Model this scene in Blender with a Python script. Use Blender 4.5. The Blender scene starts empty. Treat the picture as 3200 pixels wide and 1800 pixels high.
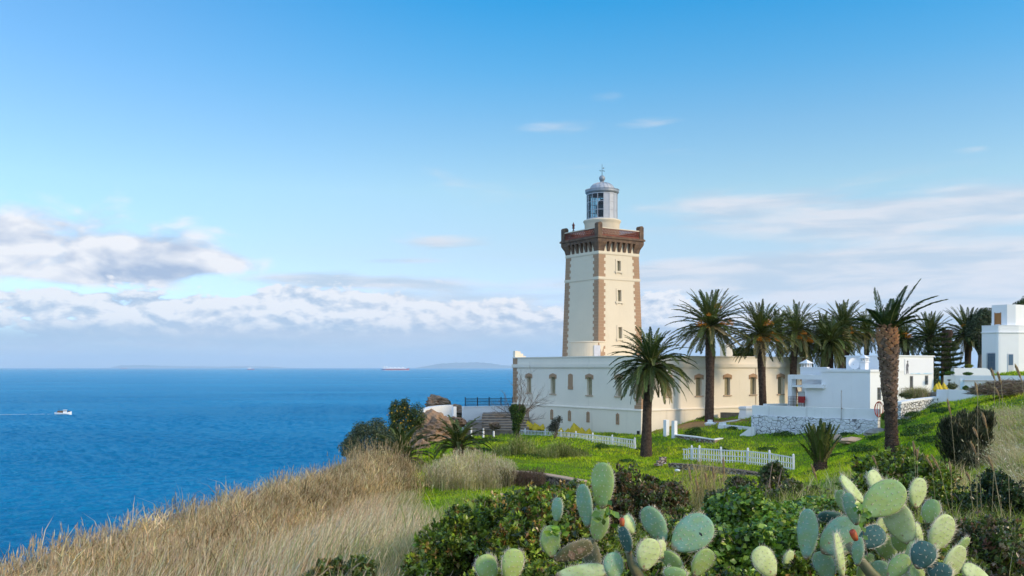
import bpy, math, random
import numpy as np
from mathutils import Vector, noise as mnoise
R = math.radians
random.seed(7)
rng = np.random.default_rng(11)
sc = bpy.context.scene
COL = sc.collection
# ------------------------------------------------------------------ camera
F = 3000.0; HY = 1148.5; CZ = 40.0          # focal length in photo pixels, horizon row, eye height above the sea
cam = bpy.data.cameras.new('camera')
cam.lens = 33.75; cam.sensor_width = 36.0
cam.shift_y = (HY - 900.0) / 3200.0
cam.clip_start = 0.1; cam.clip_end = 400000.0
cobj = bpy.data.objects.new('camera', cam); COL.objects.link(cobj)
cobj.location = (0, 0, CZ); cobj.rotation_euler = (R(90), 0, 0)
sc.camera = cobj
sc.cycles.use_denoising = True
sc.cycles.max_bounces = 6; sc.cycles.volume_bounces = 1
sc.cycles.transparent_max_bounces = 8
sc.view_settings.view_transform = 'Standard'
sc.view_settings.look = 'None'
sc.view_settings.gamma = 1.0
sc.view_settings.exposure = 0.0
# ------------------------------------------------------------------ sky
SUN_EL = 24.0
SUN_AZ = 114.0          # degrees clockwise from the view direction (+y): right, a little behind
w = bpy.data.worlds.new('World'); sc.world = w; w.use_nodes = True
NT = w.node_tree; NT.nodes.clear()
class G:
    """tiny node-graph helper"""
    def __init__(s, nt): s.nt = nt
    def n(s, t, **k):
        nd = s.nt.nodes.new(t)
        for a, b in k.items(): setattr(nd, a, b)
        return nd
    def l(s, a, b): s.nt.links.new(a, b)
    def put(s, sock, v):
        if hasattr(v, 'is_output') or isinstance(v, bpy.types.NodeSocket): s.l(v, sock)
        else: sock.default_value = v
    def m(s, op, a, b=None, c=None, clamp=False):
        nd = s.n('ShaderNodeMath', operation=op, use_clamp=clamp)
        s.put(nd.inputs[0], a)
        if b is not None: s.put(nd.inputs[1], b)
        if c is not None: s.put(nd.inputs[2], c)
        return nd.outputs[0]
    def ss(s, v, a, b, lo=0.0, hi=1.0):
        nd = s.n('ShaderNodeMapRange', interpolation_type='SMOOTHSTEP')
        s.put(nd.inputs[0], v); nd.inputs[1].default_value = a; nd.inputs[2].default_value = b
        nd.inputs[3].default_value = lo; nd.inputs[4].default_value = hi
        return nd.outputs[0]
    def mix(s, f, a, b, bt='MIX'):
        nd = s.n('ShaderNodeMix', data_type='RGBA', blend_type=bt)
        s.put(nd.inputs[0], f); s.put(nd.inputs[6], a); s.put(nd.inputs[7], b)
        return nd.outputs[2]
    def comb(s, x, y, z=0.0):
        nd = s.n('ShaderNodeCombineXYZ')
        s.put(nd.inputs[0], x); s.put(nd.inputs[1], y); s.put(nd.inputs[2], z)
        return nd.outputs[0]
    def noise(s, vec, scale, detail=4.0, rough=0.5, dist=0.0):
        nd = s.n('ShaderNodeTexNoise')
        s.put(nd.inputs['Vector'], vec); nd.inputs['Scale'].default_value = scale
        nd.inputs['Detail'].default_value = detail; nd.inputs['Roughness'].default_value = rough
        nd.inputs['Distortion'].default_value = dist
        return nd.outputs['Fac']
    def ramp(s, f, stops):
        nd = s.n('ShaderNodeValToRGB'); s.put(nd.inputs[0], f)
        e = nd.color_ramp.elements
        e[0].position = stops[0][0]; e[0].color = (*stops[0][1], 1)
        e[1].position = stops[-1][0]; e[1].color = (*stops[-1][1], 1)
        for p, c in stops[1:-1]:
            q = e.new(p); q.color = (*c, 1)
        return nd.outputs[0]
SKY_STRENGTH = 0.12
def build_sky():
    g = G(NT)
    out = g.n('ShaderNodeOutputWorld'); bg = g.n('ShaderNodeBackground')
    bg.inputs['Strength'].default_value = SKY_STRENGTH
    g.l(bg.outputs[0], out.inputs[0])
    sky = g.n('ShaderNodeTexSky', sky_type='NISHITA', sun_disc=False)
    sky.sun_elevation = R(SUN_EL); sky.sun_rotation = R(SUN_AZ)
    sky.altitude = 0.0; sky.air_density = 1.0; sky.dust_density = 0.6; sky.ozone_density = 2.5
    tc = g.n('ShaderNodeTexCoord'); sx = g.n('ShaderNodeSeparateXYZ')
    g.l(tc.outputs['Generated'], sx.inputs[0])
    X, Y, Z = sx.outputs
    az = g.m('MULTIPLY', g.m('ARCTAN2', X, Y), 57.29578)         # degrees right of the view axis
    el = g.m('MULTIPLY', g.m('ARCSINE', Z), 57.29578)            # degrees above the horizon
    elc = g.m('MAXIMUM', el, 0.0)
    tint = g.ramp(g.m('DIVIDE', elc, 30.0, clamp=True), SKY_TINT)
    pale = g.m('MULTIPLY', g.ss(az, 4.0, -34.0), 0.62)           # the blue pales away from the sun side
    tint = g.mix(pale, tint, (.41, .49, .55, 1))
    base0 = g.mix(1.0, sky.outputs[0], tint, 'MULTIPLY')
    vm = g.n('ShaderNodeVectorMath', operation='SCALE'); g.l(base0, vm.inputs[0]); vm.inputs['Scale'].default_value = 3.0
    base = vm.outputs[0]
    def blob(a0, e0, sa, se, amp):
        u = g.m('DIVIDE', g.m('SUBTRACT', az, a0), sa); v = g.m('DIVIDE', g.m('SUBTRACT', el, e0), se)
        r2 = g.m('ADD', g.m('MULTIPLY', u, u), g.m('MULTIPLY', v, v))
        return g.m('MULTIPLY', g.m('EXPONENT', g.m('MULTIPLY', r2, -1.0)), amp)
    def add(*a):
        r = a[0]
        for b in a[1:]: r = g.m('ADD', r, b)
        return r
    col = base
    # ---- broad veil of streaky stratus, mostly to the right, between 2 and 10 degrees
    p1 = g.comb(g.m('MULTIPLY', az, 0.085), g.m('ADD', g.m('MULTIPLY', el, 0.42), g.m('MULTIPLY', az, 0.0)), 3.1)
    n1 = g.noise(p1, 1.0, 5, 0.55, 0.35)
    cov1 = add(n1,
        blob(19, 8.4, 12, 1.2, .50), blob(26, 5.3, 18, 1.3, .50), blob(17, 2.8, 24, 1.7, .50), blob(30, 8.4, 6, 1.4, .22), blob(12, 9.4, 6, .5, .18), blob(10, 6.9, 7, .35, -.16),
        blob(-12, 5.1, 8, .6, .34), blob(-5, 4.9, 6, .5, .18), blob(2, 14.0, 4.0, .8, .26), blob(8.6, 14.2, 2.6, .5, .34), blob(6.0, 15.6, 2.2, .6, .28),
        blob(14, 11.6, 2.5, .3, .13), blob(25.8, 11.6, 1.2, .25, .22), blob(-3.5, 7.4, 2.6, .45, .26), blob(-7.0, 6.3, 4.0, .22, .20), blob(-14, 6.6, 5, .5, .16), blob(-7, 4.1, 5, .3, .18),
        blob(7.0, 5.4, 4, 1.2, .10))
    cov1 = g.m('SUBTRACT', cov1, g.ss(el, 10.5, 16.0, 0.0, .16))
    a1 = g.ss(cov1, 0.58, 0.90)
    t1 = g.noise(g.comb(g.m('MULTIPLY', az, 0.16), g.m('MULTIPLY', el, 1.1), 9.0), 1.0, 4, 0.5, 0.3)
    c1 = g.mix(g.ss(t1, 0.36, 0.62), CL_SH, CL_LT)
    col = g.mix(g.m('MULTIPLY', a1, 0.9), col, c1)
    # ---- big dark-bellied cloud at the left edge
    def puff(scale, sa, se, off, bias, lo, hi, detail=6, rough=.55, dist=.25, de=.35, da=.25):
        def nz(dz, dx=0.0):
            return g.noise(g.comb(g.m('MULTIPLY', g.m('ADD', az, dx), sa), g.m('MULTIPLY', g.m('ADD', el, dz), se), off), scale, detail, rough, dist)
        n0 = nz(0.0); n2 = nz(de, da)
        cov = g.m('ADD', n0, bias)
        a = g.ss(cov, lo, hi)
        rel = g.m('SUBTRACT', n0, n2)                   # >0 where the cloud thins out upwards: a lit crest
        return a, rel, n0
    edge = g.ss(el, 4.5, 4.5001)
    b2 = add(blob(-27.0, 6.8, 4.2, 1.7, .50), blob(-20.5, 6.4, 3.6, 1.6, .50), blob(-17.5, 5.9, 2.8, .6, .28), blob(-26, 5.0, 5, .5, .25), blob(-32, 6.6, 4, 1.8, .30), blob(-16.5, 6.0, 2.2, .5, .25), blob(-22, 5.0, 2.6, .8, .22))
    a2, rel2, n02 = puff(1.0, .30, .62, 21.0, b2, .60, .94, 5, .48, .3, .8, .7)
    a2 = g.m('MULTIPLY', a2, g.m('MULTIPLY', g.ss(el, 10.5, 9.0), g.ss(az, -11.0, -15.0)))
    dark2 = add(blob(-20.8, 5.7, 3.0, .75, 1.0), blob(-22.0, 6.5, 2.6, .35, .55), blob(-27, 5.9, 4.0, .25, .45))
    lit2 = g.m('SUBTRACT', g.m('ADD', g.m('MULTIPLY', rel2, 3.6), 0.84), g.m('MULTIPLY', dark2, 0.85), clamp=True)
    c2 = g.mix(lit2, CL_DK, CL_WH)
    col = g.mix(g.m('MULTIPLY', a2, 0.97), col, c2)
    # ---- row of cumulus along the horizon
    b3 = add(blob(-24, 3.4, 12, 1.2, .42), blob(-8, 3.0, 10, 1.35, .42), blob(-13.2, 4.1, 1.3, .75, .28), blob(-5.6, 3.8, 2.2, .6, .12), blob(2, 2.6, 5, .9, .30),
             blob(8.6, 3.5, 2.3, 1.0, .36), blob(12, 2.6, 8, .8, .22), blob(-17, 1.8, 16, .9, .3), blob(-22, 4.25, 6, .3, -.08), blob(6, 1.6, 10, 1.0, .3))
    a3, rel3, n03 = puff(1.0, .46, .92, 5.5, b3, .68, .78, 8, .55, .12, .34, .30)
    a3 = g.m('MULTIPLY', a3, g.ss(el, 6.4, 5.2))
    fade3 = g.ss(el, 1.7, 3.1)
    lit3 = g.m('ADD', g.m('MULTIPLY', rel3, 5.5), g.m('ADD', g.m('MULTIPLY', fade3, .80), .06), clamp=True)
    c3 = g.mix(lit3, CL_MID, CL_WH)
    col = g.mix(g.m('MULTIPLY', a3, 0.93), col, c3)
    # ---- grey-blue murk close to the horizon
    nm = g.noise(g.comb(g.m('MULTIPLY', az, 0.06), g.m('MULTIPLY', el, .7), 1.7), 1.0, 3, 0.5, 0.2)
    cm = g.mix(g.ss(nm, .35, .65), CL_MURK, CL_MURK2)
    am = g.m('MULTIPLY', g.ss(el, 2.9, 1.5), 0.9)
    col = g.mix(am, col, cm)
    col = g.mix(g.m('MULTIPLY', g.ss(el, 0.8, 0.0), 0.55), col, CL_HOR)
    # bright veil added behind the viewer, out of frame, as fill for shaded walls
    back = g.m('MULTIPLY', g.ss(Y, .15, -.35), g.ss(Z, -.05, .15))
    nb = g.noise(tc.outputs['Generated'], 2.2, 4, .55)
    col = g.mix(g.m('MULTIPLY', back, g.ss(nb, .25, .6, .55, 1.0)), col, BACK_FILL)
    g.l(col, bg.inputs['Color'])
def K(r, g_, b): 
    """photo sRGB -> background colour that shows as that sRGB at SKY_STRENGTH, exposure 0"""
    f = lambda c: ((c/255.0+.055)/1.055)**2.4 if c > 10 else c/255.0/12.92
    return (f(r)/SKY_STRENGTH, f(g_)/SKY_STRENGTH, f(b)/SKY_STRENGTH, 1)
CL_WH = K(250, 250, 253); CL_LT = K(230, 233, 241); CL_SH = K(196, 214, 232); CL_DK = K(172, 190, 218)
BACK_FILL = tuple(c*1.65 for c in K(190, 218, 255)[:3])+(1,); CL_MID = K(180, 200, 224); CL_MURK = K(176, 203, 227); CL_MURK2 = K(204, 216, 232); CL_HOR = K(205, 217, 232)
# elevation/30 -> gain on the physical sky, divided by 3 (a deeper, clearer blue overhead than the model's)
SKY_TINT = [(0, (.47, .56, .93)), (.22, (.53, .51, .52)), (.345, (.55, .59, .53)), (.467, (.38, .55, .567)), (.57, (.21, .525, .61)), (.70, (.054, .487, .643)), (1.0, (.07, .43, .60))]
build_sky()
# ------------------------------------------------------------------ sun
sun = bpy.data.lights.new('sun', 'SUN'); sun.energy = 3.3; sun.angle = R(9.0); sun.color = (1.0, 0.80, 0.54)
so = bpy.data.objects.new('sun', sun); COL.objects.link(so)
_sd = Vector((math.sin(R(SUN_AZ))*math.cos(R(SUN_EL)), math.cos(R(SUN_AZ))*math.cos(R(SUN_EL)), math.sin(R(SUN_EL))))
so.rotation_euler = _sd.to_track_quat('Z', 'Y').to_euler()
so.location = (60, -40, 90)
w.cycles.sampling_method = 'MANUAL'; w.cycles.sample_map_resolution = 512
# ------------------------------------------------------------------ helpers
def P(px, py, d):
    """a point of the place seen at photo pixel (px, py) and lying d metres ahead"""
    return Vector(((px-1600.0)/F*d, d, CZ-(py-HY)/F*d))
def XY(px, d): return ((px-1600.0)/F*d, d)
def tag(o, label=None, cat=None, group=None, kind=None):
    if label: o['label'] = label
    if cat: o['category'] = cat
    if group: o['group'] = group
    if kind: o['kind'] = kind
    return o
def thing(name, label, cat, loc=(0, 0, 0), rz=0.0, group=None):
    o = bpy.data.objects.new(name, None); COL.objects.link(o)
    o.location = loc; o.rotation_euler = (0, 0, rz); o.empty_display_size = .3
    return tag(o, label, cat, group)
class MB:
    def __init__(s): s.v = []; s.f = []; s.m = []; s.cur = 0
    def add(s, vs, fs):
        o = len(s.v); s.v += [tuple(v) for v in vs]
        s.f += [tuple(i+o for i in f) for f in fs]; s.m += [s.cur]*len(fs)
    def box(s, x0, x1, y0, y1, z0, z1):
        s.add([(x0,y0,z0),(x1,y0,z0),(x1,y1,z0),(x0,y1,z0),(x0,y0,z1),(x1,y0,z1),(x1,y1,z1),(x0,y1,z1)],
              [(0,3,2,1),(4,5,6,7),(0,1,5,4),(1,2,6,5),(2,3,7,6),(3,0,4,7)])
    def obox(s, c, sz, rz=0.0, rx=0.0):
        cz, sn = math.cos(rz), math.sin(rz); a, b = math.cos(rx), math.sin(rx)
        vs = []
        for dz in (-.5, .5):
            for dx, dy in ((-.5,-.5),(.5,-.5),(.5,.5),(-.5,.5)):
                x, y, z = dx*sz[0], dy*sz[1], dz*sz[2]
                y, z = y*a-z*b, y*b+z*a
                vs.append((c[0]+x*cz-y*sn, c[1]+x*sn+y*cz, c[2]+z))
        s.add(vs, [(0,3,2,1),(4,5,6,7),(0,1,5,4),(1,2,6,5),(2,3,7,6),(3,0,4,7)])
    def prism(s, poly, vec):
        n = len(poly); p = [Vector(q) for q in poly]; v = Vector(vec)
        s.add([tuple(q) for q in p]+[tuple(q+v) for q in p],
              [tuple(range(n))[::-1], tuple(range(n, 2*n))]+[(i, (i+1) % n, n+(i+1) % n, n+i) for i in range(n)])
    def tube(s, pts, rad, n=8, cap=True):
        pts = [Vector(p) for p in pts]; o = len(s.v); k = len(pts)
        if not hasattr(rad, '__len__'): rad = [rad]*k
        ref = Vector((0, 0, 1))
        for i, p in enumerate(pts):
            t = (pts[min(i+1, k-1)]-pts[max(i-1, 0)]).normalized()
            r = ref if abs(t.z) < .9 else Vector((1, 0, 0))
            a = t.cross(r).normalized(); b = t.cross(a).normalized()
            for j in range(n):
                q = 2*math.pi*j/n
                s.v.append(tuple(p+(a*math.cos(q)+b*math.sin(q))*rad[i]))
        for i in range(k-1):
            for j in range(n):
                s.f.append((o+i*n+j, o+i*n+(j+1) % n, o+(i+1)*n+(j+1) % n, o+(i+1)*n+j)); s.m.append(s.cur)
        if cap:
            s.f.append(tuple(o+j for j in range(n))[::-1]); s.m.append(s.cur)
            s.f.append(tuple(o+(k-1)*n+j for j in range(n))); s.m.append(s.cur)
    def lathe(s, prof, n=32, c=(0, 0, 0), a0=0.0, a1=2*math.pi):
        o = len(s.v); full = abs(a1-a0-2*math.pi) < 1e-6; cols = n if full else n+1
        for r, z in prof:
            for j in range(cols):
                q = a0+(a1-a0)*j/n
                s.v.append((c[0]+r*math.cos(q), c[1]+r*math.sin(q), c[2]+z))
        for i in range(len(prof)-1):
            for j in range(n):
                k = (j+1) % cols
                s.f.append((o+i*cols+j, o+i*cols+k, o+(i+1)*cols+k, o+(i+1)*cols+j)); s.m.append(s.cur)
    def ball(s, c, r, nu=16, nv=10, fn=None):
        if not hasattr(r, '__len__'): r = (r, r, r)
        o = len(s.v)
        for i in range(nv+1):
            th = math.pi*i/nv
            for j in range(nu):
                ph = 2*math.pi*j/nu
                d = Vector((math.sin(th)*math.cos(ph), math.sin(th)*math.sin(ph), math.cos(th)))
                k = fn(d) if fn else 1.0
                s.v.append((c[0]+d.x*r[0]*k, c[1]+d.y*r[1]*k, c[2]+d.z*r[2]*k))
        for i in range(nv):
            for j in range(nu):
                s.f.append((o+i*nu+j, o+(i+1)*nu+j, o+(i+1)*nu+(j+1) % nu, o+i*nu+(j+1) % nu)); s.m.append(s.cur)
    def build(s, name, mats, parent=None, smooth=False, loc=None, bevel=0.0):
        me = bpy.data.meshes.new(name); me.from_pydata(s.v, [], s.f)
        if not isinstance(mats, (list, tuple)): mats = [mats]
        for m_ in mats: me.materials.append(m_)
        me.polygons.foreach_set('material_index', s.m)
        if smooth: me.polygons.foreach_set('use_smooth', [True]*len(s.f))
        me.validate(); me.update()
        o = bpy.data.objects.new(name, me); COL.objects.link(o)
        if parent: o.parent = parent
        if loc is not None: o.location = loc
        if smooth == 'auto':
            pass
        if bevel:
            b = o.modifiers.new('bevel', 'BEVEL'); b.width = bevel; b.segments = 2; b.limit_method = 'ANGLE'
        return o
def np_mesh(name, V, faces_list, mats, parent=None, colors=None, mi=None, smooth=False, loc=None):
    """V (n,3); faces_list: arrays (k,3) or (k,4); colors (n,3) per vertex -> attribute 'tone'"""
    me = bpy.data.meshes.new(name)
    me.vertices.add(len(V)); me.vertices.foreach_set('co', np.ascontiguousarray(V, dtype=np.float32).ravel())
    lv = np.concatenate([f.ravel() for f in faces_list]).astype(np.int32)
    tot = np.concatenate([np.full(len(f), f.shape[1], dtype=np.int32) for f in faces_list])
    st = np.concatenate([[0], np.cumsum(tot)[:-1]]).astype(np.int32)
    me.loops.add(len(lv)); me.loops.foreach_set('vertex_index', lv)
    me.polygons.add(len(tot)); me.polygons.foreach_set('loop_start', st); me.polygons.foreach_set('loop_total', tot)
    if mi is not None: me.polygons.foreach_set('material_index', mi.astype(np.int32))
    if smooth: me.polygons.foreach_set('use_smooth', np.ones(len(tot), dtype=bool))
    if not isinstance(mats, (list, tuple)): mats = [mats]
    for m_ in mats: me.materials.append(m_)
    if colors is not None:
        at = me.color_attributes.new('tone', 'FLOAT_COLOR', 'POINT')
        c4 = np.ones((len(V), 4), dtype=np.float32); c4[:, :3] = colors
        at.data.foreach_set('color', c4.ravel())
    me.update(calc_edges=True)
    o = bpy.data.objects.new(name, me); COL.objects.link(o)
    if parent: o.parent = parent
    if loc is not None: o.location = loc
    return o
def dup(root, loc=None, rz=None, scale=None):
    r = root.copy(); COL.objects.link(r)
    if loc is not None: r.location = loc
    if rz is not None: r.rotation_euler = (0, 0, rz)
    if scale is not None: r.scale = scale if hasattr(scale, '__len__') else (scale,)*3
    for ch in list(root.children):
        c = ch.copy(); COL.objects.link(c); c.parent = r
        for g_ in list(ch.children):
            d = g_.copy(); COL.objects.link(d); d.parent = c
    return r
# ------------------------------------------------------------------ materials
def newmat(name):
    m = bpy.data.materials.new(name); m.use_nodes = True
    nt = m.node_tree; b = nt.nodes['Principled BSDF']
    return m, G(nt), b
def solid(name, col, rough=.8, var=.12, scale=3.0, bump=0.0, bscale=25.0, metal=0.0, col2=None, spec=.3):
    m, g, b = newmat(name)
    tc = g.n('ShaderNodeTexCoord').outputs['Object']
    c2 = col2 or tuple(c*(1-var*2) for c in col)
    n1 = g.noise(tc, scale, 5, .6)
    g.l(g.mix(g.ss(n1, .35, .7), (*col, 1), (*c2, 1)), b.inputs['Base Color'])
    b.inputs['Roughness'].default_value = rough; b.inputs['Metallic'].default_value = metal
    b.inputs['Specular IOR Level'].default_value = spec
    if bump:
        bp = g.n('ShaderNodeBump'); bp.inputs['Strength'].default_value = bump; bp.inputs['Distance'].default_value = .03
        g.l(g.noise(tc, bscale, 4, .6), bp.inputs['Height']); g.l(bp.outputs[0], b.inputs['Normal'])
    return m
def stucco(name, col, streak=.10, stain=(.32, .27, .2), amt=.25):
    """painted render: slight patchiness, faint vertical run-off marks, fine grain"""
    m, g, b = newmat(name)
    tc = g.n('ShaderNodeTexCoord').outputs['Object']
    mp = g.n('ShaderNodeMapping'); g.l(tc, mp.inputs[0]); mp.inputs['Scale'].default_value = (2.2, 2.2, .16)
    st = g.noise(mp.outputs[0], 1.0, 6, .65)
    pt = g.noise(tc, .55, 5, .6)
    fine = g.noise(tc, 9.0, 5, .65)
    c = g.mix(g.m('MULTIPLY', g.ss(pt, .35, .7), streak), (*col, 1), tuple(x*.55 for x in col)+(1,))
    c = g.mix(g.m('MULTIPLY', g.ss(st, .55, .8), amt), c, (*stain, 1))
    c = g.mix(g.m('MULTIPLY', g.ss(fine, .62, .8), streak*.8), c, tuple(x*.5 for x in col)+(1,))
    g.l(c, b.inputs['Base Color'])
    b.inputs['Roughness'].default_value = .85; b.inputs['Specular IOR Level'].default_value = .2
    bp = g.n('ShaderNodeBump'); bp.inputs['Strength'].default_value = .25; bp.inputs['Distance'].default_value = .015
    g.l(g.noise(tc, 30.0, 4, .6), bp.inputs['Height']); g.l(bp.outputs[0], b.inputs['Normal'])
    return m
def rubble(name, c_a, c_b, mortar, scale=4.0, gap=.07, bump=.8, zs=1.25, filled=0.0):
    """stones laid irregularly"""
    m, g, b = newmat(name)
    tc = g.n('ShaderNodeTexCoord').outputs['Object']
    mp = g.n('ShaderNodeMapping'); g.l(tc, mp.inputs[0]); mp.inputs['Scale'].default_value = (1, 1, zs)
    nz = g.n('ShaderNodeTexNoise'); g.l(mp.outputs[0], nz.inputs['Vector']); nz.inputs['Scale'].default_value = 5.0
    wv = g.n('ShaderNodeVectorMath', operation='MULTIPLY_ADD')
    g.l(nz.outputs['Color'], wv.inputs[0]); wv.inputs[1].default_value = (.12,)*3; g.l(mp.outputs[0], wv.inputs[2])
    vo = g.n('ShaderNodeTexVoronoi', feature='DISTANCE_TO_EDGE'); g.l(wv.outputs[0], vo.inputs['Vector']); vo.inputs['Scale'].default_value = scale
    vc = g.n('ShaderNodeTexVoronoi'); g.l(wv.outputs[0], vc.inputs['Vector']); vc.inputs['Scale'].default_value = scale
    sp = g.n('ShaderNodeSeparateXYZ'); g.l(vc.outputs['Color'], sp.inputs[0])
    stone = g.mix(sp.outputs[0], (*c_a, 1), (*c_b, 1))
    e = g.ss(vo.outputs['Distance'], gap*.35, gap)
    if filled: e = g.m('MAXIMUM', e, g.m('MULTIPLY', g.ss(g.noise(tc, 1.4, 6, .7), filled, filled+.12), .92))
    n2 = g.noise(tc, 12, 4, .6)
    stone = g.mix(g.m('MULTIPLY', g.ss(n2, .5, .8), .35), stone, tuple(x*.5 for x in c_b)+(1,))
    g.l(g.mix(e, (*mortar, 1), stone), b.inputs['Base Color'])
    b.inputs['Roughness'].default_value = .9; b.inputs['Specular IOR Level'].default_value = .15
    bp = g.n('ShaderNodeBump'); bp.inputs['Strength'].default_value = bump; bp.inputs['Distance'].default_value = .06
    g.l(g.m('ADD', g.ss(vo.outputs['Distance'], 0, gap*2.2), g.m('MULTIPLY', n2, .3)), bp.inputs['Height'])
    g.l(bp.outputs[0], b.inputs['Normal'])
    return m
def foliage(name, trans=.35, rough=.55, spec=.25, gain=(1, 1, 1)):
    """leaf material: own colour from the per-leaf attribute, light passes through"""
    m, g, b = newmat(name)
    at = g.n('ShaderNodeAttribute', attribute_name='tone')
    c = g.mix(1.0, at.outputs['Color'], (*gain, 1), 'MULTIPLY')
    g.l(c, b.inputs['Base Color']); b.inputs['Roughness'].default_value = rough
    b.inputs['Specular IOR Level'].default_value = spec
    tr = g.n('ShaderNodeBsdfTranslucent'); g.l(g.mix(1.0, c, (1.15, 1.3, .7, 1), 'MULTIPLY'), tr.inputs[0])
    mx = g.n('ShaderNodeMixShader'); mx.inputs[0].default_value = trans
    g.l(b.outputs[0], mx.inputs[1]); g.l(tr.outputs[0], mx.inputs[2])
    g.l(mx.outputs[0], g.nt.nodes['Material Output'].inputs[0])
    return m
M = {}
M['cream'] = stucco('cream_render', (.71, .60, .435), .09, (.42, .35, .24), .24)
M['cream_lifted'] = stucco('cream_render_fill_lift', (.80, .71, .575), .09, (.42, .36, .27), .26)  # same cream as the tower, lightened to stand in for side fill light
M['quoin'] = stucco('brown_quoin_paint', (.40, .25, .15), .12, (.25, .16, .11), .2)
M['brownstone'] = solid('weathered_brown_stone', (.19, .115, .07), .9, .2, 2.5, .5, 14, col2=(.09, .06, .045))
M['brick'] = solid('red_brick', (.25, .075, .045), .9, .2, 6, .4, 30, col2=(.16, .05, .035))
M['white'] = stucco('white_render', (.80, .80, .79), .08, (.5, .48, .44), .26)
M['whitewash'] = stucco('aged_whitewash', (.78, .79, .78), .22, (.3, .28, .25), .5)
M['whitewood'] = solid('white_painted_wood', (.78, .78, .78), .6, .06, 8, .2, 40)
M['lantern_metal'] = solid('white_lantern_metal', (.44, .45, .47), .45, .06, 3, 0, metal=.0, spec=.5)
M['dome_metal'] = solid('grey_dome_lead', (.30, .32, .34), .5, .1, 3, 0, metal=.15, spec=.5)
M['shutter'] = solid('olive_shutter_wood', (.36, .31, .19), .7, .12, 6)
M['dark'] = solid('dark_interior', (.02, .02, .022), .6, .1, 3)
M['iron'] = solid('dark_blue_iron', (.02, .035, .06), .5, .1, 6, spec=.5)
M['rediron'] = solid('dark_red_iron', (.10, .02, .02), .5, .1, 6, spec=.5)
M['grey'] = solid('grey_cement', (.30, .28, .25), .9, .15, 2.5, .4, 20)
M['step'] = solid('worn_stone_steps', (.27, .22, .17), .9, .2, 2.5, .5, 12, col2=(.15, .12, .095))
M['rock'] = solid('brown_sea_rock', (.33, .21, .13), .95, .25, .8, 1.0, 3.5, col2=(.12, .09, .07))
M['yellow'] = solid('yellow_canvas', (.62, .44, .03), .8, .12, 4, .2, 12)
M['stonewall_white'] = rubble('whitewashed_rubble', (.74, .76, .78), (.62, .65, .68), (.14, .14, .145), 3.3, .07, .7, filled=.44)
M['stonewall_bright'] = rubble('white_rubble', (.80, .79, .76), (.6, .58, .54), (.08, .075, .07), 4.2, .085, 1.0, filled=.52)
M['stonewall_brown'] = rubble('brown_rubble', (.36, .28, .21), (.20, .16, .13), (.06, .05, .04), 5.0, .08, 1.0)
M['stonewall_mixed'] = rubble('mixed_rubble', (.5, .45, .40), (.28, .16, .10), (.07, .06, .05), 4.6, .08, 1.0)
M['red'] = solid('red_cloth', (.35, .03, .03), .8, .1, 5)
M['hose'] = solid('red_hose_rubber', (.55, .07, .04), .5, .1, 5)
M['orange_wood'] = solid('varnished_wood', (.38, .17, .05), .5, .15, 4)
def glassmat(name, tint=(.55, .68, .75), alpha=.25):
    m, g, b = newmat(name)
    tr = g.n('ShaderNodeBsdfTransparent'); tr.inputs[0].default_value = (*tint, 1)
    gl = g.n('ShaderNodeBsdfGlossy'); gl.inputs['Roughness'].default_value = .03
    fr = g.n('ShaderNodeFresnel'); fr.inputs[0].default_value = 1.45
    mx = g.n('ShaderNodeMixShader'); g.l(fr.outputs[0], mx.inputs[0])
    g.l(tr.outputs[0], mx.inputs[1]); g.l(gl.outputs[0], mx.inputs[2])
    g.l(mx.outputs[0], g.nt.nodes['Material Output'].inputs[0])
    return m
M['glass'] = glassmat('clear_glass')
def panemat(name, col=(.03, .045, .06)):
    m, g, b = newmat(name)
    b.inputs['Base Color'].default_value = (*col, 1); b.inputs['Roughness'].default_value = .08
    b.inputs['Specular IOR Level'].default_value = .6
    return m
M['pane'] = panemat('window_pane')
# ------------------------------------------------------------------ the land
ANG = R(34.5)                                     # the buildings' axes: u_L runs away to the left, u_R away to the right
uL = Vector((-math.sin(ANG), math.cos(ANG), 0)); uR = Vector((math.cos(ANG), math.sin(ANG), 0))
_pix = [  # photo column, photo row, metres ahead: spots of bare ground
 (2004,1363,75),(1603,1345,88),(1985,1407,68),(1575,1368,84),(2024,1427,62),(2217,1314,76),(2134,1440,59),(2481,1472,51),
 (2330,1447,55.3),(2090,1356,70),(2230,1388,65),(2350,1362,68),(2745,1365,62),(2561,1490,40),(2700,1400,48),(2788,1414,39),
 (2950,1350,42),(3084,1243,50),(3150,1300,38),(3200,1420,24),(3000,1490,28),(2936,1256,58),(3110,1237,56),(2060,1331,77),
 (2259,1302,81),(2300,1312,76),(1600,1565,39),(1600,1535,46),(1818,1530,46),(2100,1470,53),(2393,1505,48),(2150,1420,61),
 (1480,1500,48.7),(1350,1430,64),(1350,1382,76),(1300,1405,72),(1255,1478,55),(1130,1440,60),(1430,1425,58),(1500,1350,83),
 (1450,1560,40),(1700,1425,62),(2450,1420,58),(2600,1420,56),(2150,1580,30),(2250,1560,32),(1990,1480,52)]
_pts = [tuple(P(*q)) for q in _pix]
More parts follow.
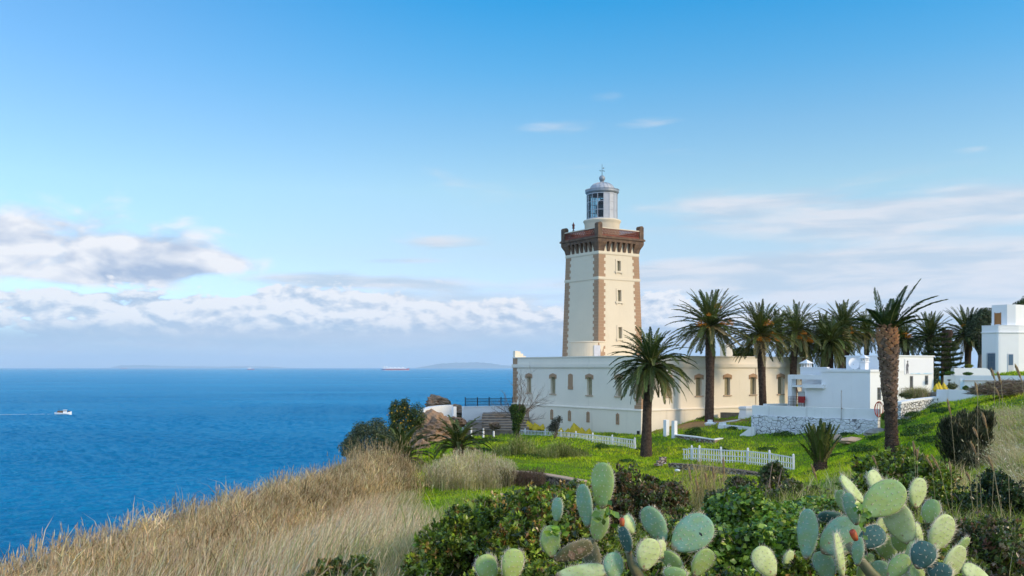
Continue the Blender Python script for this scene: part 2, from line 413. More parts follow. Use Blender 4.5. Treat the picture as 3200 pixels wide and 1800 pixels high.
_pts += [(0,0,38.2),(4,2,38.2),(-4,3,37.9),(0,7,37.6),(3,9,37.45),(6,9,37.5),(-3,9,37.25),(-5,10,36.9),(0,15,36.9),(8,15,37.4),(-4,15,36.5),
 (-7,13,36.2),(-7.7,17,35.7),(-8,22,35.1),(-8.4,28,34.6),(-8.2,35,34.2),(-6.8,45,33.8),(0,24,35.9),(6,25,35.9),(-3,24,35.5),(12,26,36.8),(14,18,37.9),(12,10,38.2),
 (-8,0,37.0),(-9,-15,37),(8,-10,39),(20,5,39.5),(30,20,40),(34,40,39.6),(40,60,39.4),(45,80,39.6),(38,80,39.5),(50,100,39),(40,92,38),(30,90,37.0),(22,92,36.2),
 (25,78,36.6),(22,70,36.6),(10,95,34.8),(0,100,34.3),(12,110,34.5),(30,112,36.4),(60,115,38),(80,60,42),(80,-10,44),(-9,62,33.6),(-9,75,33.4),(-9,90,33.2),(90,110,41)]
_pa = np.array(_pts)
def _solve():
    d = np.linalg.norm(_pa[:, None, :2]-_pa[None, :, :2], axis=2)
    n = len(_pa); A = np.zeros((n+3, n+3)); A[:n, :n] = d - np.eye(n)*.6
    A[:n, n] = 1; A[:n, n+1:] = _pa[:, :2]; A[n:, :n] = A[:n, n:].T
    return np.linalg.solve(A, np.concatenate([_pa[:, 2], [0, 0, 0]]))
_w = _solve()
_cy = np.array([-40, -20, 0, 8, 13, 17, 22, 28, 35, 45, 55, 62, 75, 95, 120.0])
_cx = np.array([-14, -12, -8.5, -7.2, -7.2, -7.9, -8.4, -8.8, -8.6, -7.6, -9.5, -11, -10.5, -11, -9.0])
def land(x, y):
    x = np.asarray(x, float); y = np.asarray(y, float); sh = x.shape
    xf, yf = x.ravel(), y.ravel(); out = np.zeros(len(xf))
    for i in range(0, len(xf), 40000):
        q = np.stack([xf[i:i+40000], yf[i:i+40000]], 1)
        d = np.linalg.norm(q[:, None, :]-_pa[None, :, :2], axis=2)
        out[i:i+40000] = d @ _w[:-3] + _w[-3] + q @ _w[-2:]
    return out.reshape(sh)
def sea_dist(x, y):
    return np.maximum(np.interp(y, _cy, _cx)-x, y-122.0-0.15*np.maximum(x-10, 0))
def ground(x, y, rough=True):
    x = np.asarray(x, float); y = np.asarray(y, float)
    z = land(x, y)
    if rough:
        z = z + .07*np.sin(x*.9+y*.4+1.1*np.sin(y*.5))*np.sin(y*.8-x*.3) + .06*np.sin(x*1.7+1.3*np.sin(y*.9))*np.sin(y*1.3+.7*np.sin(x*1.1)) + .035*np.sin(x*3.1+y*.7)*np.sin(y*2.7-x*.6)
    d = np.maximum(sea_dist(x, y), 0)
    rk = (np.sin(x*.9+y*.5)*np.sin(y*.6-x*.3)+.5*np.sin(x*2.1)*np.sin(y*1.9))*np.minimum(d*.15, 1.2)
    return np.maximum(z - 1.15*d*np.minimum(1, .35+d*.25) + rk, -6.0)
def gz(x, y): return float(ground(np.array([x]), np.array([y]))[0])
def build_land():
    xs = np.concatenate([np.arange(-60, -12, 1.0), np.arange(-12, 40, .3), np.arange(40, 120.1, 1.2)])
    ys = np.concatenate([np.arange(-40, 4, 1.5), np.arange(4, 100, .3), np.arange(100, 190.1, 1.5)])
    X, Y = np.meshgrid(xs, ys); Z = ground(X, Y)
    V = np.stack([X.ravel(), Y.ravel(), Z.ravel()], 1)
    nx = len(xs); i = np.arange(len(ys)-1)[:, None]*nx+np.arange(nx-1)[None, :]
    i = i.ravel(); Fq = np.stack([i, i+1, i+1+nx, i+nx], 1)
    m, g, b = newmat('grassy_soil')
    tc = g.n('ShaderNodeTexCoord').outputs['Object']
    at = g.n('ShaderNodeAttribute', attribute_name='tone')
    n1 = g.noise(tc, .6, 6, .6); n2 = g.noise(tc, 5, 5, .6)
    c = g.mix(g.m('MULTIPLY', g.ss(n2, .4, .7), .5), at.outputs['Color'], g.mix(1.0, at.outputs['Color'], (.45, .45, .5, 1), 'MULTIPLY'))
    g.l(c, b.inputs['Base Color']); b.inputs['Roughness'].default_value = .95; b.inputs['Specular IOR Level'].default_value = .1
    bp = g.n('ShaderNodeBump'); bp.inputs['Strength'].default_value = .8; bp.inputs['Distance'].default_value = .08
    g.l(n2, bp.inputs['Height']); g.l(bp.outputs[0], b.inputs['Normal'])
    x, y = V[:, 0], V[:, 1]
    sd = sea_dist(x, y)
    green = np.array([.12, .19, .02]); dry = np.array([.17, .125, .07]); rockc = np.array([.17, .12, .085]); soil = np.array([.06, .045, .03])
    wdry = np.clip((dry_inner(y)-x)/1.0+.5, 0, 1)
    C = green[None]*(1-wdry[:, None])+dry[None]*wdry[:, None]
    whedge = np.clip((16-y)/3, 0, 1)*np.clip((x+2)/1.5, 0, 1)
    C = C*(1-whedge[:, None])+soil[None]*whedge[:, None]
    wr = np.clip(sd/2.0-.5, 0, 1); C = C*(1-wr[:, None])+rockc[None]*wr[:, None]
    # the bare sandy patch beside the twin white posts
    q = np.exp(-(((x-15.2)/3.6)**2+((y-75.0)/2.0)**2)*1.2); q = np.clip(q*1.5, 0, 1)[:, None]
    C = C*(1-q)+np.array([.42, .24, .10])[None]*q
    o = np_mesh('ground', V, [Fq], m, colors=C, smooth=True)
    tag(o, 'green and straw coloured headland sloping to the sea cliff', 'ground', kind='structure')
def dry_inner(y):
    """right-hand limit (x) of the dry grass at distance y"""
    return np.interp(y, [0, 9, 14, 18, 22, 28, 34, 40, 46, 50, 54], [-1.6, -1.1, -.9, -.6, -1.0, -2.2, -3.6, -4.4, -5.6, -7.5, -12])
build_land()
# ------------------------------------------------------------------ the sea
def build_sea():
    S = 300000.0
    xs = [-S, -40000, -6000, -900, -200, 0, 200, 900, 6000, 40000, S]; ys = [-20000, -900, 0, 300, 1200, 6000, 40000, S]
    n = len(xs); V0 = np.array([(x, y, -.55) for y in ys for x in xs], float)
    F0 = np.array([(j*n+i, j*n+i+1, (j+1)*n+i+1, (j+1)*n+i) for j in range(len(ys)-1) for i in range(n-1)])
    # wind waves: real relief on the nearer few kilometres of water, mesh getting coarser with distance
    r_ = np.random.default_rng(3); rows, cols = 1000, 900
    Y = 120*np.exp(np.linspace(0, math.log(3600/120), rows)); U = np.linspace(-.66, .10, cols)
    X = U[None, :]*Y[:, None]; Yg = np.repeat(Y[:, None], cols, 1)
    cell = .76*Yg/cols*2.0+np.gradient(Y)[:, None]*.55
    Z = np.zeros_like(X); gust = .75+.25*np.sin(X*.011+1.7*np.sin(Yg*.006))*np.sin(Yg*.013+X*.004)
    for k in range(80):
        lam = 1.3*(16/1.3)**r_.uniform(); th = R(-70)+r_.normal(0, .6); amp = .026*lam**.55*r_.uniform(.6, 1.3)
        ph = r_.uniform(0, 6.28); arg = 2*np.pi/lam*(X*math.cos(th)+Yg*math.sin(th))+ph+.6*np.sin(X*.05/lam*3+Yg*.031+ph)
        Z += amp*(1-2*np.abs(np.sin(arg*.5))**1.4)*np.clip(1.6-1.1*cell/lam, 0, 1)
    e = np.minimum(1, np.minimum.outer(np.linspace(0, 40, rows), np.full(cols, 99.)))*np.minimum(1, np.linspace(0, 30, cols))[None]*np.minimum(1, np.linspace(30, 0, cols))[None]*np.minimum(1, np.linspace(60, 0, rows))[:, None]
    Z = Z*gust*e-.45*(1-e)
    V1 = np.stack([X.ravel(), Yg.ravel(), Z.ravel()], 1); i = (np.arange(rows-1)[:, None]*cols+np.arange(cols-1)[None]).ravel()
    F1 = np.stack([i, i+1, i+1+cols, i+cols], 1)+len(V0)
    m, g, b = newmat('sea_water')
    tc = g.n('ShaderNodeTexCoord').outputs['Object']
    mp = g.n('ShaderNodeMapping'); g.l(tc, mp.inputs[0]); mp.inputs['Scale'].default_value = (.9, 1.4, 1); mp.inputs['Rotation'].default_value = (0, 0, R(12))
    chop = g.noise(mp.outputs[0], 1.0, 5, .65, .4)
    mp2 = g.n('ShaderNodeMapping'); g.l(tc, mp2.inputs[0]); mp2.inputs['Scale'].default_value = (.0016, .006, 1)
    bands = g.noise(mp2.outputs[0], 1.0, 5, .6, .5)
    c = g.mix(g.ss(bands, .3, .7), (.003, .140, .290, 1), (.007, .215, .405, 1))
    bp = g.n('ShaderNodeBump'); bp.inputs['Strength'].default_value = 1.0; bp.inputs['Distance'].default_value = .6; g.l(chop, bp.inputs['Height'])
    df = g.n('ShaderNodeBsdfDiffuse'); g.l(c, df.inputs[0]); g.l(bp.outputs[0], df.inputs['Normal'])
    gl = g.n('ShaderNodeBsdfGlossy'); gl.inputs['Color'].default_value = (.34, .78, 1, 1); gl.inputs['Roughness'].default_value = .16; g.l(bp.outputs[0], gl.inputs['Normal'])
    fr = g.n('ShaderNodeFresnel'); fr.inputs[0].default_value = 1.33; g.l(bp.outputs[0], fr.inputs['Normal'])
    mx = g.n('ShaderNodeMixShader'); g.l(g.m('MINIMUM', fr.outputs[0], .46), mx.inputs[0]); g.l(df.outputs[0], mx.inputs[1]); g.l(gl.outputs[0], mx.inputs[2])
    g.l(mx.outputs[0], g.nt.nodes['Material Output'].inputs[0])
    o = np_mesh('sea', np.concatenate([V0, V1]), [np.concatenate([F0, F1])], m, smooth=True)
    tag(o, 'deep blue ruffled sea reaching to the horizon', 'sea', kind='structure')
build_sea()
def far_hills():
    def ridge(name, px0, px1, prof, d, label):
        mb = MB(); n = 60; vs = []
        for k in range(n+1):
            t = k/n; px = px0+(px1-px0)*t
            hpx = np.interp(t, [p[0] for p in prof], [p[1] for p in prof])
            h = hpx/F*d*(1+.05*math.sin(k*1.7)+.03*math.sin(k*.63))
            x = (px-1600)/F*d
            vs += [(x, d-2500, -5.0), (x*1.005, d-700, h*.45), (x*1.01, d, h), (x*1.03, d+3500, -5.0)]
        fs = [(4*k+j, 4*k+4+j, 4*k+5+j, 4*k+1+j) for k in range(n) for j in range(3)]
        mb.add(vs, fs)
        o = mb.build(name, M['farhill'], smooth=True); tag(o, label, 'hill', kind='structure')
    M['farhill'] = solid('far_hillside', (.10, .15, .12), .95, .2, .0006)
    ridge('far_hill', 1295, 1640, [(0,0),(.1,6),(.25,15),(.45,18.5),(.62,18.5),(.8,10),(1,4)], 52000, 'pale blue headland on the horizon left of the lighthouse')
    ridge('far_coast', 345, 920, [(0,0),(.08,9),(.2,9.5),(.36,6.5),(.6,5),(.8,6.5),(1,1.5)], 60000, 'faint low coast on the far horizon at left')
    ridge('far_mountain', 2380, 2760, [(0,20),(.3,30),(.5,36),(.7,34),(1,22)], 45000, 'pale blue mountain seen between the palm trunks')
far_hills()
# ------------------------------------------------------------------ the keeper's building (long, flat roofed)
B0 = Vector((*XY(2004, 75.0), 0))                          # its near corner
def wl(px, x0=0.0):                                        # distance along u_L from the near corner seen at photo column px
    t = (px-1600)/F; a = B0+uR*x0
    return (a.x-a.y*t)/(math.sin(ANG)+math.cos(ANG)*t)
def wr(px, y0=0.0):
    t = (px-1600)/F; a = B0+uL*y0
    return (a.y*t-a.x)/(math.cos(ANG)-math.sin(ANG)*t)
def facade(mb, mp, u0, u1, z0, z1, holes, depth):
    """wall skin with real openings; mp(u, z, out) -> local point; holes (ua, ub, za, zb)"""
    us = sorted({u0, u1, *[h[0] for h in holes], *[h[1] for h in holes]})
    zs = sorted({z0, z1, *[h[2] for h in holes], *[h[3] for h in holes]})
    for a, b in zip(us, us[1:]):
        for c, d in zip(zs, zs[1:]):
            um, zm = (a+b)/2, (c+d)/2
            if any(h[0] < um < h[1] and h[2] < zm < h[3] for h in holes): continue
            mb.add([mp(a, c, 0), mp(b, c, 0), mp(b, d, 0), mp(a, d, 0)], [(0, 1, 2, 3)])
    for a, b, c, d in holes:
        for p, q in (((a, c), (b, c)), ((b, c), (b, d)), ((b, d), (a, d)), ((a, d), (a, c))):
            mb.add([mp(p[0], p[1], 0), mp(q[0], q[1], 0), mp(q[0], q[1], -depth), mp(p[0], p[1], -depth)], [(0, 1, 2, 3)])
def slab(mb, mp, u0, u1, z0, z1, o0, o1):
    mb.add([mp(u0,z0,o0),mp(u1,z0,o0),mp(u1,z0,o1),mp(u0,z0,o1),mp(u0,z1,o0),mp(u1,z1,o0),mp(u1,z1,o1),mp(u0,z1,o1)],
           [(0,3,2,1),(4,5,6,7),(0,1,5,4),(1,2,6,5),(2,3,7,6),(3,0,4,7)])
def wedge(mb, mp, prof, o0, o1):
    """polygon prof [(u,z)] extruded outwards from o0 to o1"""
    n = len(prof)
    mb.add([mp(u, z, o0) for u, z in prof]+[mp(u, z, o1) for u, z in prof],
           [tuple(range(n))[::-1], tuple(range(n, 2*n))]+[(i, (i+1) % n, n+(i+1) % n, n+i) for i in range(n)])
def hood_window(mp, uc, parent, mirror=False):
    za, zb = 37.69, 39.17
    f = MB(); W_ = .345
    wedge(f, mp, [(uc-.52, 39.02), (uc-.36, 39.02), (uc-.36, zb), (uc+.36, zb), (uc+.36, 39.02), (uc+.52, 39.02), (uc+.52, 39.36), (uc, 39.50), (uc-.52, 39.36)], .004, .045)
    o = f.build('window_hood', M['quoin'], parent)
    s = MB(); slab(s, mp, uc-.47, uc+.47, za-.09, za, .003, .10); s.build('window_sill', M['sill'], parent)
    # pane at the back, leaf of the shutter folded towards the far side of the opening
    wnd = MB(); slab(wnd, mp, uc-.345, uc+.345, za, zb, -.34, -.30)
    w_ = wnd.build('window', M['pane'], parent)
    sh = MB(); a, b = uc-.345+.22, uc+.343
    nsl = 5
    for k in range(nsl):
        q = a+(b-a)*k/nsl; slab(sh, mp, q+.008, a+(b-a)*(k+1)/nsl-.008, za+.01, zb-.01, -.26, -.225)
    slab(sh, mp, a, b, za+.02, zb-.02, -.275, -.262)
    sh.build('shutter', M['shutter'], w_)
M['sill'] = stucco('tan_sill', (.5, .36, .25), .1, (.25, .18, .12), .2)
def build_keepers():
    root = thing('keepers_building', 'long flat roofed cream building with brown quoins and two rows of windows', 'building', (B0.x, B0.y, 0), ANG)
    LL, LR = wl(1603.5), 19.7
    mL = lambda u, z, o: (-o, u, z)
    mR = lambda u, z, o: (u, -o, z)
    upL = [wl(p) for p in (1653, 1728, 1842, 1934)]; smL = wl(1783)
    slits = [wl(p, -.15) for p in (1649, 1724.6, 1780, 1838, 1930.5)]
    upR = [wr(p) for p in (2085, 2184, 2273, 2353, 2439)]
    wall = MB()
    H = [(u-.345, u+.345, 37.69, 39.17) for u in upL] + [(smL-.2, smL+.2, 38.39, 39.2)]
    facade(wall, mL, 0, LL, 36.72, 40.86, H, .34)
    # plinth storey stands 0.15 m proud under a sloping ledge
    ex = .15
    pl = lambda u, z, o: (-o-ex, u, z); pr = lambda u, z, o: (u, -o-ex, z)
    facade(wall, pl, -ex, LL, 32.0, 36.64, [(u-.07, u+.07, 35.6, 36.13) for u in slits], .4)
    facade(wall, mR, 0, LR, 36.72, 40.86, [(u-.345, u+.345, 37.69, 39.17) for u in upR], .34)
    facade(wall, pr, -ex, LR, 32.0, 36.64, [], .1)
    wall.add([(-ex,-ex,36.64),(LR,-ex,36.64),(LR,0,36.73),(0,0,36.73),(-ex,LL,36.64),(0,LL,36.73)], [(0,1,2,3),(0,3,5,4)])
    wall.add([(-ex,LL,32),(0,LL,32),(0,LL,36.73),(-ex,LL,36.64)], [(0,1,2,3)])
    wall.add([(LR,-ex,32),(LR,0,32),(LR,0,36.73),(LR,-ex,36.64)], [(0,1,2,3)])
    # far sides, roof and inner faces
    wall.add([(0,LL,32),(LR,LL,32),(LR,LL,40.86),(0,LL,40.86)], [(0,1,2,3)])
    wall.add([(LR,0,32),(LR,LL,32),(LR,LL,40.86),(LR,0,40.86)], [(0,1,2,3)])
    wall.box(.36, LR-.05, .36, LL-.05, 33, 40.35)
    # parapet thickness
    wall.box(.003, .28, .003, LL-.003, 40.36, 40.855); wall.box(.283, LR-.003, .003, .28, 40.36, 40.855)
    wall.build('wall', M['cream_lifted'], root)
    # ledge lip
    lp = MB(); slab(lp, pl, -ex-.05, LL, 36.58, 36.655, .002, .06); slab(lp, pr, -ex+.002, LR, 36.58, 36.655, .002, .06)
    lp.build('ledge', M['cream_lifted'], root)
    co = MB()
    slab(co, mL, -.13, LL+.06, 40.03, 40.30, .003, .13); slab(co, mR, .002, LR+.06, 40.03, 40.30, .003, .13)
    slab(co, mL, -.09, LL+.06, 39.97, 40.028, .003, .09); slab(co, mR, .002, LR+.06, 39.97, 40.028, .003, .09)
    slab(co, mL, -.07, LL+.05, 40.862, 40.95, -.33, .07); slab(co, mR, .34, LR+.05, 40.862, 40.95, -.33, .07)
    co.build('cornice', M['cream_lifted'], root)
    h = .29; qs = [MB(), MB(), MB()]
    n = int((39.96-36.76)/h)
    for k in range(n+1):
        z0 = 36.75+k*h; z1 = min(z0+h-.012, 39.965)
        wA, wB = (.78, .60) if k % 2 == 0 else (.62, .78)
        slab(qs[0], mL, -.022, wA, z0, z1, .003, .022); slab(qs[0], mR, .0, wA*.85, z0, z1, .003, .022)
        slab(qs[1], mL, LL-wB, LL+.02, z0, z1, .003, .022); slab(qs[2], mR, LR-wB*.9, LR+.02, z0, z1, .003, .022)
    slab(qs[1], mL, LL-.7, LL+.02, 40.305, 40.855, .003, .02); slab(qs[2], mR, LR-.5, LR+.02, 40.305, 40.855, .003, .02)
    for q in qs: q.build('quoin', M['quoin'], root)
    for u in upL: hood_window(mL, u, root)
    for u in upR: hood_window(mR, u, root)
    s = MB(); wedge(s, mL, [(smL-.34,38.12),(smL+.34,38.12),(smL+.34,38.39),(smL+.2,38.39),(smL+.2,39.2),(smL+.30,39.2),(smL+.30,39.38),(smL,39.48),(smL-.30,39.38),(smL-.30,38.39),(smL-.34,38.39)], .004, .05)
    wedge(s, mL, [(smL+.2,38.39),(smL+.30,38.39),(smL+.30,39.2),(smL+.2,39.2)], .004, .05)
    s.build('window_frame', M['quoin'], root)
    s = MB(); slab(s, mL, smL-.2, smL+.2, 38.39, 39.2, -.3, -.26); ww = s.build('window', M['pane'], root)
    s = MB(); slab(s, mL, smL-.03, smL+.18, 38.40, 39.19, -.25, -.2); s.build('shutter', M['shutter'], ww)
    for u in slits:
        s = MB()
        for a, b in ((u-.19, u-.07), (u+.07, u+.19)): slab(s, pl, a, b, 35.6, 36.13, .004, .045)
        slab(s, pl, u-.19, u+.19, 35.42, 35.598, .004, .05)
        wedge(s, pl, [(u-.19, 36.132), (u+.19, 36.132), (u+.19, 36.25), (u, 36.34), (u-.19, 36.25)], .004, .045)
        f = s.build('slit_window', M['quoin'], root)
        s = MB(); slab(s, pl, u-.07, u+.07, 35.6, 36.13, -.36, -.33); s.build('pane', M['dark'], f)
    # stepped crest at the far left end of the parapet
    c = MB(); c.box(.0, .34, LL-.32, LL, 40.955, 41.55)
    for k, (w_, hh) in enumerate(((.3, 41.5), (.6, 41.3), (.9, 41.08))):
        c.box(.345+k*.3, .34+(k+1)*.3, LL-.30, LL-.02, 40.955, hh)
    c.build('parapet_crest', M['cream_lifted'], root)
    # roof chimney above the right wing
    ch = MB(); cx = wr(2270, 6.0)
    ch.box(cx-.42, cx+.42, 5.6, 6.4, 40.352, 41.95); ch.box(cx-.50, cx+.50, 5.52, 6.48, 41.952, 42.08); ch.box(cx-.32, cx+.32, 5.7, 6.3, 42.082, 42.2)
    ch.build('chimney', M['cream_lifted'], root)
    pc = MB(); pc.tube([(cx-.05, 6, 42.2), (cx-.05, 6, 42.36), (cx-.3, 6, 42.42)], .05, 6); pc.build('flue_pipe', M['grey'], root)
    # thin drain pipe down the right wing
    d = MB(); u = wr(2361); d.tube([(u, -.05, 40.0), (u, -.05, 36.8)], .022, 6); d.build('cable', M['sill'], root)
    # junction box low on the corner
    jb = MB(); jb.box(-ex-.12, -ex-.003, .02, .22, 34.75, 35.05); jb.build('meter_box', M['dark'], root)
    return root
KB = build_keepers()
# ------------------------------------------------------------------ the tower
def build_tower():
    c0 = Vector((*XY(1871, 88.0), 0)); C = c0+(uL+uR)*2.43
    root = thing('lighthouse_tower', 'square tapering cream lighthouse tower with brown corner stones and a glazed white lantern', 'lighthouse', (C.x, C.y, 0), ANG)
    ZT = 50.72
    hf = lambda z: 2.43+(ZT-z)*.0265
    # the four faces: out direction and along direction
    faces = [((-1, 0), (0, 1)), ((0, -1), (1, 0)), ((1, 0), (0, -1)), ((0, 1), (-1, 0))]
    def fmap(k, fixed=None):
        (ox, oy), (ax, ay) = faces[k]
        def mp(s, z, o):
            h_ = hf(z) if fixed is None else fixed
            return (ox*(h_+o)+ax*s, oy*(h_+o)+ay*s, z)
        return mp
    def tmap(k):   # s given as signed distance from the corner line: s in [-1,1] scaled by half width
        (ox, oy), (ax, ay) = faces[k]
        def mp(s, z, o):
            h_ = hf(z); return (ox*(h_+o)+ax*s*h_, oy*(h_+o)+ay*s*h_, z)
        return mp
    Z0 = 34.0
    wins = [(.0, 48.98, 49.92), (.04, 46.15, 47.2), (.08, 42.7, 43.75)]     # offset, sill, head of the shaft openings
    wall = MB()
    for k in range(4):
        mp = tmap(k)
        holes = []
        if k == 1:
            for o_, a, b in wins: holes.append((-.02+o_*.1-.085, -.02+o_*.1+.085, a, b))
        us = 0
        facade(wall, mp, -1, 1, Z0, ZT+.9, holes, .35)
    wall.add([(-2.3,-2.3,51.6),(2.3,-2.3,51.6),(2.3,2.3,51.6),(-2.3,2.3,51.6)], [(0,1,2,3)])
    wall.build('wall', M['cream'], root)
    # string courses
    for nm, za, zb, ex in (('string_course', 50.48, 50.72, .06), ('string_course', 48.14, 48.36, .06)):
        b = MB()
        for k in range(4):
            mp = tmap(k); h_ = hf(za); e = 1+(ex/h_) if k % 2 == 0 else 1.0-.0001
            slab(b, mp, -e, e, za, zb, .002, ex)
            slab(b, mp, -e, e, za-.05, za-.002, .002, ex*.5)
        b.build(nm, M['cream'], root)
    # quoins
    h = .29; qs = [MB() for _ in range(4)]
    for (za, zb) in ((34.2, 48.08), (48.365, 50.42)):
        n = int(round((zb-za)/h)); hh = (zb-za)/n
        for i in range(n):
            z0 = za+i*hh; z1 = z0+hh-.012; hm = hf(z0)
            wq = (.80 if i % 2 == 0 else .63)/hm
            for k in range(4):
                mp = tmap(k); e = .022/hm if k % 2 == 0 else 0.0
                slab(qs[(0, 0, 2, 2)[k]], mp, -1-e, -1+wq, z0, z1, .003, .022); slab(qs[(3, 1, 1, 3)[k]], mp, 1-wq, 1+e, z0, z1, .003, .022)
    for q in qs: q.build('quoin', M['quoin'], root)
    # shaft windows with raised surrounds
    for o_, a, b_ in wins:
        mp = fmap(1); u = (-.02+o_*.1)*hf(a); ww = .085*hf(a)
        s = MB()
        prof = lambda r, t: [(u-r, a-.02), (u-r, b_+t*.55), (u, b_+t), (u+r, b_+t*.55), (u+r, a-.02)]
        for sg in (-1, 1): slab(s, mp, *(sorted((u+sg*ww, u+sg*(ww+.17)))), a, b_, .003, .05)
        wedge(s, mp, [(u-ww-.17, b_+.001), (u+ww+.17, b_+.001), (u+ww+.17, b_+.16), (u, b_+.30), (u-ww-.17, b_+.16)], .003, .05)
        slab(s, mp, u-ww-.26, u+ww+.26, a-.17, a-.002, .003, .10)
        for sg in (-1, 1): slab(s, mp, u+sg*(ww+.13)-.07, u+sg*(ww+.13)+.07, a-.27, a-.172, .003, .08)
        f = s.build('window_surround', M['cream'], root)
        s = MB(); slab(s, mp, u-ww, u+ww, a, b_, -.34, -.31); wn = s.build('window', M['pane'], root)
        s = MB(); slab(s, mp, u-.02, u+ww-.002, a, b_-.002, -.30, -.2); s.build('shutter', M['shutter'], wn)
    # corbel table
    cb = MB(); hT = 2.43
    prof = [(0.003, 50.74), (.06, 50.74), (.20, 51.15), (.34, 51.52), (.34, 51.6), (.003, 51.6)]
    for k in range(4):
        (ox, oy), (ax, ay) = faces[k]
        def col(s0, s1, pf):
            mpv = lambda s, o, z: (ox*(hT+o)+ax*s, oy*(hT+o)+ay*s, z)
            n = len(pf)
            cb.add([mpv(s0, o, z) for o, z in pf]+[mpv(s1, o, z) for o, z in pf],
                   [tuple(range(n)), tuple(range(n, 2*n))[::-1]]+[(i, n+i, n+(i+1) % n, (i+1) % n) for i in range(n)])
        for i in range(5):
            s = -1.30+i*.65; col(s-.14, s+.14, prof)
    # corner brackets, square in plan, flaring up
    for sx in (-1, 1):
        for sy in (-1, 1):
            lev = [(50.74, .05, .62), (51.1, .12, .66), (51.52, .345, .70), (51.6, .345, .70)]
            vs = []
            for z, o, wd in lev:
                a = hT+o; b = hT-wd
                vs += [(sx*a, sy*a, z), (sx*b, sy*a, z), (sx*b, sy*b, z), (sx*a, sy*b, z)]
            fs = [(0,1,2,3), (12,13,14,15)]
            for l in range(3):
                for j in range(4): fs.append((4*l+j, 4*l+(j+1) % 4, 4*l+4+(j+1) % 4, 4*l+4+j))
            cb.add(vs, fs)
    cb.box(-hT-.36, hT+.36, -hT-.36, hT+.36, 51.602, 51.88)
    cb.box(-hT-.46, hT+.46, -hT-.46, hT+.46, 51.883, 52.03)
    cb.box(-hT-.40, hT+.40, -hT-.40, hT+.40, 52.033, 52.10)
    cb.build('corbel_table', M['brownstone'], root)
    # pierced brick balustrade
    bl = MB(); zt = 52.78; zb = 52.10; ro = hT+.27
    for k in range(4):
        (ox, oy), (ax, ay) = faces[k]
        L = ro-.30
        def pt(s, z, o): return (ox*(ro+o)+ax*s, oy*(ro+o)+ay*s, z)
        def bar(s0, z0, s1, z1, wd=.022, o0=-.09, o1=.0):
            d = Vector((s1-s0, z1-z0)); d.normalize(); nx, nz = -d.y*wd, d.x*wd
            pr = [(s0+nx, z0+nz), (s1+nx, z1+nz), (s1-nx, z1-nz), (s0-nx, z0-nz)]
            bl.add([pt(a, b, o0) for a, b in pr]+[pt(a, b, o1) for a, b in pr], [(3,2,1,0),(4,5,6,7),(0,1,5,4),(1,2,6,5),(2,3,7,6),(3,0,4,7)])
        slabz = lambda za, zb_, o0, o1: bl.add([pt(-L,za,o0),pt(L,za,o0),pt(L,za,o1),pt(-L,za,o1),pt(-L,zb_,o0),pt(L,zb_,o0),pt(L,zb_,o1),pt(-L,zb_,o1)], [(0,3,2,1),(4,5,6,7),(0,1,5,4),(1,2,6,5),(2,3,7,6),(3,0,4,7)])
        slabz(zb+.002, zb+.13, -.11, .02); slabz(zt-.03, zt, -.10, .01)
        n = 14; st = 2*L/n; rows = 3; rh = (zt-.03-zb-.13)/rows
        for r in range(rows):
            for i in range(n+1):
                s = -L+(i+(.5 if r % 2 else 0))*st
                if s-st/2 < -L-.01 or s+st/2 > L+.01: continue
                z0 = zb+.13+r*rh; rr = st/2
                pa = [(s-rr, z0), (s-rr*.8, z0+rh*.62), (s, z0+rh*.98), (s+rr*.8, z0+rh*.62), (s+rr, z0)]
                for (a, b), (c, d) in zip(pa, pa[1:]): bar(a, b, c, d, .022)
                bar(s, z0, s, z0+rh*.5, .02)
    bl.build('balustrade', M['brick'], root)
    cap = MB()
    for k in range(4):
        (ox, oy), (ax, ay) = faces[k]; L = ro-.30
        mpv = lambda s, z, o: (ox*(ro+o)+ax*s, oy*(ro+o)+ay*s, z)
        slab(cap, mpv, -L, L, zt+.002, zt+.085, -.13, .04)
    cap.build('balustrade_coping', M['cream'], root)
    for sx in (-1, 1):
        for sy in (-1, 1):
            p = MB(); a = ro+.08; b = ro-.42; cx = sx*(a+b)/2; cy = sy*(a+b)/2; r = (a-b)/2
            p.box(cx-r, cx+r, cy-r, cy+r, 52.102, 53.08)
            # barrel top
            n = 10; pf = [(r*1.04*math.cos(math.pi*i/n), 53.083+r*1.0*math.sin(math.pi*i/n)) for i in range(n+1)]
            p.add([(cx+x, cy-r*1.04, z) for x, z in pf]+[(cx+x, cy+r*1.04, z) for x, z in pf],
                  [tuple(range(n+1)), tuple(range(n+1, 2*n+2))[::-1]]+[(i, n+1+i, n+2+i, i+1) for i in range(n)])
            p.build('corner_post', M['brownstone'], root)
    # drum
    d = MB(); d.lathe([(1.66, 52.0), (1.66, 53.55), (1.72, 53.7), (1.80, 53.85), (1.80, 53.93), (1.70, 53.98), (1.50, 54.03), (0, 54.03)], 40)
    d.build('lantern_base', M['cream'], root, smooth=True)
    # lantern: angle measured from the direction to the camera, towards the right
    a_cam = math.atan2(-C.y, -C.x) - ANG
    lan = MB(); n = 16; Rl = 1.44; z0, z1 = 54.04, 56.46
    ang = [a_cam+R(6+22.5*i) for i in range(n)]
    for a in ang:
        p = (Rl*math.cos(a), Rl*math.sin(a)); lan.obox((p[0], p[1], (z0+z1)/2), (.07, .05, z1-z0), a)
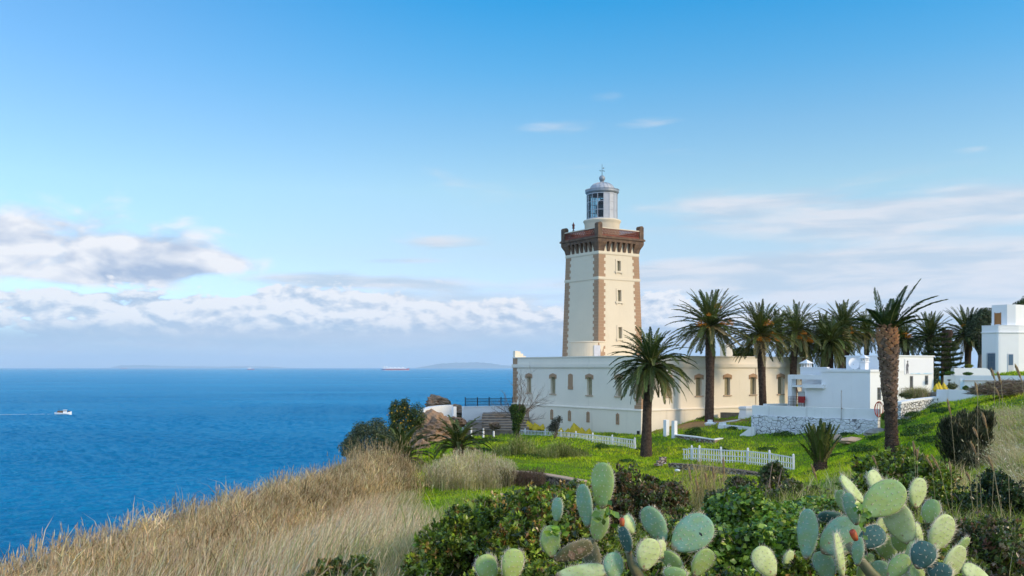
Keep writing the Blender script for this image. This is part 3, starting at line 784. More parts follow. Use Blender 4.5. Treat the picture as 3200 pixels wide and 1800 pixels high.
    for z in (54.07, 54.86, 55.64, 56.42):
        for i in range(n):
            a, b = ang[i], ang[i]+R(22.5); t = .022 if z not in (54.07, 56.42) else .045
            for (ra, rb) in ((Rl-.025, Rl+.03),):
                lan.add([(ra*math.cos(a),ra*math.sin(a),z-t),(rb*math.cos(a),rb*math.sin(a),z-t),(rb*math.cos(b),rb*math.sin(b),z-t),(ra*math.cos(b),ra*math.sin(b),z-t),
                         (ra*math.cos(a),ra*math.sin(a),z+t),(rb*math.cos(a),rb*math.sin(a),z+t),(rb*math.cos(b),rb*math.sin(b),z+t),(ra*math.cos(b),ra*math.sin(b),z+t)],
                        [(0,3,2,1),(4,5,6,7),(0,1,5,4),(1,2,6,5),(2,3,7,6),(3,0,4,7)])
    lan.build('lantern_frame', M['lantern_metal'], root)
    gl = MB(); pn = MB()
    for i in range(n):
        a, b = ang[i], ang[i]+R(22.5)
        tgt = pn if i in (0, 1, 2, 3, 4) else gl
        r_ = Rl-.005 if tgt is gl else Rl+.004
        tgt.add([(r_*math.cos(a),r_*math.sin(a),z0+.05),(r_*math.cos(b),r_*math.sin(b),z0+.05),(r_*math.cos(b),r_*math.sin(b),z1-.05),(r_*math.cos(a),r_*math.sin(a),z1-.05)], [(0,1,2,3)])
    gl.build('glazing', M['glass'], root); pn.build('blind_panel', M['lantern_metal'], root)
    op = MB(); op.lathe([(.0, 54.05), (.55, 54.06), (.6, 54.4), (.74, 54.8), (.72, 55.3), (.5, 55.75), (.28, 56.0), (0, 56.05)], 20, c=(.12*math.cos(a_cam+1.57), .12*math.sin(a_cam+1.57), 0))
    op.build('optic', M['optic'], root, smooth=True)
    sc_ = MB(); sc_.lathe([(Rl-.06, 56.0), (Rl-.06, 56.4)], 16, a0=ang[0]-R(45), a1=ang[0]+R(0)); sc_.build('inner_blind', M['dark'], root)
    rim = MB(); rim.lathe([(1.36, 56.47), (1.50, 56.5), (1.60, 56.62), (1.60, 56.78), (1.54, 56.86), (1.2, 56.88)], 40); de = rim
    for i in range(48):
        a = 2*math.pi*i/48; de.obox((1.60*math.cos(a), 1.60*math.sin(a), 56.85), (.05, .09, .07), a)
    de.build('lantern_cornice', M['dome_metal'], root)
    dm = MB(); pr = [(1.16, 56.86)]+[(1.16*math.cos(t*math.pi/2*.93), 56.90+.68*math.sin(t*math.pi/2)) for t in np.linspace(0, 1, 9)]
    dm.lathe(pr, 48)
    for i in range(18):
        a = 2*math.pi*i/18; dm.tube([((r+.012)*math.cos(a), (r+.012)*math.sin(a), z+.012) for r, z in pr[1:]], .022, 5)
    dm.build('dome', M['lantern_metal'], root, smooth=True)
    bb = MB(); bb.lathe([(.24, 57.50), (.20, 57.62), (.15, 57.66), (.20, 57.70), (.20, 57.74), (.13, 57.76)], 20); bb.ball((0, 0, 58.0), .29, 20, 12); bb.build('ball_finial', M['dome_metal'], root, smooth=True)
    v = MB(); v.tube([(0, 0, 58.25), (0, 0, 58.75), (0, 0, 59.35)], [.03, .02, .015], 6)
    for a in (0, math.pi/2): v.tube([(-.26*math.cos(a), -.26*math.sin(a), 58.72), (.26*math.cos(a), .26*math.sin(a), 58.72)], .012, 5)
    v.prism([(.02, 0, 58.98), (.24, 0, 58.94), (.24, 0, 59.08)], (0, .012, 0)); v.ball((-.26, 0, 58.72), .045, 8, 6); v.ball((.26, 0, 58.72), .045, 8, 6)
    v.build('weather_vane', M['iron'], root)
    # red iron light standing on the roof behind the left balustrade
    f = MB(); lx, ly = -ro+.14, ro-1.0
    # solve along the left face for column 1791.6
    best = min(np.linspace(-2.3, 2.3, 200), key=lambda s: abs((Vector((C.x, C.y, 0))+uR*lx+uL*s).x/(Vector((C.x, C.y, 0))+uR*lx+uL*s).y*F+1600-1792))
    f.lathe([(.05, 52.87), (.13, 52.93), (.05, 53.0), (.05, 53.12), (.14, 53.16), (.11, 53.2), (.1, 53.42), (.17, 53.46), (.12, 53.52), (.05, 53.62), (.02, 53.74), (0, 53.76)], 12, c=(lx, best, 0))
    f.build('roof_lamp', M['rediron'], root, smooth=True)
    # round stair house against the left face
    st = MB(); s0 = -hf(41)
    cc = (s0+.40, -.88); r = 1.82
    cw = Vector((C.x, C.y, 0))
    st.lathe([(r, 38.0), (r, 42.28)], 48, c=(cc[0], cc[1], 0)); st.lathe([(r, 42.282), (r+.05, 42.30), (r+.05, 42.38), (r+.0, 42.42), (0, 42.46)], 48, c=(cc[0], cc[1], 0))
    st.build('stair_house', M['cream'], root, smooth=False)
    dr = MB(); ad = math.atan2(-C.y, -C.x)-ANG+R(24)
    dr.obox((cc[0]+(r+.0)*math.cos(ad), cc[1]+(r+.0)*math.sin(ad), 41.0), (.09, .62, 2.06), ad); dr.build('door', M['doorgrey'], root)
    return root
M['optic'] = panemat('lens_glass_dark', (.03, .028, .022))
M['doorgrey'] = solid('pale_grey_door', (.6, .6, .62), .6, .05, 3)
build_tower()
# ------------------------------------------------------------------ the white house in front of the right wing
W0 = Vector((*XY(2719, 66.0), 0))
def hwl(px, a0=0.0, base=None):
    b = (base or W0)+uR*a0; t = (px-1600)/F
    return (b.x-b.y*t)/(math.sin(ANG)+math.cos(ANG)*t)
def hwr(px, a0=0.0, base=None):
    b = (base or W0)+uL*a0; t = (px-1600)/F
    return (b.y*t-b.x)/(math.cos(ANG)-math.sin(ANG)*t)
def small_window(mp, a, b, z0, z1, parent, name='window', bars=True, mat='pane', barmat='grey'):
    s = MB(); slab(s, mp, a, b, z0, z1, -.10, -.07); w_ = s.build(name, M[mat], parent)
    if bars:
        s = MB(); n = max(3, int((b-a)/.1))
        for i in range(n+1):
            u = a+(b-a)*i/n; slab(s, mp, u-.012, u+.012, z0, z1, .01, .03)
        for z in (z0+.05, (z0+z1)/2, z1-.05): slab(s, mp, a, b, z-.012, z+.012, .032, .05)
        s.build('window_bars', M[barmat], w_)
def chimney_pot(root, x, y, z0, h, w_=.42):
    c = MB(); c.box(x-w_/2, x+w_/2, y-w_/2, y+w_/2, z0, z0+h*.5); c.box(x-w_*.62, x+w_*.62, y-w_*.62, y+w_*.62, z0+h*.5+.002, z0+h*.5+.07)
    for sx in (-1, 0, 1):
        for sy in (-1, 0, 1):
            if sx or sy: c.obox((x+sx*w_*.42, y+sy*w_*.42, z0+h*.5+.07+h*.11), (.07, .07, h*.22))
    e = w_*.74; zt = z0+h*.5+.075+h*.22
    c.add([(x-e,y-e,zt),(x+e,y-e,zt),(x+e,y+e,zt),(x-e,y+e,zt),(x,y,zt+h*.24)], [(3,2,1,0),(0,1,4),(1,2,4),(2,3,4),(3,0,4)])
    c.box(x-w_*.25, x+w_*.25, y-w_*.25, y+w_*.25, z0+h*.5+.07, zt)
    o = c.build('chimney', M['white'], root)
def build_white_house():
    root = thing('white_house', 'low white flat roofed house with a recessed porch and barred slit windows below the palms', 'house', (W0.x, W0.y, 0), ANG)
    LL = hwl(2462); L1 = hwl(2567); zt = 39.86
    mL = lambda u, z, o: (-o, u, z); mR = lambda u, z, o: (u, -o, z)
    wR = hwr(2792)
    wall = MB()
    w1a, w1b = hwr(2742), hwr(2752)
    facade(wall, mR, 0, wR+1.2, 34.5, zt, [(w1a, w1b, 37.75, 38.62)], .1)
    facade(wall, mL, 0, L1, 34.5, zt, [], .1)
    wall.add([(0, L1, 34.5), (0, L1, zt), (wR+1.2, L1, zt), (wR+1.2, L1, 34.5)], [(0,1,2,3)])
    wall.add([(0,0,zt),(wR+1.2,0,zt),(wR+1.2,L1,zt),(0,L1,zt)], [(0,1,2,3)])
    # left bay: beam, jamb, shelf, back wall, lower wall
    la, lb = L1+.003, LL
    zb1, zb0 = 39.47, 39.13        # beam
    wall.box(0, .5, la, lb, zb0, zb1)
    wall.box(0, .5, lb-.35, lb-.003, 35, zb0-.002)
    wall.box(1.6, 1.8, la, lb, 35, 39.12)                     # back of the porch
    wall.box(.05, 1.598, la, lb-.36, 38.55, 38.69); wall.box(-.25, .045, la-.35, lb-1.55, 38.50, 38.78)     # shelf / planter
    wall.box(.10, .30, la, lb-1.45, 35, 38.545)               # wall under the planter
    wall.box(.7, .9, lb-.9, lb-.352, 35, 38.2)
    wall.box(.8, 1.0, la, lb-.5, zb1+.002, 39.95)             # set-back upper wall
    wall.box(.82, 3.0, la, la+.2, zb1+.002, 39.94)
    wall.box(.2, .52, la+1.1, la+1.45, zb1+.003, zb1+.0301)
    wall.build('wall', M['white'], root)
    co = MB(); slab(co, mL, -.07, L1+.05, zt-.16, zt+.002, .003, .07); slab(co, mR, .0, wR+1.2, zt-.16, zt+.002, .003, .07)
    slab(co, mL, la+.1, lb-.5, 39.952, 40.03, -1.06, -.74)
    co.build('cornice', M['white'], root)
    small_window(mR, w1a, w1b, 37.75, 38.62, root)
    # taller block behind, with a painted panel on its sunny side
    x0, x1, y1, z2 = hwr(2779, -.04), hwr(2917, -.04), 3.5, 40.78
    mR2 = lambda u, z, o: (u, -.04-o, z)
    wa = [(hwr(2842), hwr(2850.5), 38.55, 39.40), (hwr(2889), hwr(2897.5), 38.75, 39.42)]
    bk = MB(); facade(bk, mR2, x0, x1, 35.5, z2, wa, .12)
    bk.add([(x0,-.04,39.0),(x0,y1,39.0),(x0,y1,z2),(x0,-.04,z2)], [(0,1,2,3)]); bk.add([(x1,-.04,35.5),(x1,y1,35.5),(x1,y1,z2),(x1,-.04,z2)], [(0,1,2,3)])
    bk.add([(x0,y1,35.5),(x1,y1,35.5),(x1,y1,z2),(x0,y1,z2)], [(0,1,2,3)]); bk.add([(x0,-.04,z2),(x1,-.04,z2),(x1,y1,z2),(x0,y1,z2)], [(0,1,2,3)])
    bk.build('upper_block', M['white'], root)
    co = MB(); co.box(x0-.07, x1+.07, -.11, y1+.07, z2+.002, z2+.09); co.build('upper_cornice', M['white'], root)
    for a, b, c, d in wa: small_window(mR2, a, b, c, d, root)
    pa, pb = hwr(2825), hwr(2912)
    mu = MB(); slab(mu, mR2, pa, pb, 39.50, 40.62, .004, .03); mp_ = mu.build('painted_panel', M['panel'], root)
    sb = MB(); slab(sb, mR2, pa+(pb-pa)*.2, pb-.02, 39.52, 39.62, .031, .034); sb.build('blue_stripe', M['paleblue'], mp_)
    # dark brushed silhouette of a standing man
    fg = MB(); u = pa+.28
    for prof in ([(u-.10, 39.55), (u-.02, 39.55), (u+.01, 39.9), (u+.06, 39.57), (u+.14, 39.57), (u+.12, 40.0), (u+.19, 40.1), (u+.13, 40.28), (u+.02, 40.32), (u-.10, 40.24), (u-.15, 40.0)],
                 [(u+.0, 40.34), (u+.09, 40.33), (u+.13, 40.42), (u+.09, 40.5), (u+.01, 40.48), (u-.03, 40.41)]):
        wedge(fg, mR2, prof, .031, .036)
    fg.build('painted_figure', M['ink'], mp_)
    cx = hwl(2704, 1.0); chimney_pot(root, .9, cx, zt+.002, 1.0, .40)
    cx = hwl(2520, 2.2); chimney_pot(root, 2.2, cx, 39.3, 1.3, .55)
    # satellite dish
    dx, dy = 1.6, hwl(2667, 1.6)
    d = MB(); pr = [(.0, 0.0), (.16, .012), (.30, .045), (.42, .09), (.425, .10)]
    d.lathe(pr, 28); o = d.build('satellite_dish', M['white'], root, smooth=True, loc=(dx, dy, 40.28)); o.rotation_euler = (R(80), 0, R(-25))
    a = MB(); a.tube([(dx, dy, 39.86), (dx, dy, 40.25)], .025, 6); a.build('dish_mast', M['grey'], root)
    a = MB(); a.tube([(dx+.3, dy-.3, 39.9), (dx+.43, dy-.43, 40.25)], .022, 6); a.build('dish_arm', M['grey'], root)
    # porch lattice gate and red cloth
    gt = MB(); ga, gb = hwl(2515, -.12), hwl(2465, -.12); z0, z1 = 37.05, 37.86
    for i in range(11):
        u = ga+(gb-ga)*i/10; gt.box(-.15, -.13, u-.01, u+.01, z0, z1)
    for i in range(5):
        z = z0+(z1-z0)*i/4; gt.box(-.128, -.115, ga, gb, z-.01, z+.01)
    gt.build('porch_lattice', M['rediron'], root)
    db = MB(); db.tube([(.28, hwl(2481), 38.55), (.24, hwl(2487), 38.1)], .035, 6); db.build('drain_pipe', M['rediron'], root)
    return root
M['panel'] = stucco('mural_panel', (.76, .76, .78), .05, (.6, .65, .7), .2)
M['paleblue'] = solid('pale_blue_paint', (.42, .60, .72), .8, .2, 3, col2=(.7, .75, .78))
M['ink'] = solid('dark_brushed_paint', (.05, .05, .06), .8, .3, 9, col2=(.2, .2, .22))
WH = build_white_house()
def cloth_on_gate():
    ga, gb = hwl(2514, -.2), hwl(2493, -.2)
    c = MB(); n = 8
    for k in range(n):
        u = ga+(gb-ga)*k/n; u2 = ga+(gb-ga)*(k+1)/n; o1 = -.17-.015*math.sin(k*2.1); o2 = -.17-.015*math.sin((k+1)*2.1)
        c.add([(o1, u, 37.40), (o2, u2, 37.40), (o2, u2, 37.86), (o1, u, 37.86), (o1+.06, u, 37.885), (o2+.06, u2, 37.885), (o2+.08, u2, 37.6), (o1+.08, u, 37.6)], [(0,1,2,3), (3,2,5,4), (4,5,6,7)])
    o = c.build('hanging_cloth', M['red'], None); o.location = (W0.x, W0.y, 0); o.rotation_euler = (0, 0, ANG)
    tag(o, 'red cloth hung over the lattice on the white house porch', 'cloth')
cloth_on_gate()
# ------------------------------------------------------------------ retaining wall, whitewashed rubble below, smooth above
def wall_run(name, label, pts, ht, th, mats, cap=None, base_drop=.6, cat='wall', tops=None, group=None):
    """wall following plan points (x, y); top height given per point or ht above the ground"""
    mb = MB(); n = len(pts)
    tops = tops or [gz(*p)+ht for p in pts]
    L, Rr = [], []
    for i, p in enumerate(pts):
        a = Vector(pts[max(i-1, 0)]); b = Vector(pts[min(i+1, n-1)]); t = (b-a).normalized(); nn = Vector((-t.y, t.x))*th/2
        L.append((p[0]+nn.x, p[1]+nn.y)); Rr.append((p[0]-nn.x, p[1]-nn.y))
    def run(z0, z1, ex, m_):
        mb.cur = m_; vs = []
        for i in range(n):
            cx, cy = pts[i]
            for q in (L[i], Rr[i]):
                k = 1+ex/(th/2); x, y = cx+(q[0]-cx)*k, cy+(q[1]-cy)*k
                vs += [(x, y, z0[i]), (x, y, z1[i])]
        fs = []
        for i in range(n-1):
            a = 4*i
            fs += [(a, a+4, a+5, a+1), (a+2, a+3, a+7, a+6), (a+1, a+5, a+7, a+3)]
        fs += [(0, 1, 3, 2), (4*n-4, 4*n-2, 4*n-1, 4*n-3)]
        mb.add(vs, fs)
    base = [gz(*p)-base_drop for p in pts]
    if cap:
        run(base, [t-cap[0]-.004 for t in tops], 0, 0); run([t-cap[0] for t in tops], tops, cap[1], 1)
    else: run(base, tops, 0, 0)
    o = mb.build(name, mats); tag(o, label, cat, group); return o
def retaining():
    a = Vector((*XY(2745, 62.0), 0)); b = Vector((*XY(2350, 68.3), 0)); n = 14
    t = (b-a).normalized(); nn = Vector((t.y, -t.x, 0))
    if nn.y > 0: nn = -nn
    root = thing('retaining_wall', 'white retaining wall, smooth above and whitewashed rubble stones below, before the white house', 'wall', (a.x, a.y, 0))
    L = (b-a).length
    def strip(name, z0a, z1a, th, mat, jit=0.0, off=0.0):
        mb = MB(); vs = []
        for i in range(n+1):
            p = t*(L*i/n); j = random.uniform(-jit, jit)
            for q in (p+nn*(th-off), p-nn*(.3)):
                vs += [(q.x, q.y, z0a), (q.x, q.y, z1a+j)]
        fs = []
        for i in range(n):
            k = 4*i; fs += [(k, k+1, k+5, k+4), (k+2, k+6, k+7, k+3), (k+1, k+3, k+7, k+5)]
        fs += [(0, 2, 3, 1), (4*n, 4*n+1, 4*n+3, 4*n+2)]
        mb.add(vs, fs); return mb.build(name, M[mat], root)
    strip('rubble_base', 33.5, 36.62, .10, 'stonewall_white', .035)
    strip('parapet', 36.55, 37.31, .0, 'whitewash', .0)
    return root
retaining()
# ------------------------------------------------------------------ villa at the right edge
def build_villa():
    c = Vector((*XY(3123, 79.0), 0)); root = thing('white_villa', 'white two storey villa with a rounded corner and small terrace storey at the right edge', 'house', (c.x, c.y, 0), ANG)
    wv = lambda px: hwl(px, 0, c)
    # local axes: x along u_R, y along u_L. A chamfered corner faces the camera.
    L = hwl(3068, 0, c)
    zt = 43.45; pts = [(0, L), (0, .25), (.05, .1), (.2, 0), (1.6, -.75), (3.5, -1.2), (9, -1.2), (9, L)]
    wall = MB()
    wall.prism([(x, y, 38.2) for x, y in pts][::-1], (0, 0, zt-38.2))
    wall.build('wall', M['white'], root)
    ld = MB(); cx = sum(p[0] for p in pts)/len(pts); cy = sum(p[1] for p in pts)/len(pts)
    def ring(k, z0, z1):
        q = []
        n = len(pts)
        for i in range(n):
            a = Vector(pts[i-1]); b = Vector(pts[i]); d = Vector(pts[(i+1) % n])
            e1 = (b-a).normalized(); e2 = (d-b).normalized(); nn = (Vector((-e1.y, e1.x))+Vector((-e2.y, e2.x))).normalized()*-1
            if (Vector((cx, cy))-b).dot(nn) > 0: nn = -nn
            q.append((b.x+nn.x*k, b.y+nn.y*k, z0))
        ld.prism(q[::-1], (0, 0, z1-z0))
    ring(.07, 42.86, 42.95); ring(.02, zt+.002, zt+.05)
    ld.build('cornice', M['white'], root)
    uy = hwl(3099, 1.0, c); up = MB(); up.prism([(1.0, uy, 43.502), (1.0, -.1, 43.502), (1.6, -.5, 43.502), (9, -.9, 43.502), (9, uy, 43.502)][::-1], (0, 0, 1.72))
    up.build('upper_storey', M['white'], root)
    mL = lambda u, z, o: (-o, u, z)
    a, b = wv(3098), wv(3110)
    s = MB(); a, b = sorted((hwl(3087, 0, c), hwl(3109, 0, c))); slab(s, mL, a, b, 39.83, 41.15, .003, .03); wn = s.build('window', M['bluepane'], root)
    s = MB()
    for i in range(7):
        u = a-.04+(b-a+.08)*i/6; slab(s, mL, u-.012, u+.012, 39.8, 41.2, .05, .075)
    for z in (39.8, 40.05, 40.45, 40.95, 41.2): slab(s, mL, a-.04, b+.04, z-.012, z+.012, .076, .095)
    s.build('window_grille', M['greyblue'], wn)
    # door on the face towards the camera (between (1.6,-.75) and (.2,0))
    p0, p1 = Vector((.2, 0)), Vector((1.6, -.75)); e = (p1-p0).normalized(); nn = Vector((e.y, -e.x))
    if nn.y > 0: nn = -nn
    def mF(u, z, o): q = p0+e*u+nn*o; return (q.x, q.y, z)
    s = MB(); slab(s, mF, .62, 1.12, 39.55, 41.15, .003, .04); d = s.build('door', M['doorgrey'], root)
    s = MB(); slab(s, mF, .68, 1.06, 40.2, 41.08, .042, .05); s.build('door_glass', M['bluepane'], d)
    s = MB(); slab(s, mF, .5, 1.2, 39.40, 39.54, .003, .6); s.build('doorstep', M['grey'], root)
    # openings of the terrace storey
    q = lambda u, z, o: (1.0-o, u, z)
    s = MB(); u0, u1 = sorted((hwl(3110, 1.0, c), hwl(3127, 1.0, c))); slab(s, q, u0, u1, 43.6, 44.55, .003, .02); slab(s, q, u0-.05, u0, 43.55, 44.6, .003, .05); slab(s, q, u1, u1+.05, 43.55, 44.6, .003, .05); s.build('terrace_window', M['orange_wood'], root)
    q2 = lambda u, z, o: (u, -.55-(u-1.6)*.054-o, z)
    s = MB(); slab(s, q2, 3.0, 6.5, 43.75, 44.6, .003, .02); f = s.build('window_band', M['orange_wood'], root)
    s = MB()
    for k in range(4): slab(s, q2, 3.12+k*.85, 3.12+k*.85+.6, 43.85, 44.5, .022, .03)
    s.build('pane', M['pane'], f)
    return root
M['bluepane'] = panemat('blue_grey_glass', (.10, .16, .24)); M['greyblue'] = solid('grey_blue_iron', (.2, .25, .3), .6, .1, 5)
build_villa()
def terraces():
    # long white terrace walls below the villa
    def along(px0, d0, px1, d1, n=8): return [(XY(px0+(px1-px0)*i/n, d0+(d1-d0)*i/n)) for i in range(n+1)]
    wall_run('terrace_wall', 'long white terrace wall with a thin brown line below the villa', along(2950, 70, 3330, 66), 1, .35, [M['white'], M['white']], tops=[P(0, 1173, 70).z-.0*i for i in range(9)], base_drop=1.2)
    st = MB(); a = Vector(XY(3010, 69.3)); b = Vector(XY(3330, 66)); 
    t = (b-a).normalized(); nn = Vector((t.y, -t.x)); z = P(0, 1191, 69.2).z
    q = [(a+nn*.19), (b+nn*.19), (b+nn*.21), (a+nn*.21)]; st.prism([(v.x, v.y, z) for v in q], (0, 0, .05)); o = st.build('painted_band', M['sill']); tag(o, 'thin brown painted ledge running along the white terrace wall', 'ledge')
    c = Vector((*XY(3035, 74), 0))
    b = MB(); n = 16; z0, z1 = 38.9, P(0, 1150, 74).z; L = 2.9
    pr = [(-1.3, z0), (-1.3, z1)]+[(1.0+.55*math.sin(math.pi/2*i/8), z1-.5+.5*math.cos(math.pi/2*i/8)) for i in range(9)]+[(1.55, z0)]
    b.prism([(x, 0, z) for x, z in pr], (0, .6, 0)); o = b.build('garden_bench', M['white'], None, loc=(c.x, c.y, 0)); tag(o, 'white masonry garden bench with one rounded end on the terrace', 'bench')
    # the pale blue-white wall along the grass
    pts = [XY(2931, 60), XY(2958, 59.5), XY(3000, 59), XY(3038, 58.5), XY(3040, 58.4), XY(3090, 57.5), XY(3134, 57), XY(3210, 56)]
    tp = [P(0, y, d).z for y, d in ((1217, 60), (1217, 59.5), (1219, 59), (1221, 58.5), (1213, 58.4), (1214, 57.5), (1213, 57), (1212, 56))]
    wall_run('garden_wall', 'low stepped bluish white wall above the grass slope', pts, 1, .3, [M['whitewash'], M['whitewash']], tops=tp, base_drop=.8)
    pts = [XY(2806, 57), XY(2840, 58.5), XY(2880, 59.5), XY(2925, 60)]
    tp = [P(0, y, d).z for y, d in ((1256, 57), (1250, 58.5), (1244, 59.5), (1239, 60))]
    wall_run('rubble_wall', 'whitewashed rubble wall on the slope right of the big palm', pts, 1, .35, [M['stonewall_bright'], M['white']], cap=(.12, .03), tops=tp, base_drop=.8)
    wall_run('concrete_wall', 'short grey concrete wall between the rubble wall and the garden wall', [XY(2868, 62), XY(2932, 61)], 1, .3, [M['grey']], tops=[P(0, 1230, 62).z, P(0, 1224, 61).z], base_drop=1.2)
    # garden lamp and little door
    a = P(2966, 1214, 68.5); l = MB(); l.tube([(0, 0, 0), (0, 0, .42)], .07, 8); l.lathe([(.03, .42), (.03, .55), (.14, .58), (.13, .63), (0, .66)], 12)
    o = l.build('garden_lamp', M['dark'], None, loc=(a.x, a.y, a.z)); tag(o, 'small black garden lamp at the foot of the terrace wall', 'lamp')
    a = P(3003, 1216, 69.5); d = MB(); d.box(-.2, .2, -.33, -.26, 0, .74); o = d.build('service_hatch', M['paleblue'], None, loc=a); tag(o, 'pale blue hatch door set in the white terrace wall', 'hatch')
terraces()
# ------------------------------------------------------------------ fences
def picket_fence(name, label, path, h, post_at, group):
    """path: list of (x, y, zbase); pickets and three rails, posts at given arc fractions"""
    pts = [Vector(p) for p in path]; seg = [0]
    for a, b in zip(pts, pts[1:]): seg.append(seg[-1]+(b-a).length)
    T = seg[-1]
    def at(s):
        s = max(0, min(T, s))
        for i in range(len(pts)-1):
            if s <= seg[i+1]+1e-6:
                k = (s-seg[i])/(seg[i+1]-seg[i]); return pts[i].lerp(pts[i+1], k)
        return pts[-1]
    r0 = pts[0]; root = thing(name, label, 'fence', tuple(r0))
    rail = None
    for k, zf in enumerate((.90, .50, .16)):
        m = MB(); n = max(10, int(T/.5)); 
        for i in range(n):
            a = at(T*i/n)-r0; b = at(T*(i+1)/n)-r0; d = (b-a); rz = math.atan2(d.y, d.x)
            c_ = (a+b)/2; m.obox((c_.x, c_.y, c_.z+h*zf+random.uniform(-.008, .008)), (math.hypot(d.x, d.y)+.02, .028, .06 if zf > .8 else .05), rz)
        m.build('rail', M['whitewood'], root)
    pm = MB(); pm.box(-.024, .024, -.014, .014, .0, h*.93); pm.add([(-.024,-.014,h*.93),(.024,-.014,h*.93),(.024,.014,h*.93),(-.024,.014,h*.93),(0,0,h*.97)], [(0,1,4),(1,2,4),(2,3,4),(3,0,4)])
    pm = pm.build('picket', M['whitewood'], root)
    po = MB(); po.box(-.055, .055, -.055, .055, -.3, h*1.08); po.add([(-.065,-.065,h*1.08),(.065,-.065,h*1.08),(.065,.065,h*1.08),(-.065,.065,h*1.08),(0,0,h*1.18)], [(3,2,1,0),(0,1,4),(1,2,4),(2,3,4),(3,0,4)])
    po = po.build('post', M['whitewood'], root)
    n = min(98, int(T/.205)); first = True
    for i in range(n):
        p = at(T*(i+.5)/n)-r0; a = at(T*(i+.4)/n); b = at(T*(i+.6)/n)
        o = pm if first else pm.copy()
        if not first: COL.objects.link(o)
        first = False
        o.location = (p.x, p.y-.022, p.z); o.rotation_euler = (random.uniform(-.03, .03), random.uniform(-.05, .05), math.atan2(b.y-a.y, b.x-a.x))
    for j, s in enumerate(post_at):
        p = at(T*s)-r0; o = po if j == 0 else po.copy()
        if j: COL.objects.link(o)
        o.location = (p.x, p.y+.03, p.z); o.rotation_euler = (random.uniform(-.03, .03), random.uniform(-.05, .03), random.uniform(-.1, .1))
    return root
def fpath(lst): return [tuple(P(*q)) for q in lst]
picket_fence('picket_fence', 'white picket fence with yellow beanbags behind it, along the foot of the cream building',
    fpath([(1986,1406,68),(1915,1396,70.5),(1845,1387,73.2),(1780,1380,76),(1720,1375,78.5),(1640,1371,81.5),(1576,1367,84)]), .76, [0.0, .155, .30, .43, .55, .68, .83, .999], None)
picket_fence('picket_fence', 'white lattice like picket fence sagging across the open lawn between the palms',
    fpath([(2134,1441,59.5),(2171,1438,58.6),(2192,1440,58),(2255,1445,56.6),(2330,1449,55.2),(2403,1458,53.2),(2481,1473,51)]), .80, [.09, .16, .355, .56, .77, .999], None)
def post(name, label, cat, px, py, d, w_, h, mat='white', taper=0, group=None, rz=ANG):
    p = P(px, py, d); m = MB(); m.box(-w_/2, w_/2, -w_/2, w_/2, -.4, h)
    o = m.build(name, M[mat], None, loc=tuple(p), bevel=.012); o.rotation_euler = (0, 0, rz); tag(o, label, cat, group); return o
post('gate_post', 'white square gate post by the sandy patch, left one of the pair', 'post', 2082, 1353, 70, .31, .95, group='twin gate posts')
post('gate_post', 'white square gate post standing at the end of the low lawn wall', 'post', 2107.5, 1361, 69, .30, 1.06, group='twin gate posts')
for px, py, lb in ((1472.5, 1364, 'short white stake below the steps, leftmost of three'), (1510.5, 1366, 'short white stake below the steps, middle one of three'), (1543, 1374, 'short white stake below the steps, nearest the picket fence')):
    post('white_stake', lb, 'post', px, py, 78, .12, .70, group='stakes below the steps', mat='whitewood')
post('wall_pillar', 'white square pillar beside the rock at the wall end', 'pillar', 1419, 1322, 85, .32, 1.45)
def newel(px, py, d, s, label, kind=0):
    p = P(px, py, d); m = MB()
    if kind == 0: pr = [(.20, -.3), (.20, .05), (.36, .32), (.36, .40), (.25, .44), (.16, .52), (.16, .66), (0, .68)]
    elif kind == 1: pr = [(.28, -.3), (.28, .28), (.30, .30), (.22, .34), (.22, .52), (0, .54)]
    else: pr = [(.46, -.3), (.46, .05), (.36, .68), (.34, .70), (.42, .76), (.44, .84), (.44, .92), (.36, 1.0), (.30, 1.02), (0, 1.03)]
    m.lathe([(r*s*1.30, z*s) for r, z in pr], 4, a0=math.pi/4, a1=math.pi/4+2*math.pi)
    o = m.build('newel_post' if kind < 2 else 'bollard_pillar', M['white'], None, loc=tuple(p)); o.rotation_euler = (0, 0, ANG)
    tag(o, label, 'post' if kind < 2 else 'pillar'); return o
newel(2219, 1337, 73.5, .92, 'white stepped newel post left of the little garden steps', 0)
newel(2258, 1340, 72, .95, 'white newel post right of the little garden steps', 1)
newel(2330, 1309, 76, .98, 'thick white moulded pillar beside the raised brown planter', 2)
def run(pl): return [XY(a, b) for a, b in pl]
def tops(pl): return [P(0, y, d).z for y, d in pl]
wall_run('edging_wall', 'narrow white edging wall rising from the newel posts to the moulded pillar', run([(2233, 74), (2282, 75), (2325, 76)]), 1, .22, [M['white']], tops=tops([(1320.5, 74), (1315, 75), (1309, 76)]), base_drop=.3)
wall_run('edging_wall', 'low mottled white wall between the newel post and the retaining wall', run([(2262, 72), (2300, 71), (2346, 70)]), 1, .25, [M['whitewash'], M['white']], cap=(.08, .02), tops=tops([(1327, 72), (1330, 71), (1335, 70)]), base_drop=.4)
wall_run('lawn_wall', 'low angled rubble wall with a white coping on the lawn by the gate posts', run([(2112, 69), (2170, 67.3), (2231, 65.5), (2256, 67.5), (2287, 70)]), 1, .3, [M['stonewall_mixed'], M['white']], cap=(.07, .03), tops=tops([(1357, 69), (1363, 67.3), (1372, 65.5), (1368, 67.5), (1362, 70)]), base_drop=.5)
wall_run('planter_wall', 'brown raised planter wall against the right wing', run([(2255, 79.3), (2318, 78), ]), 1, .4, [M['step']], tops=tops([(1288.5, 79.3), (1290, 78)]), base_drop=.6)
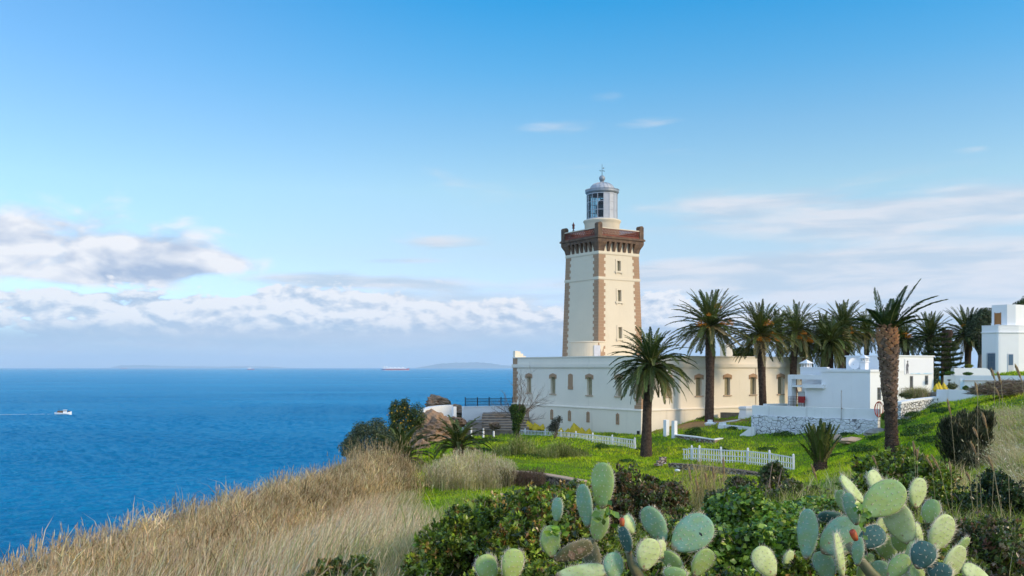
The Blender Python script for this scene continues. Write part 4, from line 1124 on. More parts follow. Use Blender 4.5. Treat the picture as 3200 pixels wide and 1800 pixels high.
wall_run('field_wall', 'low brown dry stone wall crossing the grass behind the tall cactus pad', run([(1590, 49.5), (1650, 49), (1700, 48.3), (1760, 47.3), (1822, 46)]), 1, .45, [M['stonewall_brown'], M['sill']], cap=(.06, .04), tops=tops([(1470, 49.5), (1474, 49), (1480, 48.3), (1490, 47.3), (1502, 46)]), base_drop=1.0)
wall_run('field_wall', 'low brown dry stone wall in front of the sagging picket fence', run([(2095, 54.5), (2170, 53.5), (2240, 52.3), (2310, 50.8), (2395, 49)]), 1, .45, [M['stonewall_mixed'], M['stonewall_brown']], cap=(.08, .03), tops=tops([(1447, 54.5), (1452, 53.5), (1460, 52.3), (1468, 50.8), (1481, 49)]), base_drop=1.0)
wall_run('terrace_ledge', 'low white wall end beside the white house porch', run([(2390, 72), (2458, 73.5)]), 1, .3, [M['white']], tops=tops([(1262, 72), (1261, 73.5)]), base_drop=1.5)
def buttress():
    p = P(2347, 1362, 67.6); m = MB(); m.prism([(-.75, -.15, -.4), (.25, -.15, -.4), (.25, -.15, .62), (.02, -.15, .62), (-.75, -.15, .06)], (0, .5, 0))
    o = m.build('sloping_buttress', M['whitewash'], None, loc=tuple(p)); o.rotation_euler = (0, 0, R(-25)); tag(o, 'sloping white buttress at the left end of the retaining wall', 'buttress')
buttress()
def little_steps():
    a = P(2240, 1346, 73); m = MB()
    for k in range(4): m.box(-.42, .42, k*.3, 2.2, -.3 if k == 0 else k*.14-.001, (k+1)*.14)
    o = m.build('garden_steps', M['step'], None, loc=tuple(a)); o.rotation_euler = (0, 0, R(-10)); tag(o, 'four small stone steps between the white newel posts', 'steps')
little_steps()
def rocks_small():
    def stone(px, py, d, sx, sy, sz, label, mat='sill', name='stone_block', seed=0):
        p = P(px, py, d); m = MB(); f = lambda v: 1+.22*mnoise.noise(v*2.2+Vector((seed, 1, 2)))
        m.ball((0, 0, 0), (sx, sy, sz), 14, 9, f); o = m.build(name, M[mat], None, loc=tuple(p)); o.rotation_euler = (0, 0, seed); tag(o, label, 'stone')
    stone(2661, 1377, 57, .85, .5, .22, 'flat pale boulder in the grass left of the big palm', 'sill', seed=.3)
    stone(2618, 1372, 60, .42, .3, .30, 'small pale boulder at the foot of the retaining wall', 'sill', seed=1.3)
    stone(2117, 1470, 52, .17, .12, .07, 'small white stone on the grass before the dry stone wall', 'white', seed=2.3)
    stone(2740, 1355, 58, .8, .4, .35, 'low concrete edge stone behind the big palm trunk', 'grey', seed=.1)
    p = P(2067, 1452, 55); m = MB(); m.obox((0, 0, .15), (.52, .32, .18), .1); m.obox((.08, .02, .34), (.36, .28, .2), .2); m.obox((-.2, -.2, .02), (.5, .3, .1), -.2)
    o = m.build('brick_stack', M['stonewall_mixed'], None, loc=tuple(p)); tag(o, 'small stack of reddish broken bricks on the lawn', 'bricks')
    # broken concrete ring
    p = P(1592, 1562, 39.0); m = MB(); n = 14
    for i in range(n):
        a = R(20)+R(150)*i/n; b = R(20)+R(150)*(i+1)/n; r0, r1 = .52, .66
        m.prism([(r0*math.cos(a), r0*math.sin(a)*.8, -.25), (r1*math.cos(a), r1*math.sin(a)*.8, -.25), (r1*math.cos(b), r1*math.sin(b)*.8, -.25), (r0*math.cos(b), r0*math.sin(b)*.8, -.25)], (0, 0, .42))
    o = m.build('broken_well_ring', M['sill'], None, loc=tuple(p)); o.rotation_euler = (0, R(6), R(0)); tag(o, 'broken curved concrete ring lying in the green hollow', 'concrete ring')
    p = P(1615, 1572, 38.4); m = MB(); m.obox((.2, 0, .05), (.75, .12, .2), R(-18)); o = m.build('concrete_slab', M['grey'], None, loc=tuple(p)); tag(o, 'short grey concrete slab beside the broken ring', 'slab')
rocks_small()
# ------------------------------------------------------------------ steps, wall and railing left of the building, sea rocks
def left_side():
    m = MB(); a = P(1496, 1352, 82.5); c = P(1600, 1352, 83.0)
    root_z = a.z
    n = 7
    for k in range(n):
        y0 = 82.0+k*.85; x0 = XY(1498+k*1.5, y0)[0]; x1 = XY(1606, y0)[0]+.3
        z1 = P(0, 1344-k*8.4, y0).z
        m.add([(x0,y0,33.0),(x1+1,y0+.6,33.0),(x1+1,y0+8,33.0),(x0,y0+8,33.0),(x0,y0,z1),(x1+1,y0+.6,z1),(x1+1,y0+8,z1),(x0,y0+8,z1)],
              [(0,3,2,1),(4,5,6,7),(0,1,5,4),(1,2,6,5),(2,3,7,6),(3,0,4,7)])
    for k in range(4):
        y0 = 81.2+k*.7; x0 = XY(1450+k*3, y0)[0]; x1 = XY(1506, y0)[0]
        z1 = P(0, 1347-k*9, y0).z
        m.add([(x0,y0+.5,32.8),(x1,y0,32.8),(x1,y0+4,32.8),(x0,y0+4,32.8),(x0,y0+.5,z1),(x1,y0,z1),(x1,y0+4,z1),(x0,y0+4,z1)],
              [(0,3,2,1),(4,5,6,7),(0,1,5,4),(1,2,6,5),(2,3,7,6),(3,0,4,7)])
    o = m.build('stone_steps', M['step'], None); tag(o, 'broad worn brown stone steps left of the cream building', 'steps')
    ln = MB()
    for k in range(n):
        y0 = 82.0+k*.85; x0 = XY(1498+k*1.5, y0)[0]; x1 = XY(1606, y0)[0]+1.3; z1 = P(0, 1344-k*8.4, y0).z
        ln.add([(x0,y0-.03,z1-.05),(x1,y0+.57,z1-.05),(x1,y0+.7,z1-.05),(x0,y0+.1,z1-.05),(x0,y0-.03,z1+.004),(x1,y0+.57,z1+.004),(x1,y0+.7,z1+.004),(x0,y0+.1,z1+.004)],
               [(0,3,2,1),(4,5,6,7),(0,1,5,4),(1,2,6,5),(2,3,7,6),(3,0,4,7)])
    e = ln.build('step_nosing', M['sill'], o)
    wall_run('parapet_wall', 'white wall carrying the dark blue railing above the steps', run([(1446, 89), (1500, 90), (1560, 91), (1606, 92)]), 1, .3, [M['white'], M['white']], cap=(.07, .03), tops=tops([(1270, 89), (1269, 90), (1268, 91), (1267, 92)]), base_drop=1.2)
    # railing
    p0 = Vector((*XY(1454, 89.2), P(0, 1269.5, 89.2).z)); p1 = Vector((*XY(1604, 91.8), P(0, 1267.5, 91.8).z))
    root = thing('iron_railing', 'dark blue iron railing along the white wall above the sea', 'railing', tuple(p0))
    D = p1-p0; rz = math.atan2(D.y, D.x); L = math.hypot(D.x, D.y)
    for zf in (.12, .42, .68):
        b = MB(); b.add([], []); b.tube([(0, 0, zf), (D.x, D.y, D.z+zf)], .018, 5); b.build('rail', M['iron'], root)
    br = MB(); br.box(-.011, .011, -.011, .011, .03, .76); br = br.build('bar', M['iron'], root)
    n = 46
    for i in range(n):
        o = br if i == 0 else br.copy()
        if i: COL.objects.link(o)
        o.location = (D.x*i/n, D.y*i/n, D.z*i/n); o.rotation_euler = (0, 0, rz)
    po = MB(); po.box(-.035, .035, -.035, .035, 0, .84); po = po.build('post', M['iron'], root)
    for i in range(5):
        o = po if i == 0 else po.copy()
        if i: COL.objects.link(o)
        k = i/4*.985; o.location = (D.x*k, D.y*k, D.z*k); o.rotation_euler = (0, 0, rz)
    # rocks
    def rock(px, py, d, r, label, seed, tilt=0.0, rough=.35):
        p = P(px, py, d); m = MB(); s = Vector((seed*3.1, seed*1.7, seed))
        def f(v):
            k = 1+rough*mnoise.noise(v*1.1+s)+rough*.5*mnoise.noise(v*2.7+s)-.30*abs(mnoise.noise(v*3.3+s))-.16*abs(mnoise.noise(v*8+s))
            layer = .045*math.sin((v.z*1.2+v.x*.5)*14+2*mnoise.noise(v*1.5+s)); return k+layer
        m.ball((0, 0, 0), r, 56, 40, f); o = m.build('sea_rock', M['rock'], None, loc=tuple(p)); o.rotation_euler = (0, tilt, seed)
        tag(o, label, 'rock', 'rocks by the cliff edge')
    rock(1366, 1262, 96, (1.35, 1.3, .95), 'brown rounded rock standing highest, behind the white ledge', 1.0)
    rock(1418, 1290, 92, (1.45, 1.5, .95), 'grey brown rock between the white pillar and the white wall', 2.2)
    rock(1350, 1350, 78, (2.1, 1.6, 1.75), 'large reddish rock face beside the yellow fruited bush', 3.4, .3, .28)
    rock(1305, 1402, 73, (1.1, 1.0, .75), 'low grey rock at the bottom of the rock face', 4.1, .1)
    rock(1405, 1322, 84, (1.5, 1.3, .7), 'flat brown rock below the white pillar', 5.6, -.1)
    rock(1545, 1330, 81.5, (.55, .5, .35), 'loose rock lying on the left half of the steps', 6.6, .1)
    wall_run('white_ledge', 'white ledge wall curving over the rocks above the sea', run([(1316, 84), (1345, 86), (1375, 88), (1410, 89)]), 1, .5, [M['white']], tops=tops([(1281, 84), (1271, 86), (1267, 88), (1265, 89)]), base_drop=.0)
left_side()
# ------------------------------------------------------------------ beanbags
def beanbags():
    rt = None
    m = MB(); pr = []
    def f(v): 
        a = math.atan2(v.y, v.x); return 1+.05*math.sin(a*5)*abs(math.sin(math.acos(max(-1, min(1, v.z)))))
    N = 24; rows = 18; vs = []; fs = []
    for i in range(rows+1):
        t = i/rows; z = .86*t; 
        r = .44*math.sin(min(1, t/.34)*math.pi/2)*(1-max(0, (t-.25)/.75)**1.25)+.015
        for j in range(N):
            a = 2*math.pi*j/N; k = 1+.05*math.sin(a*4+t*3)+.05*math.sin(a*7-t*5)*t
            vs.append((r*k*math.cos(a)+.12*t*t, r*k*math.sin(a), z*(1-.02*math.sin(a*3))))
    for i in range(rows):
        for j in range(N): fs.append((i*N+j, i*N+(j+1) % N, (i+1)*N+(j+1) % N, (i+1)*N+j))
    fs.append(tuple(range(N))[::-1]); m.add(vs, fs)
    src = m.build('beanbag', M['yellow'], None, smooth=True)
    lst = [(1590, .95, .9, 0.2, 'bright yellow beanbag at the left end of the row, beside the ivy trunk'), (1605, 1.0, .75, 1.5, 'yellow beanbag half hidden by the ivy trunk'),
        (1641, .5, 1.15, 2.0, 'tall yellow beanbag just right of the ivy trunk'), (1652, 1.0, 1.0, .9, 'yellow beanbag second right of the ivy trunk, leaning'), (1667, 1.2, 1.12, 2.8, 'upright yellow beanbag below the leftmost slit window'),
        (1688, 1.1, .95, 4.0, 'yellow beanbag with a folded tip, fourth from the ivy trunk'), (1702, .8, .7, 1.0, 'small yellow beanbag just left of the dark bush'),
        (1762, 1.3, .78, 2.0, 'flattened yellow beanbag just right of the dark bush'), (1786, 1.3, .82, 5.0, 'sagging yellow beanbag left of the pointed one'),
        (1810, 1.1, 1.25, 3.0, 'pointed yellow beanbag rising highest behind the fence'), (1828, 1.2, .85, .4, 'yellow beanbag right of the pointed one'), (1849, 1.3, .72, 1.1, 'low yellow beanbag at the right end of the row')]
    for i, (px, off, s, rz, lb) in enumerate(lst):
        u = wl(px, -off); p = B0+uL*u-uR*(off+.35)
        o = src if i == 0 else src.copy()
        if i: COL.objects.link(o)
        zb = P(0, 1352 if px < 1720 else 1368, p.y).z
        o.location = (p.x, p.y, zb+.10); o.rotation_euler = (random.uniform(-.25, .25), random.uniform(-.2, .25), rz); o.scale = (s*1.12, s*1.12, s*random.uniform(1.0, 1.15))
        tag(o, lb, 'beanbag', 'yellow beanbags along the wall')
    for i, (px, s) in enumerate(((2924, .8), (2934, .95), (2952, .9))):
        o = src.copy(); COL.objects.link(o); p = P(px, 1226, 66+i*.5); o.location = p; o.scale = (s*.62, s*.62, s*.9); o.rotation_euler = (0, 0, i*1.3)
        tag(o, ('yellow beanbag left of three beside the pine trunk', 'yellow beanbag in the middle of three beside the pine trunk', 'yellow beanbag right of three beside the pine trunk')[i], 'beanbag', 'beanbags beside the pine')
beanbags()
def hose_and_pole():
    m = MB(); c = P(2747, 1278, 61.6)
    for k in range(5):
        r = .30+.02*math.sin(k*2); w_ = (1, .75, .45, .9, .2)[k]
        m.tube([(r*w_*math.cos(a), .02*k, .48*math.sin(a)-.02*k) for a in np.linspace(R(-80), R(260), 40)], .016, 5)
    o = m.build('hose_coil', M['hose'], None, loc=tuple(c)); tag(o, 'coiled red garden hose hanging by the end of the retaining wall', 'hose')
    a = P(2627, 1311, 63.7); m = MB(); m.tube([(0, 0, 0), (0, 0, 1.95)], .022, 6); m.tube([(0, 0, 1.9), (.06, 0, 1.86)], .02, 5); m.tube([(0, 0, .75), (.07, -.02, .75)], .05, 6)
    o = m.build('thin_pole', M['grey'], None, loc=(a.x, a.y-.12, a.z)); tag(o, 'thin grey metal pole fixed to the retaining wall', 'pole')
    # frame and pot plants left of the rubble wall
    a = P(2817, 1243, 63); m = MB()
    for x in (0, .38, .72): m.tube([(x, 0, 0), (x, 0, .62)], .013, 4)
    m.tube([(0, 0, .62), (.78, 0, .64)], .013, 4); o = m.build('wire_frame', M['rediron'], None, loc=tuple(a)); tag(o, 'thin rusty wire frame below the painted panel', 'frame')
hose_and_pole()
# ------------------------------------------------------------------ ships
def ships():
    def hull(L, B, H, bow=.14):
        pts = []
        n = 12
        for i in range(n+1):
            t = i/n; y = B/2*min(1, (1-t)/bow)**.6 if t > 1-bow else B/2*min(1, .7+.3*t/.08)
            pts.append((-L/2+L*t, y))
        return pts+[(x, -y) for x, y in reversed(pts)]
    # gas tanker
    D = 13480; p = P(1236.5, 1157.4, D); root = thing('tanker_ship', 'long red hulled tanker with white cargo deck on the horizon', 'ship', (p.x, p.y, 0))
    L = 385; pts = hull(L, 50, 22)
    m = MB(); m.prism([(x, y, -4) for x, y in pts], (0, 0, 25)); m.prism([(x, y, 21.1) for x, y in pts if x > L*.40], (0, 0, 7)); m.build('hull', M['shipred'], root)
    m = MB(); m.prism([(x*1.001, y*1.01, -3) for x, y in pts], (0, 0, 6)); m.build('boot_stripe', M['white'], root)
    m = MB(); m.box(-L/2-.5, -L/2+48, -25.6, 25.6, 3.2, 20.9); m.build('stern_plating', M['shipblue'], root)
    m = MB(); m.box(-L*.34, L*.36, -20, 20, 21.1, 34); m.box(-L*.34+30, -L*.02, -15, 15, 34.1, 40); m.build('cargo_deck', M['white'], root)
    for k in range(4):
        m = MB(); m.ball((-L*.20+k*L*.15, 0, 33), (24, 22, 13), 16, 8); m.build('tank_dome', M['white'], root, smooth=True)
    m = MB(); m.box(-L*.455, -L*.40, -22, 22, 21.1, 60); m.build('deckhouse', M['white'], root)
    m = MB(); m.box(-L*.37, -L*.31, -12, 12, 21.1, 46); m.ball((-L*.335, 0, 50), (12, 12, 10), 10, 6); m.build('funnel', M['white'], root)
    m = MB(); m.tube([(L*.36, 0, 28), (L*.36, 0, 52)], 1.4, 6); m.tube([(-L*.19, 0, 36), (-L*.19, 0, 56)], 1.4, 6); m.build('mast', M['white'], root)
    # red trawler-like vessel
    p = P(784, 1155.2, 17900); root = thing('cargo_vessel', 'small red hulled vessel with white superstructure in the middle of the horizon', 'ship', (p.x, p.y, 0))
    L = 131; pts = hull(L, 24, 12); m = MB(); m.prism([(x, y, -3) for x, y in pts], (0, 0, 17)); m.build('hull', M['shipred'], root)
    m = MB(); m.box(-L*.38, 0, -10, 10, 14.1, 34); m.box(-L*.25, -L*.08, -8, 8, 34.1, 48); m.build('deckhouse', M['white'], root)
    m = MB(); m.tube([(L*.15, 0, 14), (L*.24, 0, 62)], 3, 6); m.build('crane', M['white'], root)
    p = P(387, 1151.5, 39000); root = thing('distant_freighter', 'tiny dark reddish freighter far off at left on the horizon', 'ship', (p.x, p.y, 0))
    L = 262; pts = hull(L, 34, 12); m = MB(); m.prism([(x, y, -3) for x, y in pts], (0, 0, 26)); m.build('hull', M['shipred'], root)
    m = MB(); m.box(L*.28, L*.40, -12, 12, 23.1, 60); m.build('deckhouse', M['white'], root)
    # fishing boat
    D = 824; p = P(198, 1294.5, D); root = thing('fishing_boat', 'small white fishing boat trailing a foam wake at left', 'boat', (p.x, p.y, 0), R(3))
    L = 13.9
    vs = []; n = 14
    for i in range(n+1):
        t = i/n; wdt = 2.1*(math.sin(min(1, t/.25)*math.pi/2)*.25+.75)*(1-max(0, (t-.55)/.45)**2.2); sh = 1.15+.35*(1-t)**3+1.2*max(0, (t-.45)/.55)**2
        for (k, z) in ((.55, -.5), (.92, .35), (1, sh)): vs += [(-L/2+L*t+(.5 if z > .5 else 0)*max(0, t-.8), wdt*k, z), (-L/2+L*t+(.5 if z > .5 else 0)*max(0, t-.8), -wdt*k, z)]
    fs = []
    for i in range(n):
        a = 6*i; b = a+6
        fs += [(a, b, b+2, a+2), (a+2, b+2, b+4, a+4), (a+1, a+3, b+3, b+1), (a+3, a+5, b+5, b+3), (a+4, b+4, b+5, a+5)]
    fs += [(0, 2, 4, 5, 3, 1)]
    m = MB(); m.add(vs, fs); m.build('hull', M['white'], root)
    m = MB(); m.box(.2, 2.6, -1.2, 1.2, 1.2, 3.6); m.box(.0, 2.9, -1.35, 1.35, 3.602, 3.75); m.build('wheelhouse', M['white'], root)
    m = MB(); m.box(.4, 2.62, -1.21, 1.21, 2.5, 3.1); m.build('window_band', M['pane'], root)
    m = MB(); m.box(-4.6, -.4, -1.3, 1.3, 1.2, 2.9); m.build('net_gear', M['brownstone'], root)
    m = MB(); m.tube([(-3.7, 0, 2.9), (-3.7, 0, 5.2)], .12, 6); m.tube([(-3.7, 0, 4.6), (-1.2, 0, 3.4)], .06, 5); m.tube([(5.4, 0, 1.9), (4.2, 0, 3.2)], .12, 5); m.build('mast', M['iron'], root)
    m = MB(); m.box(4.2, 5.6, -.7, .7, 1.9, 2.6); m.build('bow_winch', M['brownstone'], root)
    # wake: foam ribbon on the water
    vs = []; n = 60; xe = p.x-L/2+1; x0 = P(-60, 0, 815).x
    for i in range(n+1):
        t = i/n; x = xe+(x0-xe)*t; y = p.y-t*t*8-t*6; wd = .9+2.2*t+.5*math.sin(i*1.3)
        vs += [(x, y-wd, .06), (x, y+wd, .06)]
    o = MB(); o.add(vs, [(2*i, 2*i+1, 2*i+3, 2*i+2) for i in range(n)])
    mt, g, b = newmat('wake_foam'); tc = g.n('ShaderNodeTexCoord').outputs['Object']
    nz = g.noise(tc, .8, 5, .7); tr = g.n('ShaderNodeBsdfTransparent'); mx = g.n('ShaderNodeMixShader')
    g.l(g.ss(nz, .38, .55), mx.inputs[0]); g.l(tr.outputs[0], mx.inputs[1]); g.l(b.outputs[0], mx.inputs[2]); g.l(mx.outputs[0], g.nt.nodes['Material Output'].inputs[0])
    b.inputs['Base Color'].default_value = (.8, .82, .84, 1); b.inputs['Roughness'].default_value = .9
    w_ = o.build('wake', mt); tag(w_, 'white foam wake trailing left from the fishing boat', 'wake', kind='stuff')
M['shipred'] = solid('ship_red_paint', (.36, .06, .07), .6, .1, .05); M['shipblue'] = solid('ship_blue_paint', (.05, .07, .25), .6, .1, .05)
ships()
# ------------------------------------------------------------------ vegetation
M['leaf'] = foliage('leaf', .30, .5, .3)
M['leaf_gloss'] = foliage('glossy_leaf', .25, .32, .5)
M['frond'] = foliage('palm_frond', .18, .45, .35)
M['straw'] = foliage('straw', .35, .7, .1)
M['grassblade'] = foliage('grass_blade', .45, .6, .15)
def barkmat(name, a, b, sc=6):
    m = solid(name, a, .95, .2, sc, .7, 18, col2=b, spec=.1); return m
M['palmbark'] = barkmat('palm_bark', (.11, .075, .055), (.05, .035, .03))
M['boot_mid'] = barkmat('palm_boot_grey_brown', (.24, .16, .115), (.10, .065, .045), 9)
M['boot_tan'] = barkmat('palm_boot_tan', (.42, .22, .11), (.22, .11, .06))
M['bark'] = barkmat('grey_bark', (.16, .13, .11), (.08, .065, .055))
M['twig'] = barkmat('brown_twig', (.22, .165, .12), (.11, .08, .06))
def pal(cols, n, jit=.18):
    """random pick of colours with per-item brightness jitter"""
    c = np.array([x[0] for x in cols]); p = np.array([x[1] for x in cols], float); p /= p.sum()
    k = rng.choice(len(c), n, p=p)
    return np.clip(c[k]*(1+rng.normal(0, jit, (n, 1)))*(1+rng.normal(0, .05, (n, 3))), .002, 1)
def unit(v): return v/np.maximum(np.linalg.norm(v, axis=1, keepdims=True), 1e-9)
def leaves_np(C, Nn, size, cols, aspect=.5, fold=.25, droop=0.0, axis=None):
    """diamond leaves folded along the midrib at points C with normals Nn"""
    n = len(C); Nn = unit(Nn)
    ax = unit(np.cross(Nn, rng.normal(size=(n, 3)))) if axis is None else unit(axis)
    sd = unit(np.cross(Nn, ax)); s = (size*rng.uniform(.65, 1.25, n))[:, None]
    ax2 = ax.copy(); ax2[:, 2] -= droop
    V = np.empty((n, 4, 3)); V[:, 0] = C-ax*s*.5; V[:, 2] = C+ax2*s*.5
    V[:, 1] = C+sd*s*aspect*.5+Nn*s*fold*.5; V[:, 3] = C-sd*s*aspect*.5+Nn*s*fold*.5
    o = (np.arange(n)*4)[:, None]
    Fx = np.concatenate([o+np.array([[0, 1, 2]]), o+np.array([[0, 2, 3]])])
    return V.reshape(-1, 3), Fx, np.repeat(cols, 4, 0)
def lump(d, seed):
    a, b, c = d[:, 0], d[:, 1], d[:, 2]
    return (np.sin(a*3.1+seed)*np.sin(b*3.7+seed*1.7)+np.sin(b*5.3+c*4.1+seed*2.3)*.6+np.sin(a*8.1-c*7.3+seed)*.35)*.5
def blob_points(blobs, n, shell=.5, lumpy=.22):
    w_ = np.array([(r[0]*r[1]+r[1]*r[2]+r[0]*r[2]) for c, r in blobs]); w_ /= w_.sum()
    k = rng.choice(len(blobs), n, p=w_); c = np.array([b[0] for b in blobs])[k]; r = np.array([b[1] for b in blobs])[k]
    d = unit(rng.normal(size=(n, 3)))
    rad = rng.uniform(shell**2, 1, n)**.5*(1+lumpy*lump(d, 1.0+k*2.1))
    p = c+d*r*rad[:, None]
    return p, unit(d/r*r.mean()), rad
def shrub(name, label, cat, blobs, n, size, cols, base=None, mat='leaf', aspect=.5, shell=.45, lumpy=.25, nbr=14, group=None, br_mat='twig', clump=.35, up=.35, rnd=.9, thing_root=None, twig_r=.012, cull=None, sprig=0, buds=0, axis_up=0.0):
    blobs = [(tuple(c), tuple(r)) for c, r in blobs]
    bc = np.array([b[0] for b in blobs]).mean(0)
    core = list(blobs)
    for b in core if buds else ():
        for q in range(buds):
            v = Vector((random.gauss(0, 1), random.gauss(-.3, .8), abs(random.gauss(.4, .8)))).normalized(); kk = random.uniform(.22, .42)
            blobs.append(((b[0][0]+v.x*b[1][0]*.85, b[0][1]+v.y*b[1][1]*.85, b[0][2]+v.z*b[1][2]*.95), (b[1][0]*kk, b[1][1]*kk, b[1][2]*kk*random.uniform(1, 1.5))))
    lo = min(b[0][2]-b[1][2] for b in blobs)
    if base is None: base = (bc[0], bc[1], min(gz(bc[0], bc[1]), lo+.2))
    root = thing_root or thing(name, label, cat, tuple(base), 0, group)
    base = np.array(base)
    p, nn, rad = blob_points(blobs, n, shell, lumpy)
    if cull is not None:
        k = cull(p); p, nn, rad = p[k], nn[k], rad[k]
    n = len(p)
    N_ = nn*.55+rng.normal(size=(n, 3))*rnd*.6+np.array([0, 0, up])
    cl = lump(p*2.2, 3.3)
    col = pal(cols, n)*(1+clump*cl)[:, None]
    ax = None
    if sprig:
        ns = n//sprig; k = np.repeat(np.arange(ns), sprig); tip = unit(nn[:ns]*.6+rng.normal(0, .5, (ns, 3))+np.array([0, 0, .6]))
        rad_ = unit(rng.normal(size=(ns*sprig, 3))); ax = unit(tip[k]*.75+rad_*.9); sz = size*np.repeat(rng.uniform(.65, 1.35, ns), sprig)
        p = p[:ns][k]+ax*sz[:, None]*.5-tip[k]*rng.uniform(0, .8, (ns*sprig, 1))*sz[:, None]; N_ = tip[k]-ax*.3+rng.normal(0, .15, (ns*sprig, 3)); size = sz
        tone = np.repeat(pal(cols, ns, .15), sprig, 0)*(1+rng.normal(0, .14, (ns*sprig, 1))); col = tone*(1+clump*lump(p*2.2, 3.3))[:, None]
    elif axis_up: ax = nn*.5+rng.normal(0, .35, (n, 3))+np.array([0, 0, axis_up])
    V, Fx, C = leaves_np(p-base, N_, size, np.clip(col, .002, 1), aspect, axis=ax)
    np_mesh('foliage', V, [Fx], M[mat], root, C)
    m = MB()
    for i in range(nbr):
        b = random.choice(blobs); d = Vector((random.gauss(0, 1), random.gauss(0, 1), abs(random.gauss(0, 1)))).normalized()
        e = Vector(b[0])+Vector((d.x*b[1][0], d.y*b[1][1], d.z*b[1][2]))*random.uniform(.8, 1.22); s = Vector(base)+Vector((random.uniform(-.1, .1), random.uniform(-.1, .1), -.1))
        mid = (s+e)/2+Vector((random.uniform(-.15, .15), random.uniform(-.15, .15), .1))*b[1][0]
        m.tube([s-Vector(base), mid-Vector(base), e-Vector(base)], [twig_r*1.8, twig_r, twig_r*.4], 5)
    if nbr: m.build('branches', M[br_mat], root)
    return root
def blades(x, y, z, h, w_, lean, cols, segs=2, curl=.35):
    """grass blades as tapering strips; lean (n,2) horizontal tip offset in heights"""
    n = len(x); az = rng.uniform(0, 2*np.pi, n); sx, sy = np.cos(az)*w_/2, np.sin(az)*w_/2
    pts = []
    for k in range(segs+1):
        t = k/segs; q = t**1.7
        px = x+lean[:, 0]*h*q; py = y+lean[:, 1]*h*q; pz = z+h*(t-curl*.25*np.linalg.norm(lean, axis=1)*q*t)
        wk = (1-t)**.7
        if k < segs: pts += [np.stack([px-sx*wk, py-sy*wk, pz], 1), np.stack([px+sx*wk, py+sy*wk, pz], 1)]
        else: pts += [np.stack([px, py, pz], 1)]
    V = np.stack(pts, 1); m_ = V.shape[1]; o = (np.arange(n)*m_)[:, None]
    q4 = [o+np.array([[2*k, 2*k+1, 2*k+3, 2*k+2]]) for k in range(segs-1)]
    q3 = o+np.array([[2*segs-2, 2*segs-1, 2*segs]])
    C = np.repeat(cols, m_, 0)
    return V.reshape(-1, 3), (np.concatenate(q4) if q4 else np.zeros((0, 4), int)), q3, C
class Acc:
    def __init__(s): s.V = []; s.Q = []; s.T = []; s.C = []; s.n = 0
    def add(s, V, Q, T, C):
        s.V.append(V); s.C.append(C)
        if Q is not None and len(Q): s.Q.append(Q+s.n)
        if T is not None and len(T): s.T.append(T+s.n)
        s.n += len(V)
    def build(s, name, mat, parent=None, loc=None):
        fl = []
        if s.Q: fl.append(np.concatenate(s.Q))
        if s.T: fl.append(np.concatenate(s.T))
        return np_mesh(name, np.concatenate(s.V), fl, M[mat], parent, np.concatenate(s.C), loc=loc)
def in_view(x, y, pad=1.06): return (y > 3) & (np.abs(x) < y*.5333*pad+2.0)
# ---- footprints where no grass grows
def local(x, y, o): dx, dy = x-o.x, y-o.y; return dx*uR.x+dy*uR.y, dx*uL.x+dy*uL.y
def built(x, y):
    a, b = local(x, y, B0); k = (a > -.25) & (a < 19.9) & (b > -.25) & (b < 17.3)
    a, b = local(x, y, W0); k |= (a > -.2) & (a < 7.8) & (b > -.2) & (b < 7.3)
    a = Vector(XY(2745, 62.0)); b_ = Vector(XY(2350, 68.3)); t = (b_-a).normalized(); u = (x-a.x)*t.x+(y-a.y)*t.y; v = (x-a.x)*(-t.y)+(y-a.y)*t.x
    k |= (u > 0) & (u < (b_-a).length) & (v < .0) & (v > -3.5)
    k |= (x > XY(1445, 84)[0]) & (x < XY(1606, 84)[0]) & (y > 81) & (y < 93)
    q = ((x-15.2)/3.0)**2+((y-75.0)/1.7)**2; k |= q < 1
    return k
